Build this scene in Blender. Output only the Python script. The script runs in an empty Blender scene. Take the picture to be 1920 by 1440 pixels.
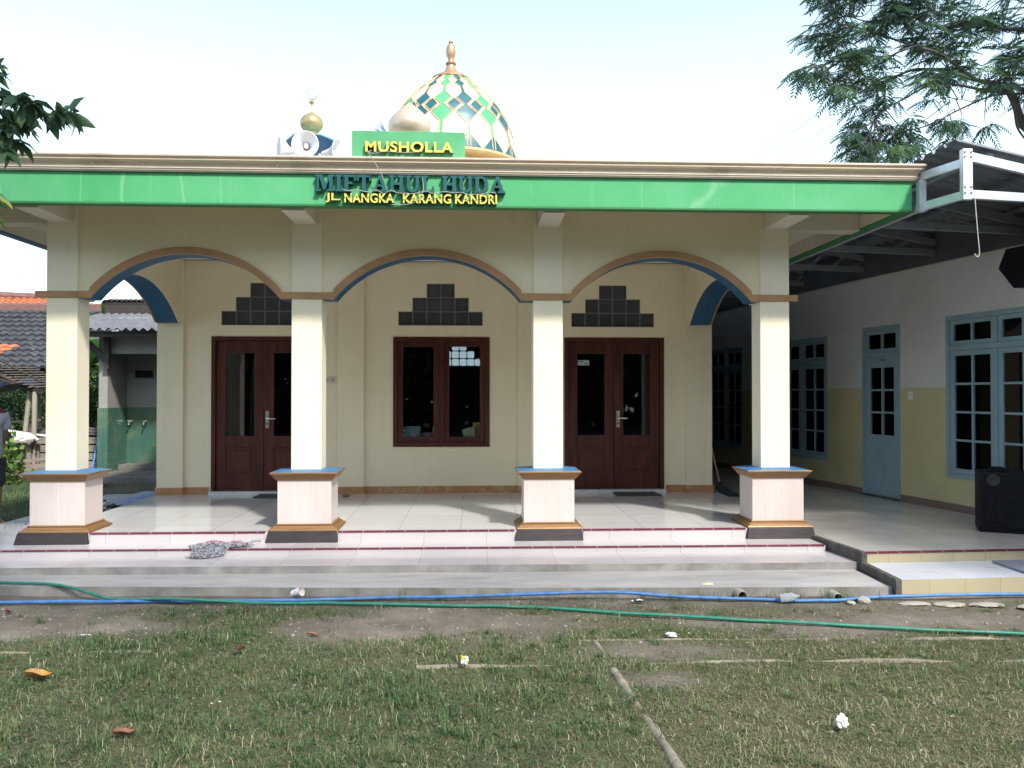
import bpy, bmesh, math, random
import numpy as np
from math import sin, cos, pi, radians, sqrt, atan2, acos
from mathutils import Vector, Matrix, noise

random.seed(7)
RNG = np.random.default_rng(11)
SC = bpy.context.scene
COL = SC.collection

# ------------------------------------------------------------------ camera
cd = bpy.data.cameras.new('camera')
cam = bpy.data.objects.new('camera', cd)
COL.objects.link(cam)
cd.sensor_fit = 'HORIZONTAL'
cd.sensor_width = 36.0
cd.lens = 36.0 * 1550.0 / 1920.0
cd.clip_start = 0.05
cd.clip_end = 2000
cam.location = (0, 0, 1.6)
cam.rotation_euler = (radians(90.74), 0, radians(-2.7))
SC.camera = cam

# ------------------------------------------------------------------ light
SUN_AZ = radians(30)      # to the right of straight behind the camera
SUN_EL = radians(46.5)
HAZE = 0.86
w = bpy.data.worlds.new('World')
SC.world = w
w.use_nodes = True
wn = w.node_tree
bg = wn.nodes['Background']
sky = wn.nodes.new('ShaderNodeTexSky')
sky.sky_type = 'NISHITA'
sky.sun_disc = False
sky.sun_elevation = SUN_EL
sky.sun_rotation = pi - SUN_AZ
sky.air_density = 1.0
sky.dust_density = 2.0
sky.ozone_density = 0.6
# pale tropical haze towards the horizon
_tc = wn.nodes.new('ShaderNodeTexCoord')
_sx = wn.nodes.new('ShaderNodeSeparateXYZ')
wn.links.new(_tc.outputs['Generated'], _sx.inputs[0])
_mr = wn.nodes.new('ShaderNodeMapRange')
_mr.inputs['From Min'].default_value = 0.02
_mr.inputs['From Max'].default_value = 0.62
_mr.inputs['To Min'].default_value = HAZE
_mr.inputs['To Max'].default_value = 0.0
wn.links.new(_sx.outputs['Z'], _mr.inputs['Value'])
_mx = wn.nodes.new('ShaderNodeMix')
_mx.data_type = 'RGBA'
_mx.inputs[7].default_value = (6.4, 8.5, 9.2, 1)
wn.links.new(_mr.outputs[0], _mx.inputs[0])
wn.links.new(sky.outputs[0], _mx.inputs[6])
wn.links.new(_mx.outputs[2], bg.inputs[0])
bg.inputs[1].default_value = 0.12
sd = bpy.data.lights.new('sun', 'SUN')
sd.energy = 2.35
sd.angle = radians(4.0)
sd.color = (1.0, 0.95, 0.87)
sun = bpy.data.objects.new('sun', sd)
COL.objects.link(sun)
SDIR = Vector((sin(SUN_AZ) * cos(SUN_EL), -cos(SUN_AZ) * cos(SUN_EL), sin(SUN_EL)))
sun.rotation_euler = SDIR.to_track_quat('Z', 'Y').to_euler()
sun.location = SDIR * 60
SC.view_settings.view_transform = 'Standard'
SC.view_settings.look = 'None'
SC.view_settings.exposure = 1.25
SC.view_settings.gamma = 1.0

# ------------------------------------------------------------------ materials
MATS = {}


def _new(name):
    m = bpy.data.materials.new(name)
    m.use_nodes = True
    return m, m.node_tree, m.node_tree.nodes['Principled BSDF']


def _coord(nt, scale=(1, 1, 1), rot=(0, 0, 0)):
    tc = nt.nodes.new('ShaderNodeTexCoord')
    mp = nt.nodes.new('ShaderNodeMapping')
    mp.inputs['Scale'].default_value = scale
    mp.inputs['Rotation'].default_value = rot
    nt.links.new(tc.outputs['Object'], mp.inputs[0])
    return mp.outputs[0]


def _noise(nt, vec, scale, detail=5, rough=0.6):
    n = nt.nodes.new('ShaderNodeTexNoise')
    n.inputs['Scale'].default_value = scale
    n.inputs['Detail'].default_value = detail
    n.inputs['Roughness'].default_value = rough
    nt.links.new(vec, n.inputs['Vector'])
    return n.outputs['Fac']


def _ramp(nt, fac, stops):
    r = nt.nodes.new('ShaderNodeValToRGB')
    el = r.color_ramp.elements
    el[0].position, el[0].color = stops[0][0], (*stops[0][1], 1)
    el[1].position, el[1].color = stops[-1][0], (*stops[-1][1], 1)
    for p, c in stops[1:-1]:
        e = el.new(p)
        e.color = (*c, 1)
    nt.links.new(fac, r.inputs[0])
    return r.outputs[0]


def _mix(nt, fac, a, b, mode='MIX'):
    m = nt.nodes.new('ShaderNodeMix')
    m.data_type = 'RGBA'
    m.blend_type = mode
    for sock, v in ((m.inputs[0], fac), (m.inputs[6], a), (m.inputs[7], b)):
        if isinstance(v, (int, float)):
            sock.default_value = v
        elif isinstance(v, tuple):
            sock.default_value = (*v, 1)
        else:
            nt.links.new(v, sock)
    return m.outputs[2]


def _bump(nt, b, h, strength, dist=0.01):
    n = nt.nodes.new('ShaderNodeBump')
    n.inputs['Strength'].default_value = strength
    n.inputs['Distance'].default_value = dist
    nt.links.new(h, n.inputs['Height'])
    nt.links.new(n.outputs[0], b.inputs['Normal'])


def plain(name, col, rough=0.6, metal=0.0, var=0.12, scale=6.0, stretch=(1, 1, 1), bump=0.0, bscale=60, spec=0.5, dirt=None, dscale=2.0):
    """painted / plain surface with soft mottling and optional dirt blotches"""
    m, nt, b = _new(name)
    v = _coord(nt, stretch)
    lo = tuple(c * (1 - var) for c in col)
    hi = tuple(min(1, c * (1 + var)) for c in col)
    c = _ramp(nt, _noise(nt, v, scale), [(0.3, lo), (0.7, hi)])
    if dirt:
        f = _noise(nt, v, dscale, 8, 0.7)
        fr = _ramp(nt, f, [(0.5, (0, 0, 0)), (0.78, (1, 1, 1))])
        c = _mix(nt, fr, c, dirt)
    nt.links.new(c, b.inputs['Base Color'])
    b.inputs['Roughness'].default_value = rough
    b.inputs['Metallic'].default_value = metal
    b.inputs['Specular IOR Level'].default_value = spec
    if bump:
        _bump(nt, b, _noise(nt, v, bscale, 4), bump)
    MATS[name] = m
    return m


def tiles(name, col, size, joint, rough=0.12, rot=(0, 0, 0), var=0.05, mortar=0.003, dirt=None, loc=(0, 0, 0), spec=0.5, stain=0.35):
    m, nt, b = _new(name)
    tc = nt.nodes.new('ShaderNodeTexCoord')
    mp = nt.nodes.new('ShaderNodeMapping')
    mp.inputs['Rotation'].default_value = rot
    mp.inputs['Location'].default_value = loc
    nt.links.new(tc.outputs['Object'], mp.inputs[0])
    br = nt.nodes.new('ShaderNodeTexBrick')
    br.offset = 0.0
    br.squash = 1.0
    br.inputs['Scale'].default_value = 1.0
    br.inputs['Brick Width'].default_value = size[0]
    br.inputs['Row Height'].default_value = size[1]
    br.inputs['Mortar Size'].default_value = mortar
    br.inputs['Mortar Smooth'].default_value = 0.1
    br.inputs['Bias'].default_value = 0.0
    br.inputs['Color1'].default_value = (*[c * (1 - var) for c in col], 1)
    br.inputs['Color2'].default_value = (*[min(1, c * (1 + var)) for c in col], 1)
    br.inputs['Mortar'].default_value = (*joint, 1)
    nt.links.new(mp.outputs[0], br.inputs['Vector'])
    v = _coord(nt)
    st = _ramp(nt, _noise(nt, v, 1.7, 8, 0.65), [(0.45, (0, 0, 0)), (0.8, (1, 1, 1))])
    d = dirt or tuple(c * 0.72 for c in col)
    mm = nt.nodes.new('ShaderNodeMath')
    mm.operation = 'MULTIPLY'
    mm.inputs[1].default_value = stain
    nt.links.new(st, mm.inputs[0])
    c = _mix(nt, mm.outputs[0], br.outputs['Color'], d)
    nt.links.new(c, b.inputs['Base Color'])
    r = _ramp(nt, _noise(nt, v, 3.0, 6), [(0.3, (rough,) * 3), (0.75, (rough + 0.14,) * 3)])
    nt.links.new(r, b.inputs['Roughness'])
    b.inputs['Specular IOR Level'].default_value = spec
    _bump(nt, b, br.outputs['Fac'], -0.25, 0.002)
    MATS[name] = m
    return m


def wood(name, col, rough=0.4, axis=2, var=0.35, scale=9, spec=0.4):
    m, nt, b = _new(name)
    s = [14, 14, 14]
    s[axis] = 1.2
    v = _coord(nt, tuple(s))
    f = _noise(nt, v, scale / 6, 6, 0.6)
    c = _ramp(nt, f, [(0.3, tuple(c * (1 - var) for c in col)), (0.7, tuple(c * (1 + var) for c in col))])
    nt.links.new(c, b.inputs['Base Color'])
    b.inputs['Roughness'].default_value = rough
    b.inputs['Specular IOR Level'].default_value = spec
    _bump(nt, b, f, 0.08, 0.003)
    MATS[name] = m
    return m


def glass(name, tint=(0.75, 0.8, 0.8), refl=(0.8, 0.85, 0.9)):
    m, nt, b = _new(name)
    nt.nodes.remove(b)
    out = [n for n in nt.nodes if n.type == 'OUTPUT_MATERIAL'][0]
    t = nt.nodes.new('ShaderNodeBsdfTransparent')
    t.inputs[0].default_value = (*tint, 1)
    g = nt.nodes.new('ShaderNodeBsdfGlossy')
    g.inputs['Color'].default_value = (*refl, 1)
    g.inputs['Roughness'].default_value = 0.02
    f = nt.nodes.new('ShaderNodeFresnel')
    f.inputs[0].default_value = 1.45
    mx = nt.nodes.new('ShaderNodeMixShader')
    nt.links.new(f.outputs[0], mx.inputs[0])
    nt.links.new(t.outputs[0], mx.inputs[1])
    nt.links.new(g.outputs[0], mx.inputs[2])
    nt.links.new(mx.outputs[0], out.inputs[0])
    MATS[name] = m
    return m


def leafmat(name, stops, rough=0.5, trans=0.25, attr=True):
    """foliage with per leaf tone stored on the mesh"""
    m, nt, b = _new(name)
    if attr:
        a = nt.nodes.new('ShaderNodeAttribute')
        a.attribute_name = 'tone'
        fac = a.outputs['Fac']
    else:
        fac = _noise(nt, _coord(nt), 5)
    c = _ramp(nt, fac, stops)
    nt.links.new(c, b.inputs['Base Color'])
    b.inputs['Roughness'].default_value = rough
    b.inputs['Specular IOR Level'].default_value = 0.35
    out = [n for n in nt.nodes if n.type == 'OUTPUT_MATERIAL'][0]
    tr = nt.nodes.new('ShaderNodeBsdfTranslucent')
    nt.links.new(c, tr.inputs[0])
    mx = nt.nodes.new('ShaderNodeMixShader')
    mx.inputs[0].default_value = trans
    nt.links.new(b.outputs[0], mx.inputs[1])
    nt.links.new(tr.outputs[0], mx.inputs[2])
    nt.links.new(mx.outputs[0], out.inputs[0])
    MATS[name] = m
    return m


def plaster(name, col, stain, patch):
    """brushed wall paint: roller mottling, faint vertical runs, repainted patches, hairline cracks"""
    m, nt, b = _new(name)
    v = _coord(nt)
    c = _ramp(nt, _noise(nt, v, 1.3, 7, 0.65), [(0.3, tuple(x * 0.95 for x in col)), (0.7, tuple(min(1, x * 1.04) for x in col))])
    run = _ramp(nt, _noise(nt, _coord(nt, (5.0, 5.0, 0.3)), 1.6, 8, 0.7), [(0.52, (0, 0, 0)), (0.85, (0.55, 0.55, 0.55))])
    c = _mix(nt, run, c, stain)
    pt = _ramp(nt, _noise(nt, v, 0.8, 3, 0.4), [(0.58, (0, 0, 0)), (0.6, (0.35, 0.35, 0.35))])
    c = _mix(nt, pt, c, patch)
    sp = _ramp(nt, _noise(nt, v, 17, 4, 0.6), [(0.7, (0, 0, 0)), (0.78, (0.5, 0.5, 0.5))])
    c = _mix(nt, sp, c, stain)
    wv = nt.nodes.new('ShaderNodeTexVoronoi')
    wv.feature = 'DISTANCE_TO_EDGE'
    wv.inputs['Scale'].default_value = 0.9
    nz = nt.nodes.new('ShaderNodeTexNoise')
    nz.inputs['Scale'].default_value = 3
    nz.inputs['Detail'].default_value = 6
    nt.links.new(v, nz.inputs[0])
    vm = nt.nodes.new('ShaderNodeMixRGB')
    vm.inputs[0].default_value = 0.25
    nt.links.new(v, vm.inputs[1])
    nt.links.new(nz.outputs['Color'], vm.inputs[2])
    nt.links.new(vm.outputs[0], wv.inputs['Vector'])
    cr = _ramp(nt, wv.outputs['Distance'], [(0.0, (0.12, 0.12, 0.12)), (0.002, (0, 0, 0))])
    c = _mix(nt, cr, c, tuple(x * 0.6 for x in stain))
    nt.links.new(c, b.inputs['Base Color'])
    b.inputs['Roughness'].default_value = 0.55
    _bump(nt, b, _noise(nt, v, 22, 6, 0.7), 0.12)
    MATS[name] = m
    return m


CREAM = plaster('cream_wall_paint', (0.77, 0.68, 0.485), (0.62, 0.53, 0.36), (0.79, 0.715, 0.54))
CREAMW = plaster('pale_shaft_paint', (0.81, 0.745, 0.585), (0.67, 0.61, 0.46), (0.83, 0.77, 0.63))
SOFFIT = plain('soffit_paint', (0.62, 0.58, 0.47), 0.7, var=0.05, scale=1.5, dirt=(0.5, 0.46, 0.38), dscale=0.7)
CEIL = plain('white_ceiling', (0.8, 0.8, 0.78), 0.7, var=0.02)
BLUE = plain('blue_paint', (0.012, 0.085, 0.165), 0.45, var=0.12, scale=4)
BLUETOP = plain('blue_ledge_paint', (0.045, 0.16, 0.33), 0.5, var=0.15, scale=9)
GOLD = plain('ochre_trim_paint', (0.40, 0.225, 0.11), 0.5, metal=0.1, var=0.2, scale=12, stretch=(0.5, 1, 1), bump=0.1, bscale=40, dirt=(0.33, 0.18, 0.08), dscale=6)
CORN = plain('bronze_cornice_paint', (0.64, 0.54, 0.43), 0.36, metal=0.25, var=0.12, scale=3, stretch=(0.4, 1, 1), dirt=(0.3, 0.24, 0.18), dscale=3)
SKIRT = plain('brown_skirting_paint', (0.38, 0.18, 0.075), 0.45, var=0.15, scale=8, dirt=(0.5, 0.4, 0.3), dscale=9)
DARKST = plain('dark_plinth_stone', (0.03, 0.022, 0.025), 0.55, var=0.35, scale=14, stretch=(0.5, 1, 1.5), bump=0.2, bscale=30)
CONC = plain('grey_concrete', (0.40, 0.395, 0.385), 0.75, var=0.16, scale=2.4, stretch=(0.5, 1.6, 1), bump=0.2, bscale=45, dirt=(0.25, 0.24, 0.22), dscale=2.2)
CONCR = plain('dirty_concrete_edge', (0.30, 0.29, 0.275), 0.85, var=0.3, scale=3.5, bump=0.3, bscale=30, dirt=(0.12, 0.11, 0.08), dscale=2.5)
GREENF = None


def green_fascia():
    m, nt, b = _new('green_fascia_paint')
    v = _coord(nt, (1, 1, 1))
    v2 = _coord(nt, (3.0, 1, 0.35))
    v3 = _coord(nt, (1.0, 1.0, 0.07))
    base = _ramp(nt, _noise(nt, v, 1.1, 6, 0.6), [(0.3, (0.065, 0.35, 0.135)), (0.7, (0.115, 0.43, 0.21))])
    streak = _ramp(nt, _noise(nt, v2, 3.0, 8, 0.75), [(0.56, (0, 0, 0)), (0.85, (0.7, 0.7, 0.7))])
    c = _mix(nt, streak, base, (0.2, 0.5, 0.3))
    wv = nt.nodes.new('ShaderNodeTexVoronoi')
    wv.feature = 'DISTANCE_TO_EDGE'
    wv.inputs['Scale'].default_value = 0.85
    nz = nt.nodes.new('ShaderNodeTexNoise')
    nz.inputs['Scale'].default_value = 4
    nt.links.new(v, nz.inputs[0])
    vm = nt.nodes.new('ShaderNodeMixRGB')
    vm.inputs[0].default_value = 0.02
    nt.links.new(v3, vm.inputs[1])
    nt.links.new(nz.outputs['Color'], vm.inputs[2])
    nt.links.new(vm.outputs[0], wv.inputs['Vector'])
    cr = _ramp(nt, wv.outputs['Distance'], [(0.0, (0.7, 0.7, 0.7)), (0.004, (0, 0, 0))])
    c = _mix(nt, cr, c, (0.22, 0.5, 0.3))
    nt.links.new(c, b.inputs['Base Color'])
    b.inputs['Roughness'].default_value = 0.75
    b.inputs['Specular IOR Level'].default_value = 0.25
    MATS['green'] = m
    return m


GREENF = green_fascia()
GREEND = plain('dark_green_edge_paint', (0.03, 0.19, 0.06), 0.5, var=0.1)
SIGNG = plain('sign_green_paint', (0.09, 0.38, 0.17), 0.5, var=0.15, scale=3)
YELLOW = plain('yellow_letter_face', (0.66, 0.6, 0.12), 0.45, var=0.08, scale=8)
BROWNL = plain('brown_letter_side', (0.13, 0.09, 0.03), 0.5)
TEALF = plain('teal_letter_face', (0.012, 0.095, 0.1), 0.4, var=0.1, scale=8)
TEALS = plain('dark_teal_letter_side', (0.012, 0.06, 0.075), 0.5)
FLOOR = tiles('white_glazed_floor_tile', (0.6, 0.595, 0.6), (0.6, 0.6), (0.3, 0.28, 0.27), 0.035, loc=(0.27, 0.2, 0), stain=0.3, dirt=(0.46, 0.44, 0.43), spec=0.75)
RISER = tiles('white_riser_tile', (0.53, 0.5, 0.505), (0.6, 5.0), (0.38, 0.34, 0.33), 0.15, rot=(radians(90), 0, 0), loc=(0.02, 2, 0))
TREAD = tiles('white_tread_tile', (0.52, 0.495, 0.51), (0.6, 0.6), (0.38, 0.34, 0.33), 0.14, loc=(0.02, 0.36, 0))
NOSE = tiles('maroon_nosing', (0.15, 0.022, 0.045), (0.2, 9), (0.6, 0.5, 0.5), 0.3, loc=(0, 4.5, 0))


def pedestal_tile():
    m, nt, b = _new('pinkish_pedestal_tile')
    f = _noise(nt, _coord(nt, (26, 26, 0.5)), 2.0, 6, 0.7)
    c = _ramp(nt, f, [(0.3, (0.56, 0.46, 0.43)), (0.5, (0.6, 0.51, 0.48)), (0.72, (0.64, 0.575, 0.55))])
    p = _ramp(nt, _noise(nt, _coord(nt), 2.2, 3), [(0.4, (0, 0, 0)), (0.6, (0.5, 0.5, 0.5))])
    c = _mix(nt, p, c, (0.63, 0.575, 0.56))
    nt.links.new(c, b.inputs['Base Color'])
    b.inputs['Roughness'].default_value = 0.3
    MATS['ped'] = m
    return m


PEDT = pedestal_tile()
JOINT = plain('pale_tile_joint', (0.72, 0.68, 0.65), 0.6)
MOULD = plain('aged_gold_moulding_paint', (0.27, 0.15, 0.062), 0.42, metal=0.25, var=0.4, scale=5, stretch=(0.6, 0.6, 12), bump=0.15, bscale=30, dirt=(0.13, 0.075, 0.045), dscale=5)
WFLOOR = tiles('wing_floor_tile', (0.58, 0.56, 0.52), (0.3, 0.3), (0.43, 0.4, 0.37), 0.12, stain=0.3)
WSTEP = tiles('wing_step_white_tile', (0.58, 0.62, 0.68), (0.4, 0.4), (0.5, 0.5, 0.5), 0.25, stain=0.3)
WRISER = tiles('wing_riser_cream_tile', (0.46, 0.41, 0.27), (0.3, 9), (0.33, 0.27, 0.17), 0.35, rot=(radians(90), 0, 0), loc=(0.1, 4, 0), stain=0.6, dirt=(0.4, 0.33, 0.2))
MAHOG = wood('mahogany_wood', (0.068, 0.016, 0.011), 0.36, var=0.5)
BLACKG = plain('dark_glass_block', (0.045, 0.052, 0.06), 0.2, var=0.3, scale=3)
GROUT = plain('grey_grout', (0.17, 0.17, 0.17), 0.8)
GLASS = glass('window_glass', (0.8, 0.82, 0.84), (1.0, 1.0, 1.0))
GLASSB = glass('bottle_plastic', (0.9, 0.93, 0.96), (1, 1, 1))
_nt = GLASSB.node_tree
_o = [n for n in _nt.nodes if n.type == 'OUTPUT_MATERIAL'][0]
_d = _nt.nodes.new('ShaderNodeBsdfDiffuse')
_d.inputs[0].default_value = (0.75, 0.8, 0.85, 1)
_m2 = _nt.nodes.new('ShaderNodeMixShader')
_m2.inputs[0].default_value = 0.3
_nt.links.new(_o.inputs[0].links[0].from_socket, _m2.inputs[1])
_nt.links.new(_d.outputs[0], _m2.inputs[2])
_nt.links.new(_m2.outputs[0], _o.inputs[0])
CHROME = plain('brushed_steel', (0.6, 0.58, 0.54), 0.3, metal=0.9)
WHITEP = plain('white_plastic', (0.8, 0.8, 0.8), 0.4, var=0.04)
PAPER = plain('white_paper', (0.82, 0.83, 0.85), 0.8, var=0.06, scale=20)
WWHITE = plain('wing_white_paint', (0.62, 0.61, 0.59), 0.7, var=0.06, scale=1.2, dirt=(0.5, 0.49, 0.47), dscale=0.8)
WOCHRE = plain('wing_ochre_paint', (0.56, 0.49, 0.28), 0.55, var=0.07, scale=1.3, dirt=(0.42, 0.35, 0.2), dscale=1.0)
WSKIRT = plain('wing_brown_skirting', (0.2, 0.14, 0.12), 0.5, var=0.1)
PALEB = plain('pale_blue_frame_paint', (0.26, 0.37, 0.42), 0.5, var=0.1, scale=6, dirt=(0.2, 0.32, 0.4), dscale=4)
DARKIN = plain('shade_toned_interior', (0.22, 0.22, 0.22), 0.8)  # grey tone stands in for the dim light inside the rooms
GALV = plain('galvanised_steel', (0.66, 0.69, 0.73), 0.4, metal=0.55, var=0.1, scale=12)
GALVB = plain('shaded_truss_steel', (0.26, 0.28, 0.31), 0.5, metal=0.3, var=0.15, scale=8)  # darker copy of the steel, shade under the canopy put into the colour
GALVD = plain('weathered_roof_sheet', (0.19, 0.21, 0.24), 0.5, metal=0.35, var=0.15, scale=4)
BLACKP = plain('black_plastic', (0.008, 0.009, 0.013), 0.5, var=0.3, spec=0.15)
BLACKM = plain('black_mesh_grille', (0.011, 0.011, 0.014), 0.8, spec=0.1, var=0.4, scale=60)
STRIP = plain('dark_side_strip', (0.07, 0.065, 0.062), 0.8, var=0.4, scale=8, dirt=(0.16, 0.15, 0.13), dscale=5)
WHITED = plain('white_dome_panel', (0.82, 0.81, 0.79), 0.35, var=0.03)
MINT = plain('mint_dome_panel', (0.085, 0.37, 0.18), 0.4, var=0.06)
TEALD = plain('teal_dome_panel', (0.016, 0.115, 0.145), 0.4, var=0.08)
GOLDD = plain('gold_dome_rib', (0.56, 0.38, 0.18), 0.5, metal=0.1, var=0.1)
COPPERP = plain('pale_copper_onion', (0.6, 0.5, 0.39), 0.35, metal=0.3, var=0.12, scale=5)
COPPER = plain('copper_finial', (0.44, 0.27, 0.16), 0.38, metal=0.35, var=0.12, scale=5)
BRASS = plain('brass_ball', (0.4, 0.33, 0.16), 0.38, metal=0.4, var=0.12, scale=8)
LBLUE = plain('light_blue_roof_paint', (0.2, 0.5, 0.62), 0.5, var=0.08)
DBLUE = plain('deep_blue_roof_paint', (0.02, 0.09, 0.2), 0.5, var=0.15)
HORN = plain('grey_white_horn', (0.62, 0.63, 0.68), 0.4, var=0.04)
HOSEB = plain('blue_hose_rubber', (0.06, 0.2, 0.48), 0.5, var=0.25, scale=14, dirt=(0.14, 0.2, 0.3), dscale=7)
HOSEG = plain('green_hose_rubber', (0.02, 0.2, 0.14), 0.5, var=0.25, scale=14, dirt=(0.1, 0.17, 0.12), dscale=7)
PVC = plain('grey_pvc', (0.4, 0.38, 0.33), 0.5, var=0.2, scale=20, dirt=(0.25, 0.22, 0.17), dscale=12)
DARK = plain('dark_hollow', (0.012, 0.012, 0.012), 0.9)
STONE = plain('pale_slab_stone', (0.36, 0.34, 0.3), 0.85, var=0.25, scale=9, bump=0.4, bscale=25, dirt=(0.22, 0.2, 0.15), dscale=7)
RUBBER = plain('dark_mat_rubber', (0.05, 0.055, 0.06), 0.85, var=0.3, scale=40, bump=0.4, bscale=120)
BARK = plain('grey_bark', (0.105, 0.095, 0.10), 0.85, var=0.35, scale=8, stretch=(1, 1, 0.3), bump=0.5, bscale=25)
BAMBOO = plain('dry_bamboo', (0.34, 0.31, 0.24), 0.6, var=0.2, scale=5, stretch=(1, 1, 0.2), dirt=(0.2, 0.18, 0.14), dscale=3)
OLDW = wood('weathered_plank', (0.24, 0.21, 0.18), 0.8, axis=0, spec=0.2)
SHADEW = plain('washroom_shaded_paint', (0.27, 0.265, 0.25), 0.7, var=0.08, scale=2, dirt=(0.24, 0.23, 0.2), dscale=1.5)  # washroom's shade is put into this paint and the tile below
WTILE = tiles('washroom_green_tile', (0.055, 0.135, 0.105), (0.2, 0.3), (0.05, 0.1, 0.07), 0.2, rot=(radians(90), 0, 0), loc=(0, 5.01, 0), dirt=(0.3, 0.3, 0.13), stain=0.7, mortar=0.004)
ASBEST = plain('grey_corrugated_sheet', (0.14, 0.148, 0.165), 0.8, var=0.25, scale=5, dirt=(0.12, 0.12, 0.12), dscale=3)
DARKWD = plain('dark_timber', (0.035, 0.028, 0.024), 0.7, var=0.3, scale=6)
ROOFD = plain('slate_grey_tile', (0.05, 0.052, 0.06), 0.7, var=0.4, scale=3.3, bump=0.2, dirt=(0.1, 0.1, 0.105), dscale=4)
ROOFO = plain('orange_clay_tile', (0.46, 0.165, 0.07), 0.7, var=0.3, scale=3.0, dirt=(0.3, 0.12, 0.07), dscale=3)
RIDGE = plain('brown_ridge_tile', (0.17, 0.085, 0.075), 0.7, var=0.2, scale=4)
FARW = plain('pale_far_wall', (0.26, 0.31, 0.34), 0.8, var=0.1)
SKIN = plain('brown_skin', (0.23, 0.115, 0.07), 0.5, var=0.08)
HAIR = plain('black_hair', (0.012, 0.01, 0.01), 0.6)
SHIRT = plain('grey_shirt_cloth', (0.36, 0.39, 0.46), 0.85, var=0.12, scale=12)
MAROON = plain('maroon_cloth', (0.16, 0.015, 0.04), 0.85)
SHORTS = plain('dark_navy_cloth', (0.03, 0.03, 0.045), 0.85, var=0.2)
FUR = plain('white_fur', (0.55, 0.53, 0.525), 0.9, var=0.08, scale=10)
FURG = plain('greyish_fur', (0.25, 0.22, 0.235), 0.9)
LEAFBR = plain('dry_brown_leaf', (0.2, 0.088, 0.055), 0.7, var=0.3, scale=30)
LEAFOR = plain('dry_orange_leaf', (0.3, 0.155, 0.035), 0.6, var=0.35, scale=25)
BRICK = plain('red_brick_rubble', (0.33, 0.14, 0.1), 0.85, var=0.25, scale=12)


def colmat(name, col, rough=0.6):
    return plain(name, col, rough, var=0.15, scale=30)


# ------------------------------------------------------------------ mesh helpers
LOC = {}


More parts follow.
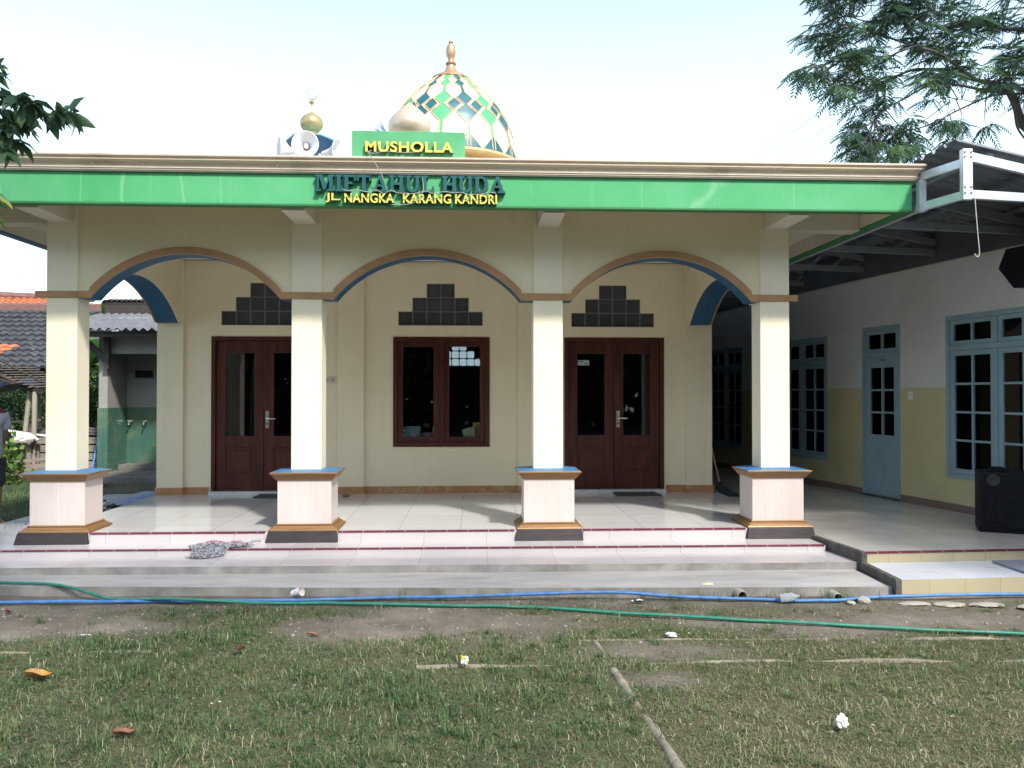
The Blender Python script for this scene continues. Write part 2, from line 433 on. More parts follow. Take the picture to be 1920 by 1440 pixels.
class MB:
    def __init__(s):
        s.v, s.f, s.m = [], [], []

    def add(s, vs, fs, mi=0):
        o = len(s.v)
        s.v += [tuple(p) for p in vs]
        s.f += [tuple(i + o for i in f) for f in fs]
        s.m += [mi] * len(fs)
        return s

    def box(s, x0, x1, y0, y1, z0, z1, mi=0, T=None):
        vs = [(x, y, z) for z in (z0, z1) for y in (y0, y1) for x in (x0, x1)]
        if T:
            vs = [T(*p) for p in vs]
        return s.add(vs, [(0, 2, 3, 1), (4, 5, 7, 6), (0, 1, 5, 4), (2, 6, 7, 3), (0, 4, 6, 2), (1, 3, 7, 5)], mi)

    def frustum(s, a, za, b, zb, mi=0):
        (x0, x1, y0, y1), (X0, X1, Y0, Y1) = a, b
        vs = [(x0, y0, za), (x1, y0, za), (x0, y1, za), (x1, y1, za), (X0, Y0, zb), (X1, Y0, zb), (X0, Y1, zb), (X1, Y1, zb)]
        return s.add(vs, [(0, 2, 3, 1), (4, 5, 7, 6), (0, 1, 5, 4), (2, 6, 7, 3), (0, 4, 6, 2), (1, 3, 7, 5)], mi)

    def quad(s, a, b, c, d, mi=0):
        return s.add([a, b, c, d], [(0, 1, 2, 3)], mi)

    def beam(s, p, q, wx, wz, mi=0):
        p, q = Vector(p), Vector(q)
        d = (q - p).normalized()
        u = d.cross(Vector((0, 0, 1)))
        if u.length < 1e-3:
            u = Vector((1, 0, 0))
        u.normalize()
        n = u.cross(d)
        vs = []
        for c in (p, q):
            for a, b in ((-1, -1), (1, -1), (1, 1), (-1, 1)):
                vs.append(c + u * a * wx / 2 + n * b * wz / 2)
        return s.add(vs, [(3, 2, 1, 0), (4, 5, 6, 7), (0, 1, 5, 4), (1, 2, 6, 5), (2, 3, 7, 6), (3, 0, 4, 7)], mi)

    def prism(s, poly, T, a, b, mi=0, side=None, caps=True):
        """poly: list of (u,w), T(u,w,d)->xyz"""
        n = len(poly)
        vs = [T(u, w_, a) for u, w_ in poly] + [T(u, w_, b) for u, w_ in poly]
        if caps:
            s.add(vs, [tuple(range(n)), tuple(range(2 * n - 1, n - 1, -1))], mi)
        s.add(vs, [(i, i + n, (i + 1) % n + n, (i + 1) % n) for i in range(n)], mi if side is None else side)
        return s

    def lathe(s, prof, c=(0, 0, 0), n=32, mi=0, M=None, a0=0.0):
        vs, fs = [], []
        for r, z in prof:
            for k in range(n):
                t = a0 + 2 * pi * k / n
                p = Vector((r * cos(t), r * sin(t), z))
                if M:
                    p = M @ p
                vs.append((p.x + c[0], p.y + c[1], p.z + c[2]))
        for i in range(len(prof) - 1):
            for k in range(n):
                fs.append((i * n + k, i * n + (k + 1) % n, (i + 1) * n + (k + 1) % n, (i + 1) * n + k))
        return s.add(vs, fs, mi)

    def tube(s, pts, r, n=8, mi=0, cap=True):
        pts = [Vector(p) for p in pts]
        rs = r if isinstance(r, (list, tuple)) else [r] * len(pts)
        vs, fs = [], []
        up = Vector((0, 0, 1))
        u = None
        for i, p in enumerate(pts):
            d = (pts[min(i + 1, len(pts) - 1)] - pts[max(i - 1, 0)])
            if d.length < 1e-9:
                d = Vector((0, 0, 1))
            d.normalize()
            if u is None:
                u = d.cross(up)
                if u.length < 0.05:
                    u = d.cross(Vector((1, 0, 0)))
            else:
                u = u - d * u.dot(d)
                if u.length < 1e-5:
                    u = d.cross(Vector((1, 0, 0.3)))
            u.normalize()
            v_ = d.cross(u)
            for k in range(n):
                t = 2 * pi * k / n
                vs.append(p + (u * cos(t) + v_ * sin(t)) * rs[i])
        for i in range(len(pts) - 1):
            for k in range(n):
                fs.append((i * n + k, i * n + (k + 1) % n, (i + 1) * n + (k + 1) % n, (i + 1) * n + k))
        if cap:
            fs.append(tuple(range(n - 1, -1, -1)))
            fs.append(tuple(range((len(pts) - 1) * n, len(pts) * n)))
        return s.add(vs, fs, mi)

    def build(s, name, mats, parent=None, smooth=None, bevel=0.0, loc=None, tones=None):
        if not isinstance(mats, (list, tuple)):
            mats = [mats]
        me = bpy.data.meshes.new(name)
        if parent is not None:
            o0 = LOC[parent]
        else:
            o0 = Vector(loc) if loc is not None else Vector((0, 0, 0))
            if loc is None and s.v:
                a = np.array(s.v)
                o0 = Vector((float((a[:, 0].min() + a[:, 0].max()) / 2), float((a[:, 1].min() + a[:, 1].max()) / 2), float(a[:, 2].min())))
        me.from_pydata([(p[0] - o0.x, p[1] - o0.y, p[2] - o0.z) for p in s.v], [], s.f)
        for m in mats:
            me.materials.append(m)
        if len(mats) > 1:
            me.polygons.foreach_set('material_index', s.m)
        if tones is not None:
            at = me.attributes.new('tone', 'FLOAT', 'FACE')
            at.data.foreach_set('value', np.array(tones, dtype=np.float32))
        bm = bmesh.new()
        bm.from_mesh(me)
        if tones is None:
            bmesh.ops.recalc_face_normals(bm, faces=bm.faces)
        bm.to_mesh(me)
        bm.free()
        if smooth is not None:
            me.polygons.foreach_set('use_smooth', [True] * len(me.polygons))
            me.set_sharp_from_angle(angle=radians(smooth))
        me.update()
        ob = bpy.data.objects.new(name, me)
        COL.objects.link(ob)
        if parent is not None:
            ob.parent = parent
            LOC[ob] = o0
        else:
            ob.location = o0
            LOC[ob] = o0
        if bevel:
            md = ob.modifiers.new('bevel', 'BEVEL')
            md.width = bevel
            md.segments = 2
            md.limit_method = 'ANGLE'
            md.angle_limit = radians(40)
        return ob


def tag(o, label, cat, group=None, kind=None):
    if label:
        o['label'] = label
    if cat:
        o['category'] = cat
    if group:
        o['group'] = group
    if kind:
        o['kind'] = kind
    return o


def thing(name, loc, label, cat, group=None):
    o = bpy.data.objects.new(name, None)
    o.empty_display_size = 0.2
    COL.objects.link(o)
    o.location = loc
    LOC[o] = Vector(loc)
    return tag(o, label, cat, group)


def holewall(mb, T, us, zs, holes, t, mat=lambda u, z: 0, reveal=None):
    """slab in (u,z), thickness t along depth 0..t, rectangular holes (u0,u1,z0,z1)"""
    us = sorted(set([round(x, 5) for x in us] + [round(x, 5) for h in holes for x in h[:2]]))
    zs = sorted(set([round(x, 5) for x in zs] + [round(x, 5) for h in holes for x in h[2:]]))

    def solid(i, j):
        if i < 0 or j < 0 or i >= len(us) - 1 or j >= len(zs) - 1:
            return False
        u, z = (us[i] + us[i + 1]) / 2, (zs[j] + zs[j + 1]) / 2
        return not any(h[0] < u < h[1] and h[2] < z < h[3] for h in holes)
    for i in range(len(us) - 1):
        for j in range(len(zs) - 1):
            if not solid(i, j):
                continue
            u0, u1, z0, z1 = us[i], us[i + 1], zs[j], zs[j + 1]
            mi = mat((u0 + u1) / 2, (z0 + z1) / 2)
            rv = mi if reveal is None else reveal
            mb.quad(T(u0, 0, z0), T(u1, 0, z0), T(u1, 0, z1), T(u0, 0, z1), mi)
            mb.quad(T(u1, t, z0), T(u0, t, z0), T(u0, t, z1), T(u1, t, z1), mi)
            for di, dj, a, b in ((-1, 0, (u0, z0), (u0, z1)), (1, 0, (u1, z1), (u1, z0)), (0, -1, (u1, z0), (u0, z0)), (0, 1, (u0, z1), (u1, z1))):
                if not solid(i + di, j + dj):
                    mb.quad(T(a[0], 0, a[1]), T(b[0], 0, b[1]), T(b[0], t, b[1]), T(a[0], t, a[1]), rv)
    return mb


def catmull(pts, k=6):
    pts = [Vector(p) for p in pts]
    P = [pts[0]] + pts + [pts[-1]]
    out = []
    for i in range(1, len(P) - 2):
        for j in range(k):
            t = j / k
            a, b, c, d = P[i - 1], P[i], P[i + 1], P[i + 2]
            out.append(0.5 * ((2 * b) + (c - a) * t + (2 * a - 5 * b + 4 * c - d) * t * t + (3 * b - a - 3 * c + d) * t ** 3))
    out.append(pts[-1])
    return out


def bakemesh(ob):
    """apply modifiers to the object's own mesh"""
    dg = bpy.context.evaluated_depsgraph_get()
    me = bpy.data.meshes.new_from_object(ob.evaluated_get(dg))
    old = ob.data
    ob.modifiers.clear()
    ob.data = me
    bpy.data.meshes.remove(old)


def skin(name, verts, edges, radii, mat, parent=None, levels=2, loc=None):
    me = bpy.data.meshes.new(name)
    o0 = LOC[parent] if parent is not None else Vector(loc)
    me.from_pydata([tuple(Vector(v) - o0) for v in verts], edges, [])
    ob = bpy.data.objects.new(name, me)
    COL.objects.link(ob)
    ob.modifiers.new('skin', 'SKIN').use_smooth_shade = True
    for i, r in enumerate(radii):
        r = r if isinstance(r, (tuple, list)) else (r, r)
        me.skin_vertices[0].data[i].radius = r
        me.skin_vertices[0].data[i].use_root = i == 0
    sb = ob.modifiers.new('sub', 'SUBSURF')
    sb.levels = sb.render_levels = levels
    ob.data.materials.append(mat)
    bpy.context.view_layer.update()
    bakemesh(ob)
    if not ob.data.materials:
        ob.data.materials.append(mat)
    if parent is not None:
        ob.parent = parent
    else:
        ob.location = o0
    LOC[ob] = o0
    return ob


# ================================================================== MOSQUE
XL, XR = -4.127, 3.219        # prayer hall side walls
YW = 11.05                    # front wall
FL = 0.29                     # veranda floor
mosque = thing('mosque_building', (-0.45, 8.0, 0), 'cream prayer house with green roof band, three blue arches and patterned dome', 'building')

# floor and steps
b = MB()
b.box(XL, 3.285, 8.02, YW + 9, -0.05, FL)
b.build('veranda_floor', FLOOR, mosque)


def step(name, y_at, x0, x1, yback, z, mtop, mfront, side_left):
    """tread with a front riser; y_at(x) is the front edge"""
    n = 160 if x0 < -5.5 else 8
    xs = [x0 + (x1 - x0) * i / n for i in range(n + 1)]
    mb = MB()
    for i in range(n):
        a, c = xs[i], xs[i + 1]
        mb.quad((a, y_at(a), z), (c, y_at(c), z), (c, yback, z), (a, yback, z), 0)
        mb.quad((a, y_at(a), -0.05), (c, y_at(c), -0.05), (c, y_at(c), z), (a, y_at(a), z), 1)
    mb.quad((x0, y_at(x0), -0.05), (x0, yback, -0.05), (x0, yback, z), (x0, y_at(x0), z), 1)
    mb.quad((x1, y_at(x1), -0.05), (x1, yback, -0.05), (x1, yback, z), (x1, y_at(x1), z), 1)
    return mb.build(name, [mtop, mfront], mosque)


step('step', lambda x: 7.655 - 0.008 * (x + 1), -4.58, 3.3, 12.6, 0.19, TREAD, RISER, True)
step('step', lambda x: 7.155 - 0.014 * (x + 0.5), -5.0, 3.36, 12.8, 0.135, TREAD, CONCR, True)


def yconc(x):
    xs = [-6, -3.79, -0.79, 1.32, 3.34]
    ys = [6.97, 6.81, 6.615, 6.52, 6.455]
    return float(np.interp(x, xs, ys)) + 0.010 * noise.noise(Vector((x * 3.1, 0.3, 0))) + 0.006 * noise.noise(Vector((x * 14, 0.7, 0)))


step('step', yconc, -5.6, 3.335, 13.0, 0.07, CONC, CONCR, True)
# riser of the veranda floor, with maroon nosing strips, between the column plinths
for a_, c_ in ((-3.615, -1.98), (-1.29, 0.40), (1.07, 2.67)):
    b = MB()
    b.box(a_, c_, 8.005, 8.018, 0.19, 0.280)
    b.build('riser_tile', RISER, mosque)
    b = MB()
    b.box(a_, c_, 7.998, 8.035, 0.2805, 0.2935)
    b.build('nosing', NOSE, mosque)
b = MB()
x0, x1 = -4.58, 3.29
yy = lambda x: 7.655 - 0.008 * (x + 1)
b.add([(x0, yy(x0) - 0.006, 0.182), (x1, yy(x1) - 0.006, 0.182), (x1, yy(x1) + 0.03, 0.182), (x0, yy(x0) + 0.03, 0.182), (x0, yy(x0) - 0.008, 0.1935), (x1, yy(x1) - 0.008, 0.1935), (x1, yy(x1) + 0.03, 0.1935), (x0, yy(x0) + 0.03, 0.1935)],
      [(0, 1, 5, 4), (4, 5, 6, 7), (0, 4, 7, 3), (1, 2, 6, 5)])
b.build('nosing', NOSE, mosque)

# columns: shaft > pedestal, mouldings, plinth
COLX = [(-4.11, -3.82, -4.21, -3.70), (-1.772, -1.481, -1.883, -1.368), (0.597, 0.889, 0.496, 0.993), (2.881, 3.177, 2.765, 3.281)]
for (sx0, sx1, px0, px1) in COLX:
    b = MB()
    b.box(sx0, sx1, 8.165, 8.425, 0.86, 3.4385)
    shaft = b.build('column', CREAMW if False else CREAM, mosque, bevel=0.004)
    shaft.data.materials[0] = CREAMW
    b = MB()
    b.box(px0, px1, 8.08, 8.47, 0.34, 0.80)
    b.build('pedestal', PEDT, shaft, bevel=0.003)
    b = MB()
    pm = (px0 + px1) / 2 + 0.01
    b.box(pm - 0.002, pm + 0.002, 8.0785, 8.0799, 0.356, 0.774)
    b.build('tile_joint', JOINT, shaft)
    b = MB()
    c = 0.055
    b.frustum((px0 - 0.012, px1 + 0.012, 8.068, 8.482), 0.775, (px0 - c, px1 + c, 8.08 - c, 8.47 + c), 0.835)
    b.box(px0 - c - 0.008, px1 + c + 0.008, 8.08 - c - 0.008, 8.47 + c + 0.008, 0.835, 0.853)
    b.build('cap_moulding', MOULD, shaft, bevel=0.004)
    b = MB()
    b.frustum((px0 - c, px1 + c, 8.08 - c, 8.47 + c), 0.8535, (sx0 - 0.01, sx1 + 0.01, 8.155, 8.435), 0.872)
    b.build('cap_top', BLUETOP, shaft)
    b = MB()
    e = 0.075
    b.frustum((px0 - e, px1 + e, 8.08 - 0.075, 8.47 + e), 0.296, (px0 - e + 0.01, px1 + e - 0.01, 8.08 - 0.065, 8.47 + e - 0.01), 0.315)
    b.frustum((px0 - e + 0.022, px1 + e - 0.022, 8.08 - 0.052, 8.47 + e - 0.022), 0.315, (px0 - 0.03, px1 + 0.03, 8.08 - 0.025, 8.47 + 0.03), 0.338)
    b.box(px0 - 0.018, px1 + 0.018, 8.064, 8.488, 0.338, 0.356)
    b.build('base_moulding', MOULD, shaft, bevel=0.005)
    b = MB()
    b.frustum((px0 - 0.09, px1 + 0.075, 7.965, 8.53), 0.185, (px0 - 0.068, px1 + 0.062, 7.99, 8.5), 0.2955)
    b.build('plinth', DARKST, shaft, bevel=0.004)

# arcades


def arc(c, hw, z0, rise, n=28):
    """points of a segmental arch from right spring to left spring"""
    R = (hw * hw + rise * rise) / (2 * rise)
    zc = z0 + rise - R
    a = math.asin(min(1, hw / R))
    return [(c + R * sin(a - 2 * a * i / n), zc + R * cos(a - 2 * a * i / n)) for i in range(n + 1)]


def arcade(name, T, u0, u1, spans, zb, rise, ztop, d0, d1, stub):
    """wall with arched openings; T(u,z,d). blue underside, ochre trim band"""
    mb = MB()
    edge = []
    pts = [(u0, zb)]
    for a, c in spans:
        A = arc((a + c) / 2, (c - a) / 2, zb, rise)[::-1]
        pts += A
    pts.append((u1, zb))
    for i in range(len(pts) - 1):
        (a, za), (c, zc) = pts[i], pts[i + 1]
        for d, fl in ((d0, 0), (d1, 1)):
            q = [T(a, za, d), T(c, zc, d), T(c, ztop, d), T(a, ztop, d)]
            if abs(a - c) > 1e-6:
                mb.quad(*q, 0)
        mb.quad(T(a, za, d0), T(c, zc, d0), T(c, zc, d1), T(a, za, d1), 1)
    mb.quad(T(u0, ztop, d0), T(u1, ztop, d0), T(u1, ztop, d1), T(u0, ztop, d1), 0)
    for u in (u0, u1):
        mb.quad(T(u, zb, d0), T(u, ztop, d0), T(u, ztop, d1), T(u, zb, d1), 0)
    o = mb.build(name, [CREAM, BLUE], mosque)
    # trim band following the lower edge, standing proud of the wall
    tb = MB()
    th = 0.062
    pth = [(u0 - stub[0], zb)] + pts[1:-1] + [(u1 + stub[1], zb)]
    up = []
    for i, (a, za) in enumerate(pth):
        p0 = pth[max(i - 1, 0)]
        p1 = pth[min(i + 1, len(pth) - 1)]
        tx, tz = p1[0] - p0[0], p1[1] - p0[1]
        L = sqrt(tx * tx + tz * tz)
        nx, nz = -tz / L, tx / L
        k = th if abs(nx) < 0.02 else th * 1.04
        up.append((a + nx * k, za + nz * k + 0.004))
    low = [(a, za + 0.004) for a, za in pth]
    f0, f1 = d0 - 0.025, d0 + 0.01
    for i in range(len(pth) - 1):
        A, B_, C_, D = low[i], low[i + 1], up[i + 1], up[i]
        tb.quad(T(*A, f0), T(*B_, f0), T(*C_, f0), T(*D, f0))
        tb.quad(T(*D, f0), T(*C_, f0), T(*C_, f1), T(*D, f1))
        tb.quad(T(*A, f0), T(*B_, f0), T(*B_, f1), T(*A, f1))
    for i in (0, -1):
        tb.quad(T(*low[i], f0), T(*up[i], f0), T(*up[i], f1), T(*low[i], f1))
    return o, tb


ZB, RISE = 2.535, 0.435
TF = lambda u, z, d: (u, d, z)
front, tb = arcade('arcade_wall', TF, -4.11, 3.177, [(-3.70, -1.885), (-1.365, 0.475), (0.985, 2.79)], ZB, RISE, 3.439, 8.18, 8.41, (0.105, 0.085))
tb.build('arch_trim', GOLD, front)
# band round the capitals where the shaft stands proud
for (sx0, sx1, px0, px1) in COLX:
    b = MB()
    b.box(sx0 - 0.002, sx1 + 0.002, 8.148, 8.166, ZB + 0.005, ZB + 0.066)
    b.build('arch_trim', GOLD, front)
for side, (xo, xi) in (('l', (-4.11, -3.83)), ('r', (3.177, 2.90))):
    if side == 'l':
        TS = lambda u, z, d: (-4.107 + d, u, z)
    else:
        TS = lambda u, z, d: (3.174 - d, u, z)
    o, tb = arcade('side_arcade_wall', TS, 8.41, YW, [(8.55, 10.93)], ZB, RISE, 3.37, 0.0, 0.274, (0.0, 0.0))
    tb.build('arch_trim', GOLD, o)

# prayer hall walls
DOORS = [(-3.44, -2.08), (1.223, 2.575)]
WIN = (-1.062, 0.222, 0.905, 2.37)
PYR = []


def pyramid(cx, z0, s, rows=(6, 4, 2)):
    out = []
    for r, n in enumerate(rows):
        out.append((cx - n * s / 2, cx + n * s / 2, z0 + r * s, z0 + (r + 1) * s))
    return out


SB = 0.187
PYRS = [(-2.755, 2.517), (-0.432, 2.522), (1.882, 2.512)]
holes = [(a, c, 0.0, 2.37) for a, c in DOORS] + [WIN]
for cx, z0 in PYRS:
    holes += pyramid(cx, z0, SB)
TW = lambda u, d, z: (u, YW + d, z)
b = MB()
holewall(b, TW, [XL, XR], [0.1, 3.37], holes, 0.15)
# pilasters
for a, c in ((XL, -3.79), (-1.79, -1.44), (0.593, 0.94), (2.865, XR)):
    b.box(a, c, YW - 0.045, YW - 0.001, FL, 3.37)
wall = b.build('wall', CREAM, mosque, bevel=0.003)
b = MB()
segs = [(-3.79, -3.46), (-2.06, -1.79), (-1.44, 0.593), (0.94, 1.205), (2.595, 2.865)]
for a, c in segs:
    b = MB()
    b.box(a, c, YW - 0.014, YW - 0.001, FL + 0.001, 0.385)
    b.build('skirting', SKIRT, wall)
for a, c in ((XL - 0.012, -3.778), (-1.802, -1.428), (0.581, 0.952), (2.853, XR + 0.012)):
    b = MB()
    b.box(a, c, YW - 0.059, YW - 0.046, FL + 0.001, 0.385)
    b.build('skirting', SKIRT, wall)
b = MB()
for x0, x1 in ((XL, XL + 0.15), (XR - 0.15, XR)):
    b.box(x0, x1, YW + 0.151, 20.0, 0.1, 3.37)
BP = pyramid(-0.335, 2.29, 0.185)
TBk = lambda u, d, z: (u, 20.0 + d, z)
holewall(b, TBk, [XL, XR], [0.1, 3.37], BP, 0.15)
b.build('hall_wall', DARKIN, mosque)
# pierced blocks in the rear wall
b = MB()
for (a, c, z0, z1) in BP:
    n = round((c - a) / 0.185)
    for k in range(n):
        u0 = a + k * 0.185
        b.box(u0, u0 + 0.012, 20.02, 20.10, z0, z1)
        b.box(u0 + 0.173, u0 + 0.185, 20.02, 20.10, z0, z1)
        b.box(u0 + 0.012, u0 + 0.173, 20.02, 20.10, z0, z0 + 0.012)
        b.box(u0 + 0.012, u0 + 0.173, 20.02, 20.10, z1 - 0.012, z1)
        for q in range(-3, 4):
            o_ = q * 0.046
            for sgn in (1, -1):
                p = Vector((u0 + 0.0925 + o_ - 0.08, 20.06 + 0.004 * sgn, z0 + 0.0925 - sgn * 0.08))
                qv = Vector((u0 + 0.0925 + o_ + 0.08, 20.06 + 0.004 * sgn, z0 + 0.0925 + sgn * 0.08))
                # clip to the block
                lo, hi = u0 + 0.012, u0 + 0.173
                d = qv - p
                t0 = max(0, (lo - p.x) / d.x)
                t1 = min(1, (hi - p.x) / d.x)
                if t1 > t0 + 0.05:
                    b.beam(p + d * t0, p + d * t1, 0.02, 0.014)
b.build('rear_vent_block', DARKIN, mosque)
# dark glass-block pyramids over doors and window
for (cx, z0), ins in zip(PYRS, (0, 1, 0)):
    mb = MB()
    for (a, c, za, zb) in pyramid(cx, z0, SB):
        mb.box(a + 0.001, c - 0.001, YW + 0.036, YW + 0.11, za + 0.0005, zb - 0.0005, 1)
        n = round((c - a) / SB)
        for k in range(n):
            u0 = a + k * SB
            g = 0.0085
            mb.frustum((u0 + g, u0 + SB - g, YW + 0.03, YW + 0.0355), za + g, (u0 + g, u0 + SB - g, YW + 0.03, YW + 0.0355), zb - g, 0)
            if ins and n < 6:
                for ix in range(-2, 3):
                    for iz in range(-2, 3):
                        if (ix + iz) % 2 == 0 and abs(ix) + abs(iz) < 4:
                            cxp, czp = u0 + SB / 2 + ix * 0.026, za + SB / 2 + iz * 0.026
                            mb.add([(cxp - 0.009, YW + 0.029, czp), (cxp, YW + 0.029, czp - 0.009), (cxp + 0.009, YW + 0.029, czp), (cxp, YW + 0.029, czp + 0.009)], [(0, 1, 2, 3)], 2)
    mb.build('vent_block_panel', [BLACKG, GROUT, GROUT], mosque, bevel=0.002)

# double doors


def double_door(x0, x1):
    zt = 2.368
    z0 = FL + 0.045
    f = MB()
    y0, y1 = YW - 0.012, YW + 0.11
    f.box(x0 + 0.001, x0 + 0.055, y0, y1, z0, zt)
    f.box(x1 - 0.055, x1 - 0.001, y0, y1, z0, zt)
    f.box(x0 + 0.055, x1 - 0.055, y0, y1, zt - 0.05, zt)
    d = f.build('door', MAHOG, mosque, bevel=0.004)
    s = MB()
    s.box(x0 - 0.01, x1 + 0.01, YW - 0.075, YW + 0.14, FL, z0 - 0.002)
    s.build('threshold', FLOOR, d)
    xm = (x0 + x1) / 2
    for a, c in ((x0 + 0.057, xm - 0.003), (xm + 0.003, x1 - 0.057)):
        l = MB()
        ya, yb = YW + 0.025, YW + 0.065
        st = 0.125
        zl, zm0, zm1, zr = z0 + 0.22, z0 + 0.57, z0 + 0.72, zt - 0.05 - 0.165
        l.box(a, a + st, ya, yb, z0 + 0.004, zt - 0.052)
        l.box(c - st, c, ya, yb, z0 + 0.004, zt - 0.052)
        l.box(a + st, c - st, ya, yb, z0 + 0.004, zl)
        l.box(a + st, c - st, ya, yb, zm0, zm1)
        l.box(a + st, c - st, ya, yb, zr, zt - 0.052)
        l.frustum((a + st, c - st, ya + 0.014, yb - 0.014), zl, (a + st, c - st, ya + 0.014, yb - 0.014), zm0)
        l.box(a + st + 0.045, c - st - 0.045, ya + 0.004, ya + 0.0135, zl + 0.045, zm0 - 0.045)
        l.build('door_leaf', MAHOG, d, bevel=0.004)
        p = MB()
        p.box(a + st, c - st, YW + 0.042, YW + 0.048, zm1, zr)
        p.build('glass_pane', GLASS, d)
    h = MB()
    hx = xm + 0.055 if x0 > 0 else xm + 0.045
    h.box(hx - 0.022, hx + 0.022, YW + 0.017, YW + 0.0245, 1.16, 1.385)
    h.tube([(hx, YW + 0.02, 1.285), (hx, YW - 0.035, 1.285), (hx + 0.03, YW - 0.045, 1.285), (hx + 0.12, YW - 0.045, 1.282)], 0.009, 8)
    h.build('handle', CHROME, d, smooth=40)
    h = MB()
    h.lathe([(0.0, 0), (0.012, 0), (0.012, 0.004), (0.0, 0.004)], (hx, YW + 0.0165, 1.215), 12, M=Matrix.Rotation(radians(90), 3, 'X'))
    h.build('keyhole', DARK, d)
    return d


d1 = double_door(*DOORS[0])
d2 = double_door(*DOORS[1])
# frosted sticker on the right-hand door glass
b = MB()
b.box(1.41, 1.565, YW + 0.0405, YW + 0.0415, 1.995, 2.065)
b.box(1.42, 1.49, YW + 0.0396, YW + 0.0404, 2.035, 2.055, 1)
b.box(1.50, 1.556, YW + 0.0396, YW + 0.0404, 2.005, 2.03, 1)
b.build('sticker', [colmat('pale_sticker', (0.4, 0.5, 0.52)), colmat('grey_sticker_mark', (0.2, 0.27, 0.3))], d2)

# window
f = MB()
x0, x1, z0, z1 = WIN
y0, y1 = YW - 0.015, YW + 0.12
f.box(x0 + .001, x0 + 0.06, y0, y1, z0 + .001, z1 - .001)
f.box(x1 - 0.06, x1 - .001, y0, y1, z0 + .001, z1 - .001)
f.box(x0 + 0.06, x1 - 0.06, y0, y1, z1 - 0.06, z1 - .001)
f.box(x0 + 0.06, x1 - 0.06, y0, y1, z0 + .001, z0 + 0.06)
f.box((x0 + x1) / 2 - 0.035, (x0 + x1) / 2 + 0.035, y0, y1, z0 + 0.06, z1 - 0.06)
win = f.build('window', MAHOG, mosque, bevel=0.004)
xm = (x0 + x1) / 2
for a, c in ((x0 + 0.062, xm - 0.037), (xm + 0.037, x1 - 0.062)):
    l = MB()
    s = 0.068
    ya, yb = YW + 0.02, YW + 0.06
    za, zb = z0 + 0.062, z1 - 0.062
    l.box(a, a + s, ya, yb, za, zb)
    l.box(c - s, c, ya, yb, za, zb)
    l.box(a + s, c - s, ya, yb, za, za + s)
    l.box(a + s, c - s, ya, yb, zb - s, zb)
    l.build('sash', MAHOG, win, bevel=0.003)
    p = MB()
    p.box(a + s, c - s, YW + 0.036, YW + 0.042, za + s, zb - s)
    p.build('glass_pane', GLASS, win)
l = MB()
l.box(x0 + 0.062, x1 - 0.062, YW + 0.066, YW + 0.4, z0 + 0.0605, z0 + 0.1)
l.build('inner_sill', MAHOG, win)
ZS = z0 + 0.1
BOOKS = [(-0.925, 0.075, 0.16, 0, (0.12, 0.33, 0.5), 'thin blue book standing at far left of the window sill'),
         (-0.80, 0.19, 0.17, 0, (0.25, 0.42, 0.42), 'grey green book with pale round emblem behind left window pane'),
         (-0.615, 0.13, 0.085, 0, (0.22, 0.24, 0.22), 'low dark book beside the grey green book on window sill'),
         (-0.475, 0.14, 0.165, 0, (0.4, 0.45, 0.52), 'pale grey blue book beside the middle window post'),
         (-0.04, 0.16, 0.13, -14, (0.5, 0.62, 0.45), 'pale green book leaning behind the right window pane'),
         (0.075, 0.155, 0.22, 0, (0.72, 0.48, 0.14), 'tall orange yellow book standing behind the leaning green book'),
         (0.20, 0.09, 0.16, 0, (0.16, 0.15, 0.17), 'dark patterned book at far right of the window sill')]
for i, (bx, bw, bh, rot, colr, lab) in enumerate(BOOKS):
    mb = MB()
    yb_ = YW + 0.115 + (0.05 if i == 5 else 0)
    mb.box(-bw / 2, bw / 2, -0.01, 0.0, 0, bh)
    mb.box(-bw / 2 + 0.004, bw / 2, 0.0, 0.018, 0.004, bh - 0.004, 1)
    mb.box(-bw / 2, bw / 2, 0.018, 0.022, 0, bh)
    if i == 1:
        mb.lathe([(0.0, 0), (0.035, 0), (0.035, 0.002), (0, 0.002)], (0, -0.012, 0.055), 16, 2, M=Matrix.Rotation(radians(-90), 3, 'X'))
        for k in range(5):
            t = radians(30 + 30 * k)
            mb.beam((0.045 * cos(t), -0.0115, 0.055 + 0.045 * sin(t)), (0.07 * cos(t), -0.0115, 0.055 + 0.07 * sin(t)), 0.004, 0.006, 2)
    elif i == 0:
        mb.box(-0.03, 0.03, -0.012, -0.0105, 0.03, 0.07, 2)
        mb.box(-0.03, 0.03, -0.012, -0.0105, 0.1, 0.13, 2)
    elif i == 2:
        mb.lathe([(0.0, 0), (0.03, 0), (0.03, 0.002), (0, 0.002)], (0.0, -0.012, 0.032), 16, 2, M=Matrix.Rotation(radians(-90), 3, 'X'))
    elif i == 4:
        mb.box(-0.03, 0.03, -0.012, -0.0105, 0.03, 0.1, 2)
    elif i == 6:
        for k in range(4):
            mb.box(-0.035, -0.015, -0.012, -0.0105, 0.02 + k * 0.035, 0.035 + k * 0.035, 2)
    zoff = abs(sin(radians(rot))) * bw / 2 if rot else 0
    o = mb.build('book', [colmat('book_cover_%d' % i, colr), PAPER, colmat('book_mark_%d' % i, (0.62, 0.62, 0.55) if i != 4 else (0.5, 0.6, 0.2))], None, loc=(0, 0, 0))
    o.location = (bx, yb_ + (-0.03 if i == 4 else 0), ZS + zoff)
    o.rotation_euler = (0, radians(rot), 0)
    tag(o, lab, 'book', 'books standing on the window sill')

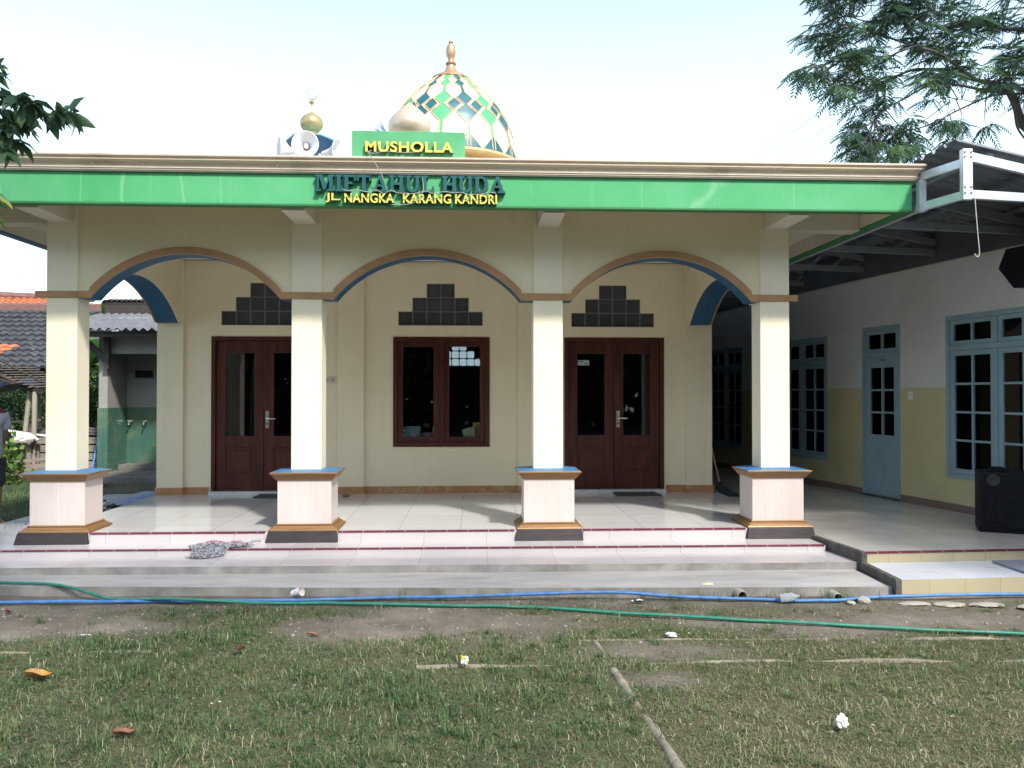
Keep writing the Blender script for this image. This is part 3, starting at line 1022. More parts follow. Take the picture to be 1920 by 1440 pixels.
# wall socket
b = MB()
b.box(-1.975, -1.90, YW - 0.012, YW - 0.001, 1.755, 1.84)
b.box(-1.893, -1.818, YW - 0.012, YW - 0.001, 1.755, 1.84)
b.lathe([(0.0, 0), (0.02, 0), (0.02, 0.003), (0, 0.003)], (-1.855, YW - 0.013, 1.797), 14, 1, M=Matrix.Rotation(radians(90), 3, 'X'))
b.box(-1.95, -1.925, YW - 0.015, YW - 0.0125, 1.775, 1.82, 1)
b.build('wall_socket', [colmat('ivory_plastic', (0.62, 0.58, 0.47), 0.4), colmat('ivory_shade', (0.36, 0.34, 0.28))], mosque)

# roof slab, ceiling, beams
EX0, EX1, EY0 = -4.95, 4.035, 7.40
b = MB()
b.box(EX0 + 0.1, EX1 - 0.1, EY0 + 0.1, 20.6, 3.44, 3.6)
b.build('roof_slab', SOFFIT, mosque)
b = MB()
b.box(XL + 0.3, XR - 0.33, 8.428, YW - 0.05, 3.372, 3.43)
b.box(XL + 0.15, XR - 0.15, YW + 0.155, 19.99, 3.372, 3.43)
b.build('ceiling', CEIL, mosque)
for (sx0, sx1, px0, px1) in COLX:
    cx = (sx0 + sx1) / 2
    b = MB()
    b.box(cx - 0.105, cx + 0.105, EY0 + 0.113, 8.164, 3.262, 3.439)
    b.build('beam', SOFFIT, mosque, bevel=0.004)
for yb in (8.19, 11.05):
    for a, c in ((EX0 + 0.113, -4.112), (3.179, EX1 - 0.114)):
        b = MB()
        b.box(a + 0.001, c, yb, yb + 0.2, 3.262, 3.439)
        b.build('beam', SOFFIT, mosque, bevel=0.004)
# fascia and lip
b = MB()
b.box(EX0, EX1, EY0, EY0 + 0.1, 3.292, 3.56)
b.box(EX0, EX0 + 0.1, EY0 + 0.1, 20.6, 3.292, 3.56)
b.box(EX1 - 0.1, EX1, EY0 + 0.1, 20.6, 3.292, 3.56)
fas = b.build('fascia', GREENF, mosque, bevel=0.004)
b = MB()
b.box(EX0 + 0.112, EX1 - 0.112, EY0 + 0.1005, EY0 + 0.112, 3.293, 3.439)
b.box(EX0 + 0.1005, EX0 + 0.112, EY0 + 0.1005, 20.5, 3.293, 3.439)
b.box(EX1 - 0.112, EX1 - 0.1005, EY0 + 0.1005, 20.5, 3.293, 3.439)
b.build('fascia_back', SOFFIT, fas)
b = MB()
b.box(EX0 - 0.004, EX1 + 0.004, EY0 - 0.006, EY0 + 0.1, 3.277, 3.2915)
b.box(EX1 - 0.1, EX1 + 0.004, EY0 + 0.1, 20.6, 3.277, 3.2915)
b.box(EX0 - 0.004, EX0 + 0.1, EY0 + 0.1, 20.6, 3.277, 3.2915, 1)
b.build('lip', [GREEND, BLUE], fas)
# bronze cornice
prof = [(0.0, 3.561), (0.026, 3.561), (0.026, 3.570), (0.036, 3.573), (0.036, 3.584), (0.044, 3.588), (0.044, 3.594), (0.036, 3.600), (0.036, 3.612), (0.042, 3.626), (0.054, 3.640), (0.072, 3.650), (0.080, 3.653), (0.080, 3.661), (0.070, 3.664), (0.070, 3.668), (0.084, 3.673), (0.092, 3.683), (0.092, 3.693), (0.084, 3.702), (0.06, 3.706), (0.0, 3.706)]


def xy(o):
    return [(EX0 - o, 20.6), (EX0 - o, EY0 - o), (EX1 + o, EY0 - o), (EX1 + o, 20.6)]


b = MB()
for i in range(len(prof) - 1):
    (o0, z0_), (o1, z1_) = prof[i], prof[i + 1]
    A, B_ = xy(o0), xy(o1)
    for k in range(3):
        b.quad((*A[k], z0_), (*A[k + 1], z0_), (*B_[k + 1], z1_), (*B_[k], z1_))
for k in range(3):
    I = xy(-0.12)
    O = xy(0.0)
    b.quad((*O[k], 3.706), (*O[k + 1], 3.706), (*I[k + 1], 3.7), (*I[k], 3.7))
    b.quad((*I[k], 3.7), (*I[k + 1], 3.7), (*I[k + 1], 3.56), (*I[k], 3.56))
    b.quad((*I[k], 3.56), (*I[k + 1], 3.56), (*xy(0)[k + 1], 3.56), (*xy(0)[k], 3.56))
corn = b.build('cornice', CORN, mosque, smooth=35)
b = MB()
for i in range(16):
    x = EX0 + 0.5 + i * 0.55 + random.uniform(-0.1, 0.1)
    b = MB()
    b.lathe([(0.0, -0.006), (0.006, -0.003), (0.006, 0.004), (0, 0.006)], (x, EY0 - 0.045, 3.622), 8)
    b.build('screw', CHROME, corn)

# big dome
DC = (-0.42, 15.5)
DP = [(1.27, 5.86), (1.25, 6.02), (1.19, 6.3), (1.115, 6.53), (1.04, 6.7), (0.92, 6.91), (0.80, 7.06), (0.66, 7.2), (0.52, 7.335), (0.40, 7.44), (0.31, 7.5)]
DZ = [p[1] for p in DP]
DR = [p[0] for p in DP]


def dr(z):
    return float(np.interp(z, DZ, DR))


def dpt(a, z, off=0.0):
    r = dr(z) + off
    return (DC[0] + r * sin(a), DC[1] - r * cos(a), z + off * 0.4)


zs = np.linspace(5.86, 7.5, 40)
b = MB()
b.lathe([(dr(z), z) for z in zs], (DC[0], DC[1], 0), 96)
dome = b.build('dome', WHITED, mosque, smooth=60)
b = MB()
b.lathe([(1.1, 3.6), (1.1, 5.7), (1.16, 5.74), (1.16, 5.78), (1.3, 5.8), (1.33, 5.84), (1.3, 5.89), (1.27, 5.9)], (DC[0], DC[1], 0), 64)
b.build('base_ring', GOLDD, dome, smooth=40)
b = MB()
fin = [(0.31, 7.485), (0.365, 7.49), (0.365, 7.52), (0.32, 7.55), (0.21, 7.58), (0.14, 7.64), (0.095, 7.72), (0.075, 7.79), (0.095, 7.8), (0.1, 7.82), (0.085, 7.84), (0.06, 7.86), (0.055, 7.9), (0.075, 7.95), (0.092, 8.02), (0.092, 8.07), (0.075, 8.14), (0.05, 8.19), (0.03, 8.21), (0.045, 8.22), (0.045, 8.235), (0.018, 8.245), (0.01, 8.33), (0.0, 8.36)]
b.lathe(fin, (DC[0], DC[1], 0), 32)
b.build('finial', COPPER, dome, smooth=50)
NCOL = 16
DA = 2 * pi / NCOL
A0 = radians(-6.5)
# (half width as a fraction of the column pitch, z)
CP = [(0.06, 5.905), (0.065, 6.36), (0.45, 6.545), (0.05, 6.705), (0.40, 6.84), (0.10, 6.97), (0.09, 7.14), (0.38, 7.225), (0.12, 7.31), (0.34, 7.38), (0.4, 7.48)]
rib = MB()


def dense(pl, k=5):
    out = []
    for (w0, z0_), (w1, z1_) in zip(pl[:-1], pl[1:]):
        for j in range(k):
            t = j / k
            out.append((w0 + (w1 - w0) * t, z0_ + (z1_ - z0_) * t))
    out.append(pl[-1])
    return out


def across(mb, a, w0, z0_, w1, z1_, off):
    K_ = 6
    for k in range(K_):
        f0, f1 = -1 + 2 * k / K_, -1 + 2 * (k + 1) / K_
        mb.quad(dpt(a + f0 * w0 * DA, z0_, off), dpt(a + f1 * w0 * DA, z0_, off), dpt(a + f1 * w1 * DA, z1_, off), dpt(a + f0 * w1 * DA, z1_, off))


for j in range(NCOL):
    a = A0 + j * DA
    par = j % 2
    cp = list(CP)
    panel = {0: MB(), 1: MB()}
    D = dense(cp)
    Tr = dense([(0.46, 5.9), (0.065, 6.13)], 5)
    for (w0, z0_), (w1, z1_) in zip(Tr[:-1], Tr[1:]):
        across(panel[1], a, w0, z0_, w1, z1_, 0.012)
    for s_ in (-1, 1):
        rib.tube([dpt(a + s_ * w_ * DA, z_, 0.013) for w_, z_ in Tr], 0.010, 5)
    for (w0, z0_), (w1, z1_) in zip(D[:-1], D[1:]):
        across(panel[par], a, w0, z0_, w1, z1_, 0.008)
    for s_ in (-1, 1):
        rib.tube([dpt(a + s_ * w_ * DA, z_, 0.012) for w_, z_ in D], 0.010, 5)
    # small teal lozenge between columns
    loz = MB()
    c_ = a + DA / 2
    dm = [(0.0, 6.575), (0.30, 6.705), (0.0, 6.835)]
    Dd = dense(dm, 3)
    for (w0, z0_), (w1, z1_) in zip(Dd[:-1], Dd[1:]):
        across(loz, c_, w0, z0_, w1, z1_, 0.008)
    for s_ in (-1, 1):
        rib.tube([dpt(c_ + s_ * w_ * DA, z_, 0.012) for w_, z_ in Dd], 0.009, 5)
    if par == 0:
        panel[0].build('mint_panel', MINT, dome)
    panel[1].build('teal_panel', TEALD, dome)
    loz.build('lozenge', TEALD, dome)
rib.build('lattice_rib', GOLDD, dome, smooth=60)

# small copper onion behind the sign
b = MB()
oc = (-0.612, 8.0)
b.lathe([(0.1, 3.6), (0.1, 4.07), (0.13, 4.08), (0.175, 4.1), (0.203, 4.145), (0.212, 4.19), (0.2, 4.235), (0.165, 4.285), (0.115, 4.335), (0.07, 4.375), (0.03, 4.405), (0.008, 4.425), (0.0, 4.43)], (*oc, 0), 40)
b.build('small_dome', COPPERP, mosque, smooth=50)

# turret for the loudspeakers
tc_ = (-1.94, 10.0)
b = MB()
b.lathe([(0.09, 3.6), (0.09, 4.42), (0.13, 4.43), (0.13, 4.46)], (*tc_, 0), 8, a0=pi / 8)
tur = b.build('turret', DBLUE, mosque)
b = MB()
b.lathe([(0.15, 4.44), (0.30, 4.63), (0.305, 4.64)], (*tc_, 0), 6, 0, a0=0)
b.lathe([(0.305, 4.641), (0.31, 4.655), (0.12, 4.70), (0.0, 4.705)], (*tc_, 0), 6, 1, a0=0)
b.build('turret_roof', [DBLUE, LBLUE], tur)
b = MB()
b.lathe([(r_, z_ - 0.085) for r_, z_ in [(0.085, 4.785), (0.085, 4.8), (0.075, 4.805), (0.08, 4.82), (0.07, 4.835), (0.1, 4.86), (0.13, 4.9), (0.139, 4.94), (0.13, 4.985), (0.1, 5.025), (0.06, 5.05), (0.022, 5.07), (0.012, 5.09), (0.009, 5.17), (0.035, 5.2), (0.009, 5.23), (0.005, 5.24)]], (*tc_, 0), 28)
b.build('turret_ball', BRASS, tur, smooth=40)
b = MB()
cz = 5.215
arcp = [(tc_[0] + 0.068 * sin(t), tc_[1], cz - 0.068 * cos(t)) for t in np.linspace(-2.9, 2.9, 30)]
b.tube(arcp, [0.0022 + 0.004 * abs(cos(t / 2)) for t in np.linspace(-2.9, 2.9, 30)], 6)
b.build('crescent', BRASS, tur, smooth=60)

# horn loudspeakers


def horn(ang, label, off):
    root = thing('horn_loudspeaker', (tc_[0] + off[0], tc_[1] + off[1], 4.33 + off[2]), label, 'loudspeaker', 'horn loudspeakers round the roof turret')
    o = LOC[root]
    M = Matrix.Rotation(ang, 3, 'Z') @ Matrix.Rotation(radians(90), 3, 'X')
    c = (o.x, o.y, o.z + 0.15)
    mb = MB()
    mb.lathe([(0.03, 0.0), (0.035, 0.05), (0.06, 0.12), (0.105, 0.18), (0.15, 0.215), (0.155, 0.22), (0.15, 0.222), (0.1, 0.186), (0.055, 0.126), (0.028, 0.06), (0.0, 0.055)], c, 32, M=M)
    mb.build('horn', HORN, root, smooth=50)
    mb = MB()
    mb.lathe([(0.0, 0.06), (0.02, 0.07), (0.026, 0.1), (0.026, 0.15), (0.02, 0.165), (0.0, 0.168)], c, 16, M=M)
    mb.build('phase_plug', WHITEP, root, smooth=50)
    mb = MB()
    mb.lathe([(0.0, -0.1), (0.055, -0.1), (0.06, -0.09), (0.06, -0.005), (0.03, 0.0)], c, 20, M=M)
    mb.build('driver', HORN, root, smooth=40)
    mb = MB()
    mb.tube([(o.x, o.y, o.z - 0.7), (o.x, o.y, o.z + 0.1)], 0.012, 8)
    mb.build('bracket', GALV, root)


horn(radians(3), 'round grey horn loudspeaker under the small roof turret, facing the yard', (0.0, -0.22, 0))
horn(radians(-68), 'grey horn loudspeaker on the left of the roof turret, turned sideways', (-0.14, -0.12, 0.0))
horn(radians(72), 'grey horn loudspeaker on the right of the roof turret, turned sideways', (0.13, -0.06, 0.0))

# ------------------------------------------------------------------ signs and lettering
sroot = thing('name_board', (-0.576, 7.4, 3.705), 'green board reading MUSHOLLA in yellow letters, standing on the cornice', 'sign')
b = MB()
b.box(-1.079, -0.073, 7.39, 7.44, 3.707, 3.952)
b.build('board', SIGNG, sroot, bevel=0.003)


def text_mesh(txt, x0, x1, z0, z1, yf, depth, name, mats, parent=None, loc=None, bold=0.02, spacing=1.0):
    cu = bpy.data.curves.new('t', 'FONT')
    cu.body = txt
    cu.size = 1
    cu.offset = bold
    cu.extrude = 0.5
    cu.space_character = spacing
    cu.resolution_u = 6
    ob = bpy.data.objects.new('t', cu)
    COL.objects.link(ob)
    bpy.context.view_layer.update()
    me = bpy.data.meshes.new_from_object(ob.evaluated_get(bpy.context.evaluated_depsgraph_get()))
    bpy.data.objects.remove(ob)
    n = len(me.vertices)
    co = np.empty(n * 3)
    me.vertices.foreach_get('co', co)
    co = co.reshape(-1, 3)
    mn, mx = co.min(0), co.max(0)
    mb = MB()
    X = x0 + (co[:, 0] - mn[0]) / (mx[0] - mn[0]) * (x1 - x0)
    Z = z0 + (co[:, 1] - mn[1]) / (mx[1] - mn[1]) * (z1 - z0)
    Y = yf + (0.5 - co[:, 2]) * depth
    mb.v = list(zip(X.tolist(), Y.tolist(), Z.tolist()))
    for p in me.polygons:
        mb.f.append(tuple(p.vertices))
        mb.m.append(0 if abs(p.normal.z) > 0.5 else 1)
    bpy.data.meshes.remove(me)
    return mb.build(name, mats, parent, loc=loc)


text_mesh('MUSHOLLA', -0.955, -0.178, 3.752, 3.848, 7.345, 0.045, 'lettering', [YELLOW, BROWNL], sroot, bold=0.03, spacing=1.1)
ad = thing('address_lettering', (-0.54, 7.4, 3.297), 'small yellow raised letters JL. NANGKA KARANG KANDRI along the bottom of the green band', 'lettering')
for txt, xa, xb in (('JL.', -1.302, -1.172), ('NANGKA', -1.138, -0.70), ('KARANG', -0.622, -0.195), ('KANDRI', -0.160, 0.213)):
    text_mesh(txt, xa, xb, 3.300, 3.384, 7.352, 0.045, 'word', [YELLOW, BROWNL], ad, bold=0.024, spacing=1.06)


def ringpoly(cx, cz, rx, rz, ix, iz, a0, a1, n=12):
    A = np.linspace(a0, a1, n)
    return [(cx + rx * cos(t), cz + rz * sin(t)) for t in A] + [(cx + ix * cos(t), cz + iz * sin(t)) for t in A[::-1]]


def R_(a, c, z0, z1):
    return [(a, z0), (c, z0), (c, z1), (a, z1)]


SL = {
    'H': (0.92, [R_(.08, .29, .12, .88), R_(.63, .84, .12, .88), R_(.29, .63, .43, .58), R_(0, .38, 0, .12), R_(0, .38, .88, 1), R_(.54, .92, 0, .12), R_(.54, .92, .88, 1)]),
    'I': (0.4, [R_(.09, .31, .12, .88), R_(0, .4, 0, .12), R_(0, .4, .88, 1)]),
    'T': (0.84, [R_(0, .84, .86, 1), R_(0, .11, .64, .86), R_(.73, .84, .64, .86), R_(.31, .53, .12, .86), R_(.2, .64, 0, .12)]),
    'F': (0.76, [R_(.08, .3, .12, .86), R_(0, .44, 0, .12), R_(0, .76, .86, 1), R_(.65, .76, .64, .86), R_(.3, .56, .44, .58)]),
    'L': (0.76, [R_(.08, .3, .13, .88), R_(0, .4, .88, 1), R_(0, .76, 0, .13), R_(.65, .76, .13, .38)]),
    'U': (0.9, [R_(.08, .29, .34, .88), R_(0, .38, .88, 1), R_(.62, .82, .34, .88), R_(.54, .9, .88, 1), ringpoly(.45, .34, .37, .35, .17, .19, pi, 2 * pi)]),
    'D': (0.88, [R_(.08, .3, .13, .87), R_(0, .42, .87, 1), R_(0, .42, 0, .13), ringpoly(.42, .5, .46, .5, .22, .37, -pi / 2, pi / 2, 18)]),
    'A': (0.96, [[(.14, .12), (.25, .12), (.455, .78), (.455, 1), (.4, 1)], [(.455, 1), (.57, 1), (.87, .12), (.62, .12), (.455, .78)], [(.312, .32), (.573, .32), (.543, .44), (.349, .44)], R_(0, .36, 0, .12), R_(.5, .96, 0, .12)]),
    'M': (1.14, [R_(.09, .22, .12, .88), R_(.83, 1.05, .12, .88), R_(0, .33, 0, .12), R_(.72, 1.14, 0, .12), R_(0, .22, .88, 1), R_(.83, 1.14, .88, 1),
                 [(.22, .9), (.22, 1), (.42, 1), (.6, .42), (.54, .1), (.48, .1)], [(.6, .42), (.54, .1), (.6, .1), (.83, .72), (.83, 1), (.8, 1)]]),
}
lay = []
xx = 0
for ch in 'MIFTAHUL HUDA':
    if ch == ' ':
        xx += 0.42
        continue
    lay.append((ch, xx))
    xx += SL[ch][0] + 0.07
tot = xx - 0.07
LX0, LX1, LZ0, LZ1 = -1.392, 0.287, 3.397, 3.545
nl_ = thing('name_lettering', (-0.55, 7.4, 3.4), 'large dark teal slab-serif letters MIFTAHUL HUDA across the green band', 'lettering')
for lo, hi in ((0, 8), (8, 12)):
    b = MB()
    for ch, x in lay[lo:hi]:
        for i, poly in enumerate(SL[ch][1]):
            P = [(LX0 + (x + u) / tot * (LX1 - LX0), LZ0 + z * (LZ1 - LZ0)) for u, z in poly]
            b.prism(P, lambda u, w_, d: (u, d, w_), 7.345, 7.398, 0, 1)
    b.build('word', [TEALF, TEALS], nl_)
# loose wires of the lettering
b = MB()
b.tube(catmull([(-0.90, 7.35, 3.77), (-0.93, 7.33, 3.74), (-0.90, 7.24, 3.70), (-0.88, 7.25, 3.66), (-0.82, 7.29, 3.57), (-0.79, 7.31, 3.50)], 5), 0.0035, 5)
b.tube(catmull([(-0.92, 7.335, 3.745), (-0.87, 7.335, 3.735), (-0.78, 7.338, 3.755), (-0.6, 7.338, 3.745), (-0.45, 7.338, 3.76)], 5), 0.003, 5)
pts = [(-1.15, 7.317, 3.41)]
for i in range(22):
    x = -1.1 + i * 0.062
    pts.append((x, 7.312 + 0.006 * (i % 2), 3.395 + random.uniform(-0.022, 0.012)))
b.tube(catmull(pts, 4), 0.0032, 5)
b.tube(catmull([(-0.45, 7.318, 3.52), (-0.44, 7.315, 3.42), (-0.47, 7.312, 3.34), (-0.56, 7.318, 3.285), (-0.72, 7.33, 3.28)], 5), 0.003, 5)
t = b.build('loose_wire', colmat('grey_wire', (0.42, 0.4, 0.36)), None)
tag(t, 'thin loose grey wire drooping across the raised letters and cornice', 'wire')
# blue bristle fan behind the board
b = MB()
for k in range(26):
    a = radians(118 + 42 * random.random())
    L = random.uniform(0.1, 0.155)
    p0 = Vector((-0.78, 7.62, 3.98))
    p1 = p0 + Vector((L * cos(a), random.uniform(-0.02, 0.02), L * sin(a)))
    b.beam(p0 + Vector((random.uniform(-.015, .015), 0, 0)), p1, 0.004, 0.002)
b.tube([(-0.78, 7.62, 3.60), (-0.78, 7.62, 3.99)], 0.012, 8)
t = b.build('bristle_brush', colmat('dusty_blue_bristle', (0.16, 0.27, 0.38)), None)
tag(t, 'small blue bristle brush poking up behind the green board', 'brush')

# ================================================================== WING
KW = 0.167
_l = sqrt(1 + KW * KW)
WD = Vector((-KW / _l, 1 / _l, 0))
WN = Vector((-WD.y, WD.x, 0))      # towards the yard
WO = Vector((5.52, 10.43, 0))


def TWg(s, d, z):
    """s along wall (back), d into the wall, z up"""
    p = WO + WD * s - WN * d
    return (p.x, p.y, z)


WF = 0.225
wing = thing('side_building', (5.52, 10.43, 0), 'white and ochre side building with pale blue windows, door and tiled porch', 'building')
WWIN = [(1.62, 3.05, 0.62, 2.47), (-2.32, -0.81, 0.615, 2.535)]
WDOOR = (0.005, 0.79, 0.20, 2.52)
b = MB()
holewall(b, TWg, [-6.2, 9.2], [0.0, 0.31, 1.69, 3.62], WWIN + [WDOOR, (4.2, 5.6, 0.62, 2.47)], 0.16, mat=lambda u, z: 0 if z > 1.69 else 1)
ww = b.build('wall', [WWHITE, WOCHRE], wing, bevel=0.003)
b = MB()
for a, c in ((-6.2, 0.0), (0.795, 9.2)):
    b.box(a, c, -0.012, -0.001, WF, 0.315, T=TWg)
b.build('skirting', WSKIRT, ww)
b = MB()
b.box(-6.2, 9.2, -0.05, -0.002, 3.2, 3.62, T=TWg)
b.build('shaded_plate', plain('shadow_toned_plate', (0.06, 0.066, 0.078), 0.7, var=0.3, scale=3), wing)  # dark plate, the shadow under the canopy roof is in its colour
b = MB()
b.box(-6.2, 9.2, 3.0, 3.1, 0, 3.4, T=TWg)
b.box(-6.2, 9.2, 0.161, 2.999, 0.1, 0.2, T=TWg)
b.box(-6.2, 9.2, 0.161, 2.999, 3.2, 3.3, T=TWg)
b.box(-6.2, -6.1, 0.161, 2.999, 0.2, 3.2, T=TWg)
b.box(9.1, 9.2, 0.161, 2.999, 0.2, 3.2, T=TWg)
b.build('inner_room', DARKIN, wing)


def casement(s0, s1, z0, z1, cols, door=False):
    d0, d1 = -0.01, 0.09
    zt = z1 - 0.385
    f = MB()
    t = 0.055
    f.box(s0 + .001, s0 + t, d0, d1, z0, z1 - .001, T=TWg)
    f.box(s1 - t, s1 - .001, d0, d1, z0, z1 - .001, T=TWg)
    f.box(s0 + t, s1 - t, d0, d1, z1 - t, z1 - .001, T=TWg)
    f.box(s0 + t, s1 - t, d0, d1, zt - 0.03, zt + 0.03, T=TWg)
    if not door:
        f.box(s0 + t, s1 - t, d0, d1, z0 + 0.001, z0 + t, T=TWg)
    W = (s1 - s0 - 2 * t) / cols
    for k in range(1, cols):
        m = s0 + t + W * k
        f.box(m - 0.025, m + 0.025, d0 + 0.003, d1, z0 + t, zt - 0.03, T=TWg)
        f.box(m - 0.025, m + 0.025, d0 + 0.003, d1, zt + 0.03, z1 - t, T=TWg)
    par = f.build('door' if door else 'window', PALEB, wing, bevel=0.003)
    for k in range(cols):
        a = s0 + t + W * k + (0.027 if k else 0.002)
        c = s0 + t + W * (k + 1) - (0.027 if k < cols - 1 else 0.002)
        # transom
        g = MB()
        q = 0.05
        za, zb = zt + 0.032, z1 - t - 0.002
        for A in ((a, a + q, za, zb), (c - q, c, za, zb), (a + q, c - q, za, za + q), (a + q, c - q, zb - q, zb), ((a + c) / 2 - 0.014, (a + c) / 2 + 0.014, za + q, zb - q)):
            g.box(A[0], A[1], 0.012, 0.045, A[2], A[3], T=TWg)
        g.build('transom_sash', PALEB, par, bevel=0.002)
        p = MB()
        p.box(a + q, c - q, 0.026, 0.03, za + q, zb - q, T=TWg)
        # main sash / leaf
        g = MB()
        q = 0.06
        za, zb = z0 + (0.03 if door else t + 0.002), zt - 0.032
        if door:
            zmid = za + 0.78
            g.box(a, a + 0.09, 0.012, 0.05, za, zb, T=TWg)
            g.box(c - 0.09, c, 0.012, 0.05, za, zb, T=TWg)
            g.box(a + 0.09, c - 0.09, 0.012, 0.05, za, za + 0.14, T=TWg)
            g.box(a + 0.09, c - 0.09, 0.012, 0.05, zmid - 0.05, zmid + 0.05, T=TWg)
            g.box(a + 0.09, c - 0.09, 0.012, 0.05, zb - 0.14, zb, T=TWg)
            g.box(a + 0.09, c - 0.09, 0.022, 0.042, za + 0.14, zmid - 0.05, T=TWg)
            mm_ = (a + c) / 2
            g.box(mm_ - 0.02, mm_ + 0.02, 0.013, 0.0218, za + 0.14, zmid - 0.05, T=TWg)
            lo, hi, l_, r_ = zmid + 0.05, zb - 0.14, a + 0.09, c - 0.09
            rows = 3
        else:
            for A in ((a, a + q, za, zb), (c - q, c, za, zb), (a + q, c - q, za, za + q), (a + q, c - q, zb - q, zb)):
                g.box(A[0], A[1], 0.012, 0.05, A[2], A[3], T=TWg)
            lo, hi, l_, r_ = za + q, zb - q, a + q, c - q
            rows = 4
        mm_ = (l_ + r_) / 2
        g.box(mm_ - 0.013, mm_ + 0.013, 0.016, 0.046, lo, hi, T=TWg)
        for r in range(1, rows):
            zz = lo + (hi - lo) * r / rows
            g.box(l_, mm_ - 0.013, 0.016, 0.046, zz - 0.013, zz + 0.013, T=TWg)
            g.box(mm_ + 0.013, r_, 0.016, 0.046, zz - 0.013, zz + 0.013, T=TWg)
        g.build('door_leaf' if door else 'sash', PALEB, par, bevel=0.002)
        p.box(l_, r_, 0.028, 0.032, lo, hi, T=TWg)
        p.build('glass_pane', GLASS, par)
    return par


casement(*WWIN[0], 2)
w2 = casement(*WWIN[1], 2)
casement(4.2, 5.6, 0.62, 2.47, 2)
dw = casement(*WDOOR, 1, door=True)
b = MB()
b.box(0.0, 0.8, -0.05, 0.1, WF - 0.01, WF + 0.025, T=TWg)
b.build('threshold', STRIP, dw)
b = MB()
b.box(0.31, 0.43, 0.008, 0.0115, 2.045, 2.08, T=TWg)
b.build('number_plate', colmat('dull_door_plate', (0.14, 0.22, 0.28)), dw)
# pale curtain edge behind the right window's first pane
b = MB()
for k in range(14):
    s_ = -1.16 + k * 0.02
    b.box(s_, s_ + 0.021, 0.12 + 0.012 * (k % 2), 0.126 + 0.012 * (k % 2), 1.52, 2.1, T=TWg)
cu_ = b.build('curtain', colmat('pale_curtain', (0.6, 0.6, 0.6), 0.9), w2)
b = MB()
b.box(-0.235, -0.155, -0.012, -0.001, 1.54, 1.64, T=TWg)
b.box(-0.215, -0.175, -0.016, -0.0125, 1.565, 1.615, 1, T=TWg)
b.build('light_switch', [WHITEP, colmat('cream_switch', (0.6, 0.58, 0.5))], ww)
# porch floor, front steps
b = MB()
poly = [(3.345, 7.915), (3.425, 7.07), (6.4, 7.2), (6.4, 9.0), (5.55, 10.42), (3.9, 20.0), (3.22, 20.0), (3.222, 8.55), (3.34, 8.5)]
b.prism(poly, lambda u, w_, d: (u, w_, d), 0.05, WF)
b.build('porch_floor', WFLOOR, wing)
b = MB()
yb_ = lambda x: 7.062 + 0.05 * (x - 3.4)
b.add([(3.425, yb_(3.425) - 0.008, 0.137), (6.4, yb_(6.4) - 0.008, 0.137), (6.4, yb_(6.4) - 0.008, 0.216), (3.425, yb_(3.425) - 0.008, 0.216)], [(0, 1, 2, 3)])
b.build('riser_tile', WRISER, wing)
b = MB()
b.add([(x, yb_(x) + dy, z) for z in (0.2165, 0.2285) for x, dy in ((3.42, -0.014), (6.4, -0.014), (6.4, 0.03), (3.42, 0.03))], [(0, 1, 5, 4), (4, 5, 6, 7), (0, 4, 7, 3), (1, 2, 6, 5), (0, 3, 2, 1)])
b.build('nosing', NOSE, wing)
b = MB()
yf_ = lambda x: 6.40 + 0.055 * (x - 3.36)
b.quad((3.385, yf_(3.385), 0.136), (6.4, yf_(6.4), 0.136), (6.4, 7.3, 0.136), (3.385, 7.3, 0.136), 0)
b.quad((3.385, yf_(3.385), -0.05), (6.4, yf_(6.4), -0.05), (6.4, yf_(6.4), 0.136), (3.385, yf_(3.385), 0.136), 1)
b.quad((6.4, yf_(6.4), -0.05), (6.4, 7.3, -0.05), (6.4, 7.3, 0.136), (6.4, yf_(6.4), 0.136), 1)
b.build('step', [WSTEP, WRISER], wing)
b = MB()
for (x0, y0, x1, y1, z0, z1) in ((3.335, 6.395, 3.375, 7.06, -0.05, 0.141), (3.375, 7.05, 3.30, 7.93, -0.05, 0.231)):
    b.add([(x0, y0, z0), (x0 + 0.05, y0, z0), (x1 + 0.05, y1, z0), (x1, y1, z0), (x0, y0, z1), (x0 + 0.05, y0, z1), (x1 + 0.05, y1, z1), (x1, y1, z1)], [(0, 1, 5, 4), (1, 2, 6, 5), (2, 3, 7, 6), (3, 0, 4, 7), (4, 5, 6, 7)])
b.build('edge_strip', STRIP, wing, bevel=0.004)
# far end of the passage
b = MB()
YE = 19.0
TE = lambda u, d, z: (u, YE + d, z)
cross = []
for ix, iz in ((-1, 1), (1, 1), (-1, -1), (1, -1), (2, 0)):
    cross.append((3.5 + ix * 0.09 - 0.03, 3.5 + ix * 0.09 + 0.03, 2.33 + iz * 0.09 - 0.03, 2.33 + iz * 0.09 + 0.03))
holewall(b, TE, [3.22, 4.3], [0.1, 3.7], cross, 0.15)
ew = b.build('end_wall', WWHITE, wing)
b = MB()
b.box(3.42, 4.0, YE - 0.05, YE - 0.001, WF, 2.15)
b.box(3.36, 3.42, YE - 0.08, YE - 0.001, WF, 2.22)
b.box(4.0, 4.06, YE - 0.08, YE - 0.001, WF, 2.22)
b.build('end_door', PALEB, ew)

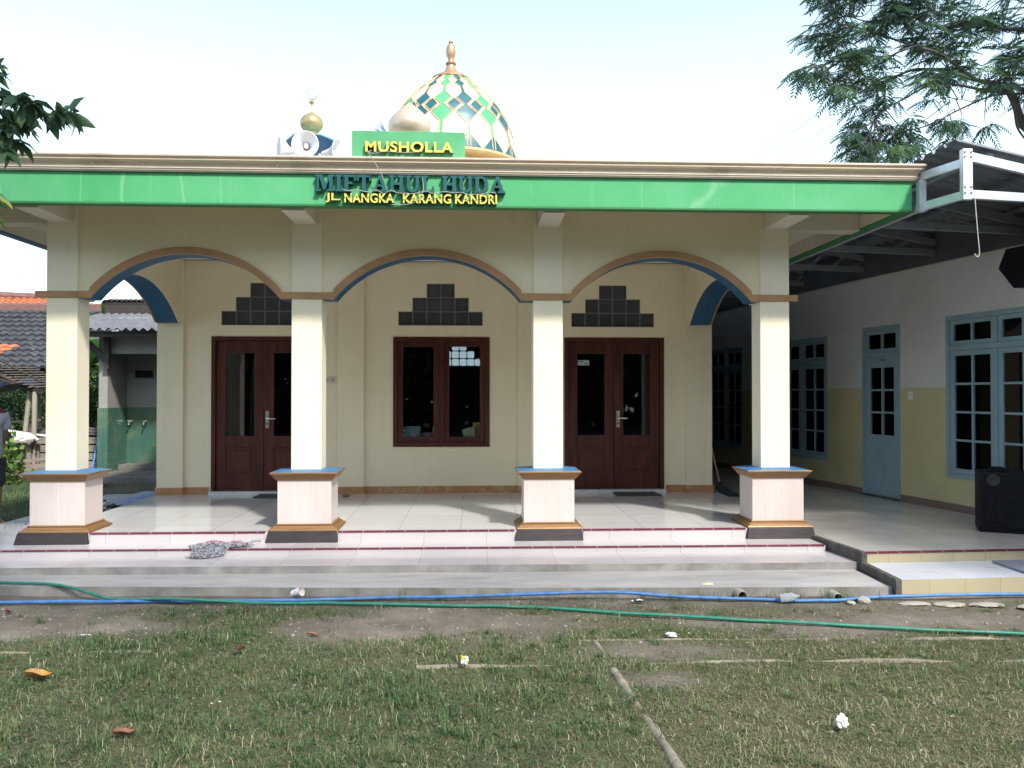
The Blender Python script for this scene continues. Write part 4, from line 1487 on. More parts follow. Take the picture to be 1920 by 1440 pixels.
# canopy between the two buildings
can = thing('roof_canopy', (4.1, 6.9, 0), 'corrugated metal canopy on white steel trusses between the two buildings', 'canopy')
FX = Vector((1 / _l, KW / _l, 0))     # along the front
b = MB()
X0, Y0 = 4.15, 6.86
dv = 0.019
nv = int(13.0 / dv)
prv = None
vs, fs = [], []
for i in range(nv + 1):
    v = i * dv
    ph = (v % 0.19) / 0.19
    h = 0.034 * min(1, max(0, (0.42 - abs(ph - 0.5)) / 0.12)) if ph < 1 else 0
    wx = (5.52 - KW * (Y0 + v - 10.43) - X0) / (FX.x + KW * FX.y) + 0.12
    wx = max(wx, 0.15)
    wx = min(wx, 2.6)
    if v < 1.4:
        wx = 2.8
    for u in (0.0, wx):
        vs.append((X0 + FX.x * u, Y0 + v + FX.y * u, 3.77 - 0.14 * u + h))
for i in range(nv):
    a = i * 2
    fs.append((a, a + 1, a + 3, a + 2))
b.add(vs, fs)
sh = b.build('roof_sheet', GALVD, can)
sd_ = sh.modifiers.new('thick', 'SOLIDIFY')
sd_.thickness = 0.003


def channel(mb, p, q, w_=0.075):
    mb.beam(p, q, 0.04, w_)


def truss(y, name='truss', x0=4.25, L=2.3, post=True, zb=3.285, zt=3.69, webs=True):
    mb = MB()
    p = Vector((x0, y, 0))
    e = p + FX * L
    channel(mb, p + Vector((0.0, 0, zb + 0.0375)), e + Vector((0, 0, zb + 0.0375)))
    channel(mb, p + Vector((0.0, 0, zt - 0.04)), e + Vector((0, 0, zt - 0.04 - 0.14 * L)), 0.08)
    if post:
        mb.box(x0 - 0.055, x0 + 0.03, y - 0.03, y + 0.025, zb - 0.012, zt + 0.02)
    n = 4
    for k in range(n if webs else 0):
        u0 = L * k / n
        u1 = L * (k + 0.5) / n
        u2 = L * (k + 1) / n
        ht = lambda u: zt - 0.08 - 0.14 * u
        mb.beam(p + FX * u1 + Vector((0, 0.03, zb + 0.07)), p + FX * u2 + Vector((0, 0.03, ht(u2))), 0.03, 0.04)
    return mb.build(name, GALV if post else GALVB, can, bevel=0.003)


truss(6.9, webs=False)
b = MB()
for zz in (3.33, 3.38, 3.64, 3.68):
    for xx_ in (4.21, 4.265):
        b.lathe([(0.0, -0.004), (0.007, -0.003), (0.007, 0.003), (0, 0.004)], (xx_, 6.866, zz), 8, M=Matrix.Rotation(radians(90), 3, 'X'))
b.build('bolt', colmat('dark_bolt', (0.1, 0.1, 0.1)), can)
for y in (8.15, 9.5, 10.9, 12.4, 14.0, 15.8, 17.6):
    L = min(2.3, (5.52 - KW * (y - 10.43) - 4.13) / (FX.x + KW * FX.y) - 0.02)
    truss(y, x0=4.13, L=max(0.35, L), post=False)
# side truss along the prayer house eave
b = MB()
for zz in (3.32, 3.60):
    channel(b, (4.225, 6.93, zz), (4.105, 7.40, zz))
    channel(b, (4.10, 7.43, zz), (4.10, 18.5, zz))
b.box(4.066, 4.13, 7.33, 7.395, 3.27, 3.56)
for y in np.arange(8.0, 18.4, 0.75):
    b.box(4.082, 4.118, float(y), float(y) + 0.05, 3.358, 3.562)
b.build('side_truss', GALV, can, bevel=0.003)
b = MB()
for u in (0.35, 0.95, 1.55, 2.1):
    p = Vector((X0, 6.9, 0)) + FX * u
    p.x = X0 + FX.x * u
    yend = min(18.5, 10.43 + (5.4 - p.x) / KW) if p.x > 4.1 else 18.5
    if yend > p.y + 0.5:
        b.beam((p.x, p.y, 3.765 - 0.14 * u - 0.034), (p.x, yend, 3.765 - 0.14 * u - 0.034 + 0.0), 0.05, 0.035)
b.build('purlin', GALVD, can)
b = MB()
b.tube(catmull([(4.28 + q[0], 6.85, q[1]) for q in ((0, 3.31), (.01, 3.29), (.005, 3.27), (.025, 3.0), (.04, 2.83), (.037, 2.79), (.02, 2.778), (.005, 2.79), (-.002, 2.805))], 5), 0.0035, 6)
t = b.build('wire_hook', colmat('pale_wire', (0.6, 0.58, 0.52)), None)
tag(t, 'thin pale wire with hooked end hanging from the white canopy frame', 'wire')

# ------------------------------------------------------------------ porch things
sp = thing('speaker_cabinet', (5.35, 8.1, WF), 'large black loudspeaker cabinet standing on the tiled porch floor', 'loudspeaker')
a_ = atan2(-0.17, 0.33)
RX = Vector((cos(a_), sin(a_), 0))
RY = Vector((-sin(a_), cos(a_), 0))
SO = Vector((5.07, 8.08, 0))


def TS_(u, d, z):
    p = SO + RX * u + RY * d
    return (p.x, p.y, z)


b = MB()
b.box(0, 0.62, 0.0, 0.42, WF, 0.825, T=TS_)
b.build('cabinet', BLACKP, sp, bevel=0.012)
b = MB()
b.box(0.05, 0.57, -0.008, -0.001, WF + 0.05, 0.66, T=TS_)
b.build('grille', BLACKM, sp, bevel=0.004)
MS = Matrix(((RX.x, RY.x, 0), (RX.y, RY.y, 0), (0, 0, 1))).to_3x3() @ Matrix.Rotation(radians(90), 3, 'X')
for u in (0.13, 0.49):
    b = MB()
    b.lathe([(0.0, 0.004), (0.025, 0.006), (0.04, 0.012), (0.05, 0.014), (0.058, 0.01), (0.06, 0.0)], TS_(u, -0.001, 0.745), 24, M=MS)
    b.build('tweeter', colmat('grey_cone', (0.02, 0.02, 0.024)), sp, smooth=40)
b = MB()
b.lathe([(0.0, 0.012), (0.05, 0.014), (0.06, 0.005), (0.15, 0.014), (0.17, 0.012), (0.18, 0.0)], TS_(0.31, -0.009, 0.44), 32, M=MS)
b.build('woofer', BLACKP, sp, smooth=40)
b = MB()
b.box(0.11, 0.25, 0.1, 0.22, 0.827, 0.86, T=TS_)
b.box(0.13, 0.23, 0.11, 0.2, 0.861, 0.872, T=TS_)
t = b.build('small_box', BLACKP, None, bevel=0.003)
tag(t, 'small flat black box lying on top of the loudspeaker cabinet', 'box')
# angular speaker on the wall
ws = thing('wall_loudspeaker', TWg(-2.35, -0.2, 2.7), 'black angular loudspeaker mounted high on the white wall', 'loudspeaker')
b = MB()
hexp = [(-1.94, 2.93), (-2.04, 3.12), (-2.64, 3.12), (-2.76, 2.93), (-2.59, 2.70), (-2.14, 2.70)]
b.prism(hexp, lambda u, w_, d: TWg(u, d, w_), -0.30, -0.06)
b.build('cabinet', BLACKP, ws, bevel=0.01)
b = MB()
b.prism([(-2.04, 2.93), (-2.10, 3.06), (-2.58, 3.06), (-2.66, 2.93), (-2.54, 2.76), (-2.2, 2.76)], lambda u, w_, d: TWg(u, d, w_), -0.308, -0.301)
b.build('grille', BLACKM, ws)
b = MB()
b.box(-2.39, -2.29, -0.059, -0.001, 2.85, 3.0, T=TWg)
b.tube([TWg(-2.2, -0.18, 2.70), TWg(-2.2, -0.18, 2.66)], 0.012, 8)
b.build('bracket', BLACKP, ws)
# dark box speaker in the passage
b = MB()
b.box(3.30, 3.62, 16.6, 16.85, 2.66, 3.1)
b.box(3.33, 3.59, 16.592, 16.599, 2.69, 3.07)
b.box(3.222, 3.30, 16.7, 16.78, 2.85, 2.95)
t = b.build('passage_loudspeaker', BLACKP, None, bevel=0.006)
tag(t, 'dark box loudspeaker high in the shaded passage behind the right arch', 'loudspeaker')
# broom
br = thing('broom', (3.42, 11.2, WF), 'long handled broom leaning in the shade beside the right end of the wall', 'broom')
b = MB()
b.tube([(3.26, 11.28, 0.98), (3.335, 11.05, 0.40)], 0.012, 8)
b.build('handle', colmat('pinkish_stick', (0.36, 0.25, 0.22)), br, smooth=60)
b = MB()
b.lathe([(0.03, 0.0), (0.035, -0.05), (0.06, -0.1)], (3.337, 11.045, 0.43), 12)
b.prism([(3.29, 0.36), (3.40, 0.36), (3.49, 0.30), (3.62, 0.245), (3.62, 0.228), (3.4, 0.228), (3.33, 0.26)], lambda u, w_, d: (u, d, w_), 10.98, 11.1)
b.build('brush_head', colmat('black_fibre', (0.02, 0.018, 0.018), 0.9), br)
# mats


def mat_obj(poly, z, mat, label, th=0.014):
    mb = MB()
    mb.prism(poly, lambda u, w_, d: (u, w_, d), z + 0.001, z + th)
    o = mb.build('doormat', mat, None, bevel=0.004)
    return tag(o, label, 'doormat')


mat_obj([(1.86, 10.98), (2.42, 10.98), (2.44, 10.58), (1.86, 10.58)], FL, RUBBER, 'dark grey doormat before the right double door')
mat_obj([(-2.78, 10.98), (-2.2, 10.98), (-2.2, 10.58), (-2.78, 10.58)], FL, RUBBER, 'dark grey doormat before the left double door, half hidden by a column')
wm = mat_obj([(4.52, 7.02), (5.2, 7.06), (5.2, 6.6), (4.5, 6.56)], 0.136, plain('blue_grey_mat', (0.2, 0.23, 0.27), 0.9, var=0.5, scale=60, bump=0.5, bscale=150), 'blue grey woven doormat on the white porch step', 0.02)
# ashtray
b = MB()
b.lathe([(0.0, 0.0), (0.04, 0.0), (0.05, 0.012), (0.062, 0.022), (0.058, 0.03), (0.03, 0.033), (0.02, 0.045), (0.008, 0.05), (0.0, 0.05)], (-1.63, 10.72, FL + 0.001), 20)
t = b.build('ashtray', colmat('brown_ceramic', (0.22, 0.12, 0.06), 0.3), None, smooth=40)
tag(t, 'small brown dish standing on the floor near the skirting', 'dish')

# ================================================================== things on the steps and ground
# rag lying over the step edge: a draped heap with frayed tufts
rag = thing('floor_rag', (-2.3, 7.65, 0.136), 'frayed grey and white cleaning rag with pink threads draped over the step edge', 'rag')
b = MB()
nx, ny = 44, 26
vs = []


def ragxy(u, v):
    wdt = (0.45 + 0.75 * sin(pi * min(1, u * 1.15 + 0.12))) * (1 if u < 0.85 else 1 - (u - 0.85) * 3)
    x = -2.57 + 0.50 * u + 0.03 * sin(5 * v)
    y = 7.655 + 0.17 * u + (v - 0.5) * 0.33 * wdt + 0.012 * sin(11 * u)
    return x, y


def ragz(x, y, lift=1.0):
    edge = 7.655 - 0.008 * (x + 1) - 0.008
    k = min(1.0, max(0.0, (y - edge + 0.035) / 0.05))
    base = 0.137 + 0.0585 * k * k * (3 - 2 * k)
    fold = 0.5 + 0.5 * sin(26 * x + 9 * y + 3 * noise.noise(Vector((x * 5, y * 5, 2))))
    return base + 0.006 + lift * (0.012 + 0.020 * fold + 0.022 * max(0, noise.noise(Vector((x * 9, y * 9, 3)))))


for j in range(ny + 1):
    for i in range(nx + 1):
        u, v = i / nx, j / ny
        x, y = ragxy(u, v)
        border = min(1, 5 * min(u, 1 - u, v, 1 - v))
        vs.append((x, y, ragz(x, y, border)))
fs = [(j * (nx + 1) + i, j * (nx + 1) + i + 1, (j + 1) * (nx + 1) + i + 1, (j + 1) * (nx + 1) + i) for j in range(ny) for i in range(nx)]
b.add(vs, fs)
b.build('cloth', plain('grey_rag_cloth', (0.2, 0.21, 0.25), 0.95, var=0.6, scale=60, bump=0.6, bscale=120), rag, smooth=60)
tw, tg, tp = MB(), MB(), MB()
for k in range(2600):
    u, v = random.random(), random.random()
    x, y = ragxy(u, v)
    border = min(1, 5 * min(u, 1 - u, v, 1 - v))
    z = ragz(x, y, border)
    a = random.uniform(0, 2 * pi)
    L = random.uniform(0.010, 0.026)
    q = (x + L * cos(a), y + L * sin(a) - 0.004, max(z + random.uniform(-0.004, 0.012), 0.139))
    pink = 0.62 < v + 0.12 * sin(9 * u) < 0.82 and u > 0.25 and random.random() < 0.8
    (tp if pink else (tw if random.random() < 0.5 else tg)).tube([(x, y, z), ((x + q[0]) / 2, (y + q[1]) / 2, z + 0.008), q], 0.0021, 3, cap=False)
tw.build('white_fringe', colmat('white_yarn', (0.55, 0.55, 0.58), 0.9), rag)
tg.build('dark_fringe', colmat('slate_yarn', (0.13, 0.14, 0.19), 0.9), rag)
tp.build('pink_fringe', colmat('pink_yarn', (0.6, 0.13, 0.22), 0.9), rag)
b = MB()
b.tube(catmull([(-2.13, 7.82, 0.205), (-2.09, 7.86, 0.215), (-2.05, 7.90, 0.225), (-2.0, 7.93, 0.222)], 4), [0.02, 0.017, 0.015, 0.014, 0.014, 0.014, 0.014, 0.013, 0.013, 0.012, 0.012, 0.011, 0.01], 8)
b.build('twisted_end', colmat('slate_cloth_end', (0.28, 0.29, 0.33), 0.9), rag, smooth=60)

# hoses


def hose(name, pts, r, mat, label):
    mb = MB()
    P = catmull(pts, 10)
    P = [p + Vector((0, 0.014 * noise.noise(p * 2.3) + 0.006 * noise.noise(p * 7), 0.006 * abs(noise.noise(p * 3.1 + Vector((5, 0, 0)))))) for p in P]
    mb.tube(P, r, 10)
    o = mb.build(name, mat, None, smooth=60)
    return tag(o, label, 'hose')


BH = [(-5.6, 6.62, .016), (-4.4, 6.52, .016), (-3.61, 6.50, .016), (-2.4, 6.48, .016), (-1.34, 6.44, .02), (-.78, 6.475, .022), (-.15, 6.46, .03), (.48, 6.45, .045), (1.12, 6.43, .055), (1.53, 6.40, .03), (2.08, 6.335, .016), (2.43, 6.28, .016), (2.81, 6.27, .016), (3.04, 6.31, .02), (3.37, 6.31, .03), (3.8, 6.33, .03), (4.32, 6.34, .025), (5.5, 6.37, .02), (6.6, 6.4, .02)]
hose('garden_hose', BH, 0.0135, HOSEB, 'blue garden hose lying along the foot of the concrete step')
GH = [(-5.2, 7.2, .155), (-4.75, 7.05, .10), (-4.3, 6.93, .087), (-3.85, 6.86, .087), (-3.45, 6.80, .088), (-3.18, 6.73, .07), (-2.8, 6.57, .018), (-2.26, 6.425, .045), (-1.56, 6.37, .018), (-1.0, 6.34, .016), (-.15, 6.24, .016), (.45, 6.16, .016), (1.39, 5.89, .016), (2.27, 5.66, .016), (2.93, 5.48, .016), (3.65, 5.33, .016), (4.6, 5.1, .016), (5.6, 4.9, .016)]
hose('garden_hose', GH, 0.0118, HOSEG, 'green garden hose crossing the bare soil and running over the concrete step')
# drain pipes
for x, y, lab in ((2.105, 6.47, 'round grey drain pipe mouth left of the plastic bottle'), (2.85, 6.43, 'half buried grey drain pipe mouth nearer the porch step')):
    r = thing('drain_pipe', (x, y, 0), lab, 'pipe', 'drain pipes at the step foot')
    b = MB()
    zc = 0.024 if x < 2.5 else 0.008
    Mx = Matrix.Rotation(radians(90), 3, 'X')
    b.lathe([(0.034, -0.25), (0.042, -0.25), (0.042, 0.06), (0.04, 0.062), (0.034, 0.06), (0.034, -0.25)], (x, y - 0.02, zc), 24, M=Mx)
    b.build('pipe', PVC, r, smooth=40)
    b = MB()
    b.lathe([(0.0, -0.02), (0.034, -0.02)], (x, y - 0.02, zc), 20, M=Mx)
    b.build('hollow', DARK, r)
# crushed bottle
b = MB()
Mb = Matrix.Rotation(radians(80), 3, 'Y') @ Matrix.Rotation(radians(15), 3, 'X')
prof = [(0.0, -0.05), (0.028, -0.05), (0.032, -0.04), (0.03, -0.02), (0.033, 0.0), (0.029, 0.015), (0.033, 0.03), (0.03, 0.045), (0.018, 0.06), (0.012, 0.075), (0.012, 0.09), (0.0, 0.091)]
b.lathe(prof, (2.40, 6.235, 0.05), 18, M=Mb)
t = b.build('plastic_bottle', GLASSB, None, smooth=40)
tag(t, 'clear crushed plastic bottle lying on the blue hose', 'bottle')
# paper cup
b = MB()
b.lathe([(0.0, 0.002), (0.026, 0.0), (0.037, 0.082), (0.038, 0.085), (0.036, 0.085), (0.025, 0.006), (0.0, 0.006)], (0, 0, 0), 24, M=Matrix.Rotation(radians(70), 3, 'Y') @ Matrix.Rotation(radians(20), 3, 'X'))
b.v = [(x - 1.40, y + 6.52, z + 0.052) for x, y, z in b.v]
m_, nt_, bb_ = _new('printed_cup_paper')
vv = nt_.nodes.new('ShaderNodeTexVoronoi')
vv.inputs['Scale'].default_value = 90
nt_.links.new(_coord(nt_), vv.inputs['Vector'])
nt_.links.new(_ramp(nt_, vv.outputs['Distance'], [(0.25, (0.5, 0.32, 0.3)), (0.4, (0.8, 0.77, 0.75))]), bb_.inputs['Base Color'])
t = b.build('paper_cup', m_, None, smooth=40)
tag(t, 'white paper cup with reddish print, tipped over at the foot of the concrete step', 'cup')


def crumple(name, c, s, mats, label, cat, seed, amp=1.0):
    bm = bmesh.new()
    bmesh.ops.create_icosphere(bm, subdivisions=3, radius=1)
    rnd = random.Random(seed)
    off = Vector((rnd.uniform(0, 9), rnd.uniform(0, 9), rnd.uniform(0, 9)))
    for v in bm.verts:
        k = 1 + amp * (0.75 * noise.noise(v.co * 1.6 + off) + 0.35 * noise.noise(v.co * 4 + off))
        v.co = Vector((v.co.x * s[0] * k, v.co.y * s[1] * k, v.co.z * s[2] * k))
    zmin = min(v.co.z for v in bm.verts)
    for v in bm.verts:
        v.co.z -= zmin
    me = bpy.data.meshes.new(name)
    for f in bm.faces:
        f.material_index = 1 if len(mats) > 1 and noise.noise(f.calc_center_median() * (3 / max(s)) * 0.5 + off) > 0.1 else 0
    bm.to_mesh(me)
    bm.free()
    for m in mats:
        me.materials.append(m)
    o = bpy.data.objects.new(name, me)
    COL.objects.link(o)
    o.location = c
    LOC[o] = Vector(c)
    return tag(o, label, cat)


crumple('paper_scrap', (1.75, 3.86, 0.012), (0.026, 0.02, 0.03), [PAPER], 'crumpled white paper on the grass nearest the viewer at right', 'litter', 3)
crumple('paper_scrap', (1.30, 5.38, 0.012), (0.032, 0.02, 0.016), [PAPER], 'small crumpled white paper at the edge of the grass', 'litter', 5)
crumple('snack_wrapper', (-0.05, 4.86, 0.012), (0.024, 0.012, 0.028), [colmat('pale_blue_wrapper', (0.55, 0.66, 0.75), 0.3), colmat('yellow_wrapper', (0.7, 0.5, 0.08), 0.3)], 'crumpled pale blue and yellow wrapper in the middle of the grass', 'litter', 8)
crumple('dark_wrapper', (1.27, 6.33, 0.004), (0.04, 0.018, 0.009), [colmat('dark_foil', (0.05, 0.055, 0.08), 0.3), PAPER], 'crumpled dark foil wrapper on the soil just below the blue hose', 'litter', 21)
b = MB()
b.add([(1.835, 7.13, .1365), (1.93, 7.12, .1375), (1.93, 7.16, .144), (1.85, 7.165, .1375), (1.89, 7.14, .15)], [(0, 1, 4), (1, 2, 4), (2, 3, 4), (3, 0, 4)])
b.v = [(x, y - 0.55, z - 0.062) for x, y, z in b.v]
t = b.build('flat_packet', [colmat('yellow_white_packet', (0.72, 0.7, 0.45), 0.5)], None)
tag(t, 'flattened pale yellow packet lying on the concrete tread', 'litter')
b = MB()
b.add([(0, 0, 0.006), (.05, .004, .012), (.10, .0, .006), (.05, -.012, .009)], [(0, 3, 1), (3, 2, 1)])
b.v = [(x - 2.62, y + 5.63, z) for x, y, z in b.v]
tag(b.build('plastic_scrap', PAPER, None), 'pale plastic scrap on the bare soil at left', 'litter')


def dead_leaf(c, L, W, yaw, mat, label, curl=0.02):
    mb = MB()
    n = 10
    vs = []
    for i in range(n + 1):
        t_ = i / n
        wd = W * sin(pi * min(1, t_ * 1.02)) ** 0.7 * (1 + 0.12 * sin(13 * t_))
        for k in (-1, -0.5, 0, 0.5, 1):
            z = curl * (abs(k) ** 1.5) * (0.7 + 0.5 * sin(5 * t_)) + curl * 1.2 * (t_ - 0.5) ** 2 * 2
            vs.append((L * (t_ - 0.5), wd * k * 0.5, z))
    fs = [(i * 5 + k, i * 5 + k + 1, (i + 1) * 5 + k + 1, (i + 1) * 5 + k) for i in range(n) for k in range(4)]
    ca, sa = cos(yaw), sin(yaw)
    mb.add([(c[0] + x * ca - y * sa, c[1] + x * sa + y * ca, c[2] + z) for x, y, z in vs], fs)
    o = mb.build('fallen_leaf', mat, None, smooth=60)
    return tag(o, label, 'leaf', 'dry leaves fallen on the grass')


dead_leaf((-2.42, 4.76, 0.018), 0.15, 0.085, 0.25, LEAFOR, 'large orange yellow dry leaf on the grass at left', 0.035)
dead_leaf((-1.62, 3.95, 0.02), 0.10, 0.06, 0.5, LEAFBR, 'reddish brown dry leaf, the one nearest the viewer', 0.02)
dead_leaf((-1.43, 5.17, 0.03), 0.07, 0.06, 1.2, LEAFBR, 'small brown leaf standing upright among grass tufts', 0.03)
dead_leaf((-1.05, 5.55, 0.01), 0.09, 0.04, 0.1, LEAFBR, 'narrow brown dry leaf on bare soil below the green hose', 0.012)
dead_leaf((-3.38, 6.22, 0.01), 0.05, 0.05, 0.6, LEAFBR, 'curled red brown leaf near the step at far left', 0.02)


def slab(c, size, seed, label):
    o = crumple('flat_stone', (c[0], c[1], -0.012), size, [STONE], label, 'stone', seed, 0.35)
    o['group'] = 'flat stones set in the soil by the porch'
    for p in o.data.polygons:
        p.use_smooth = True
    o.data.set_sharp_from_angle(angle=radians(35))


slab((3.0, 6.235), (0.05, 0.045, 0.03), 3, 'small pale stone block beside the drain pipe')
slab((2.885, 6.21), (0.035, 0.03, 0.018), 13, 'smallest pale stone, touching the drain pipe')
slab((3.37, 6.18), (0.12, 0.05, 0.014), 14, 'flat pale stone before the corner of the porch step, left in its row')
slab((3.63, 6.16), (0.12, 0.07, 0.013), 25, 'wide flat pale stone in the middle of the row by the porch')
slab((3.90, 6.14), (0.13, 0.06, 0.013), 36, 'flat pale stone before the gap in the row by the porch')
slab((4.28, 6.03), (0.2, 0.09, 0.015), 47, 'large flat pale stone at the right end of the row')
# old concrete edging strips in the grass


def edging(pts, wdt, h, name, label, dip=0.03):
    """weathered strip of half-round section whose top dips below the soil here and there"""
    mb = MB()
    P = catmull(pts, 12)
    vs, fs = [], []
    for i, p in enumerate(P):
        d = P[min(i + 1, len(P) - 1)] - P[max(i - 1, 0)]
        n_ = Vector((-d.y, d.x, 0)).normalized()
        k = noise.noise(Vector((p.x * 1.7, p.y * 1.7, pts[0][0])))
        hh = h + dip * min(0.15, k) * 1.4 + 0.004 * noise.noise(p * 9)
        wv = 1 + 0.18 * noise.noise(p * 6 + Vector((3, 1, 0)))
        for a_ in (-1.0, -0.8, -0.4, 0.0, 0.4, 0.8, 1.0):
            q = p + n_ * (wdt / 2) * a_ * wv
            vs.append((q.x, q.y, hh - 0.028 * abs(a_) ** 3 * (1.0 if abs(a_) < 1 else 1.8)))
    for i in range(len(P) - 1):
        for k in range(6):
            a_ = i * 7 + k
            fs.append((a_, a_ + 1, a_ + 8, a_ + 7))
    fs.append(tuple(range(6, -1, -1)))
    fs.append(tuple((len(P) - 1) * 7 + k for k in range(7)))
    mb.add(vs, fs)
    o = mb.build(name, MATS.get('buried_edge_concrete') or plain('buried_edge_concrete', (0.21, 0.19, 0.15), 0.9, var=0.35, scale=7, bump=0.5, bscale=30, dirt=(0.12, 0.12, 0.07), dscale=5), None, smooth=50)
    return tag(o, label, 'kerb', 'half buried edging strips in the lawn')


edging([(0.62, 5.38, 0), (1.27, 5.37, 0), (1.86, 5.35, 0), (2.7, 5.32, 0), (3.62, 5.29, 0)], 0.03, 0.004, 'edging_strip', 'half buried concrete strip across the lawn, the one nearest the soil')
edging([(-0.33, 4.90, 0), (0.36, 4.90, 0), (0.8, 4.89, 0), (1.19, 4.90, 0), (1.8, 4.91, 0), (2.29, 4.90, 0), (3.1, 4.86, 0), (3.8, 4.85, 0)], 0.035, 0.005, 'edging_strip', 'half buried concrete strip running across the lawn below the wrapper')
edging([(0.79, 5.33, 0), (0.805, 5.15, 0), (0.815, 4.97, 0)], 0.045, 0.009, 'edging_strip', 'short concrete strip pointing towards the steps between two cross strips')
edging([(0.815, 4.78, 0), (0.835, 4.45, 0), (0.86, 4.1, 0), (0.875, 3.75, 0), (0.88, 3.5, 0), (0.89, 2.9, 0)], 0.06, 0.018, 'edging_strip', 'long rounded concrete strip running towards the viewer at right of centre', 0.022)
edging([(-2.98, 5.30, 0), (-2.64, 5.29, 0), (-2.3, 5.28, 0), (-2.0, 5.27, 0)], 0.035, 0.004, 'edging_strip', 'short half buried concrete strip in the grass at left')
# things on the left ledge
b = MB()
vs, fs = [], []
n1, n2 = 22, 6
for i in range(n1 + 1):
    for j in range(n2 + 1):
        u, v = i / n1, j / n2
        y = 10.45 + 1.85 * u
        x = -4.82 + 0.62 * v
        vs.append((x, y, (0.203 if x > -4.59 else 0.203 - 0.055 * min(1, (-4.59 - x) / 0.08)) + 0.012 * abs(noise.noise(Vector((x * 8, y * 6, 0)))) + (0.03 * (1 - u) ** 6)))
for i in range(n1):
    for j in range(n2):
        a = i * (n2 + 1) + j
        fs.append((a, a + 1, a + n2 + 2, a + n2 + 1))
b.add(vs, fs)
t = b.build('speckled_mat', plain('speckled_blue_grey_cloth', (0.24, 0.28, 0.4), 1.0, spec=0.1, var=0.8, scale=32, bump=0.4, bscale=90), None, smooth=60)
tag(t, 'long blue grey speckled mat lying along the left ledge of the veranda', 'mat')
crumple('crumpled_bag', (-4.46, 10.1, 0.193), (0.13, 0.2, 0.055), [colmat('dark_plastic_bag', (0.02, 0.021, 0.028), 0.4), colmat('pale_bag_print', (0.36, 0.38, 0.4), 0.5)], 'crumpled dark and white plastic heap on the ledge beside the speckled mat', 'bag', 4)
# ================================================================== GROUND
def vnoise(x, y, s, seed=0):
    """cheap smooth value noise on numpy arrays, 0..1"""
    r = np.random.default_rng(seed)
    T = r.random((64, 64))
    X, Y = x * s + 1000, y * s + 1000
    xi, yi = np.floor(X).astype(int), np.floor(Y).astype(int)
    fx, fy = X - xi, Y - yi
    fx, fy = fx * fx * (3 - 2 * fx), fy * fy * (3 - 2 * fy)
    g = lambda a, c: T[a % 64, c % 64]
    return (g(xi, yi) * (1 - fx) + g(xi + 1, yi) * fx) * (1 - fy) + (g(xi, yi + 1) * (1 - fx) + g(xi + 1, yi + 1) * fx) * fy


def fbm(x, y, s, seed=0, o=4):
    t, a, n = 0, 1.0, 0
    for k in range(o):
        t = t + a * vnoise(x, y, s * 2 ** k, seed + k)
        n += a
        a *= 0.5
    return t / n


def rawmesh(name, V, F, mat, parent=None, tones=None, smooth=False):
    V = np.asarray(V, dtype=np.float32).copy()
    F = np.asarray(F, dtype=np.int32)
    if parent is not None:
        o0 = LOC[parent]
        V -= np.array([o0.x, o0.y, o0.z], dtype=np.float32)
    me = bpy.data.meshes.new(name)
    n, k = F.shape
    me.vertices.add(len(V))
    me.vertices.foreach_set('co', V.ravel())
    me.loops.add(n * k)
    me.loops.foreach_set('vertex_index', F.ravel())
    me.polygons.add(n)
    me.polygons.foreach_set('loop_start', np.arange(n, dtype=np.int32) * k)
    if tones is not None:
        at = me.attributes.new('tone', 'FLOAT', 'FACE')
        at.data.foreach_set('value', np.asarray(tones, dtype=np.float32))
    if smooth:
        me.polygons.foreach_set('use_smooth', np.ones(n, dtype=bool))
    me.update(calc_edges=True)
    me.validate()
    me.materials.append(mat)
    o = bpy.data.objects.new(name, me)
    COL.objects.link(o)
    if parent is not None:
        o.parent = parent
        LOC[o] = LOC[parent]
    else:
        LOC[o] = Vector((0, 0, 0))
    return o


def ground_mat():
    m, nt, b = _new('soil_and_turf')
    v = _coord(nt)
    soil = _ramp(nt, _noise(nt, v, 2.2, 10, 0.7), [(0.25, (0.09, 0.076, 0.062)), (0.5, (0.16, 0.14, 0.115)), (0.75, (0.26, 0.235, 0.2))])
    turf = _ramp(nt, _noise(nt, v, 9, 9, 0.75), [(0.25, (0.05, 0.052, 0.028)), (0.55, (0.105, 0.098, 0.058)), (0.85, (0.18, 0.155, 0.1))])
    a = nt.nodes.new('ShaderNodeAttribute')
    a.attribute_name = 'turf'
    c = _mix(nt, a.outputs['Fac'], soil, turf)
    nt.links.new(c, b.inputs['Base Color'])
    b.inputs['Roughness'].default_value = 0.95
    b.inputs['Specular IOR Level'].default_value = 0.15
    _bump(nt, b, _noise(nt, v, 38, 8, 0.75), 0.7, 0.02)
    return m


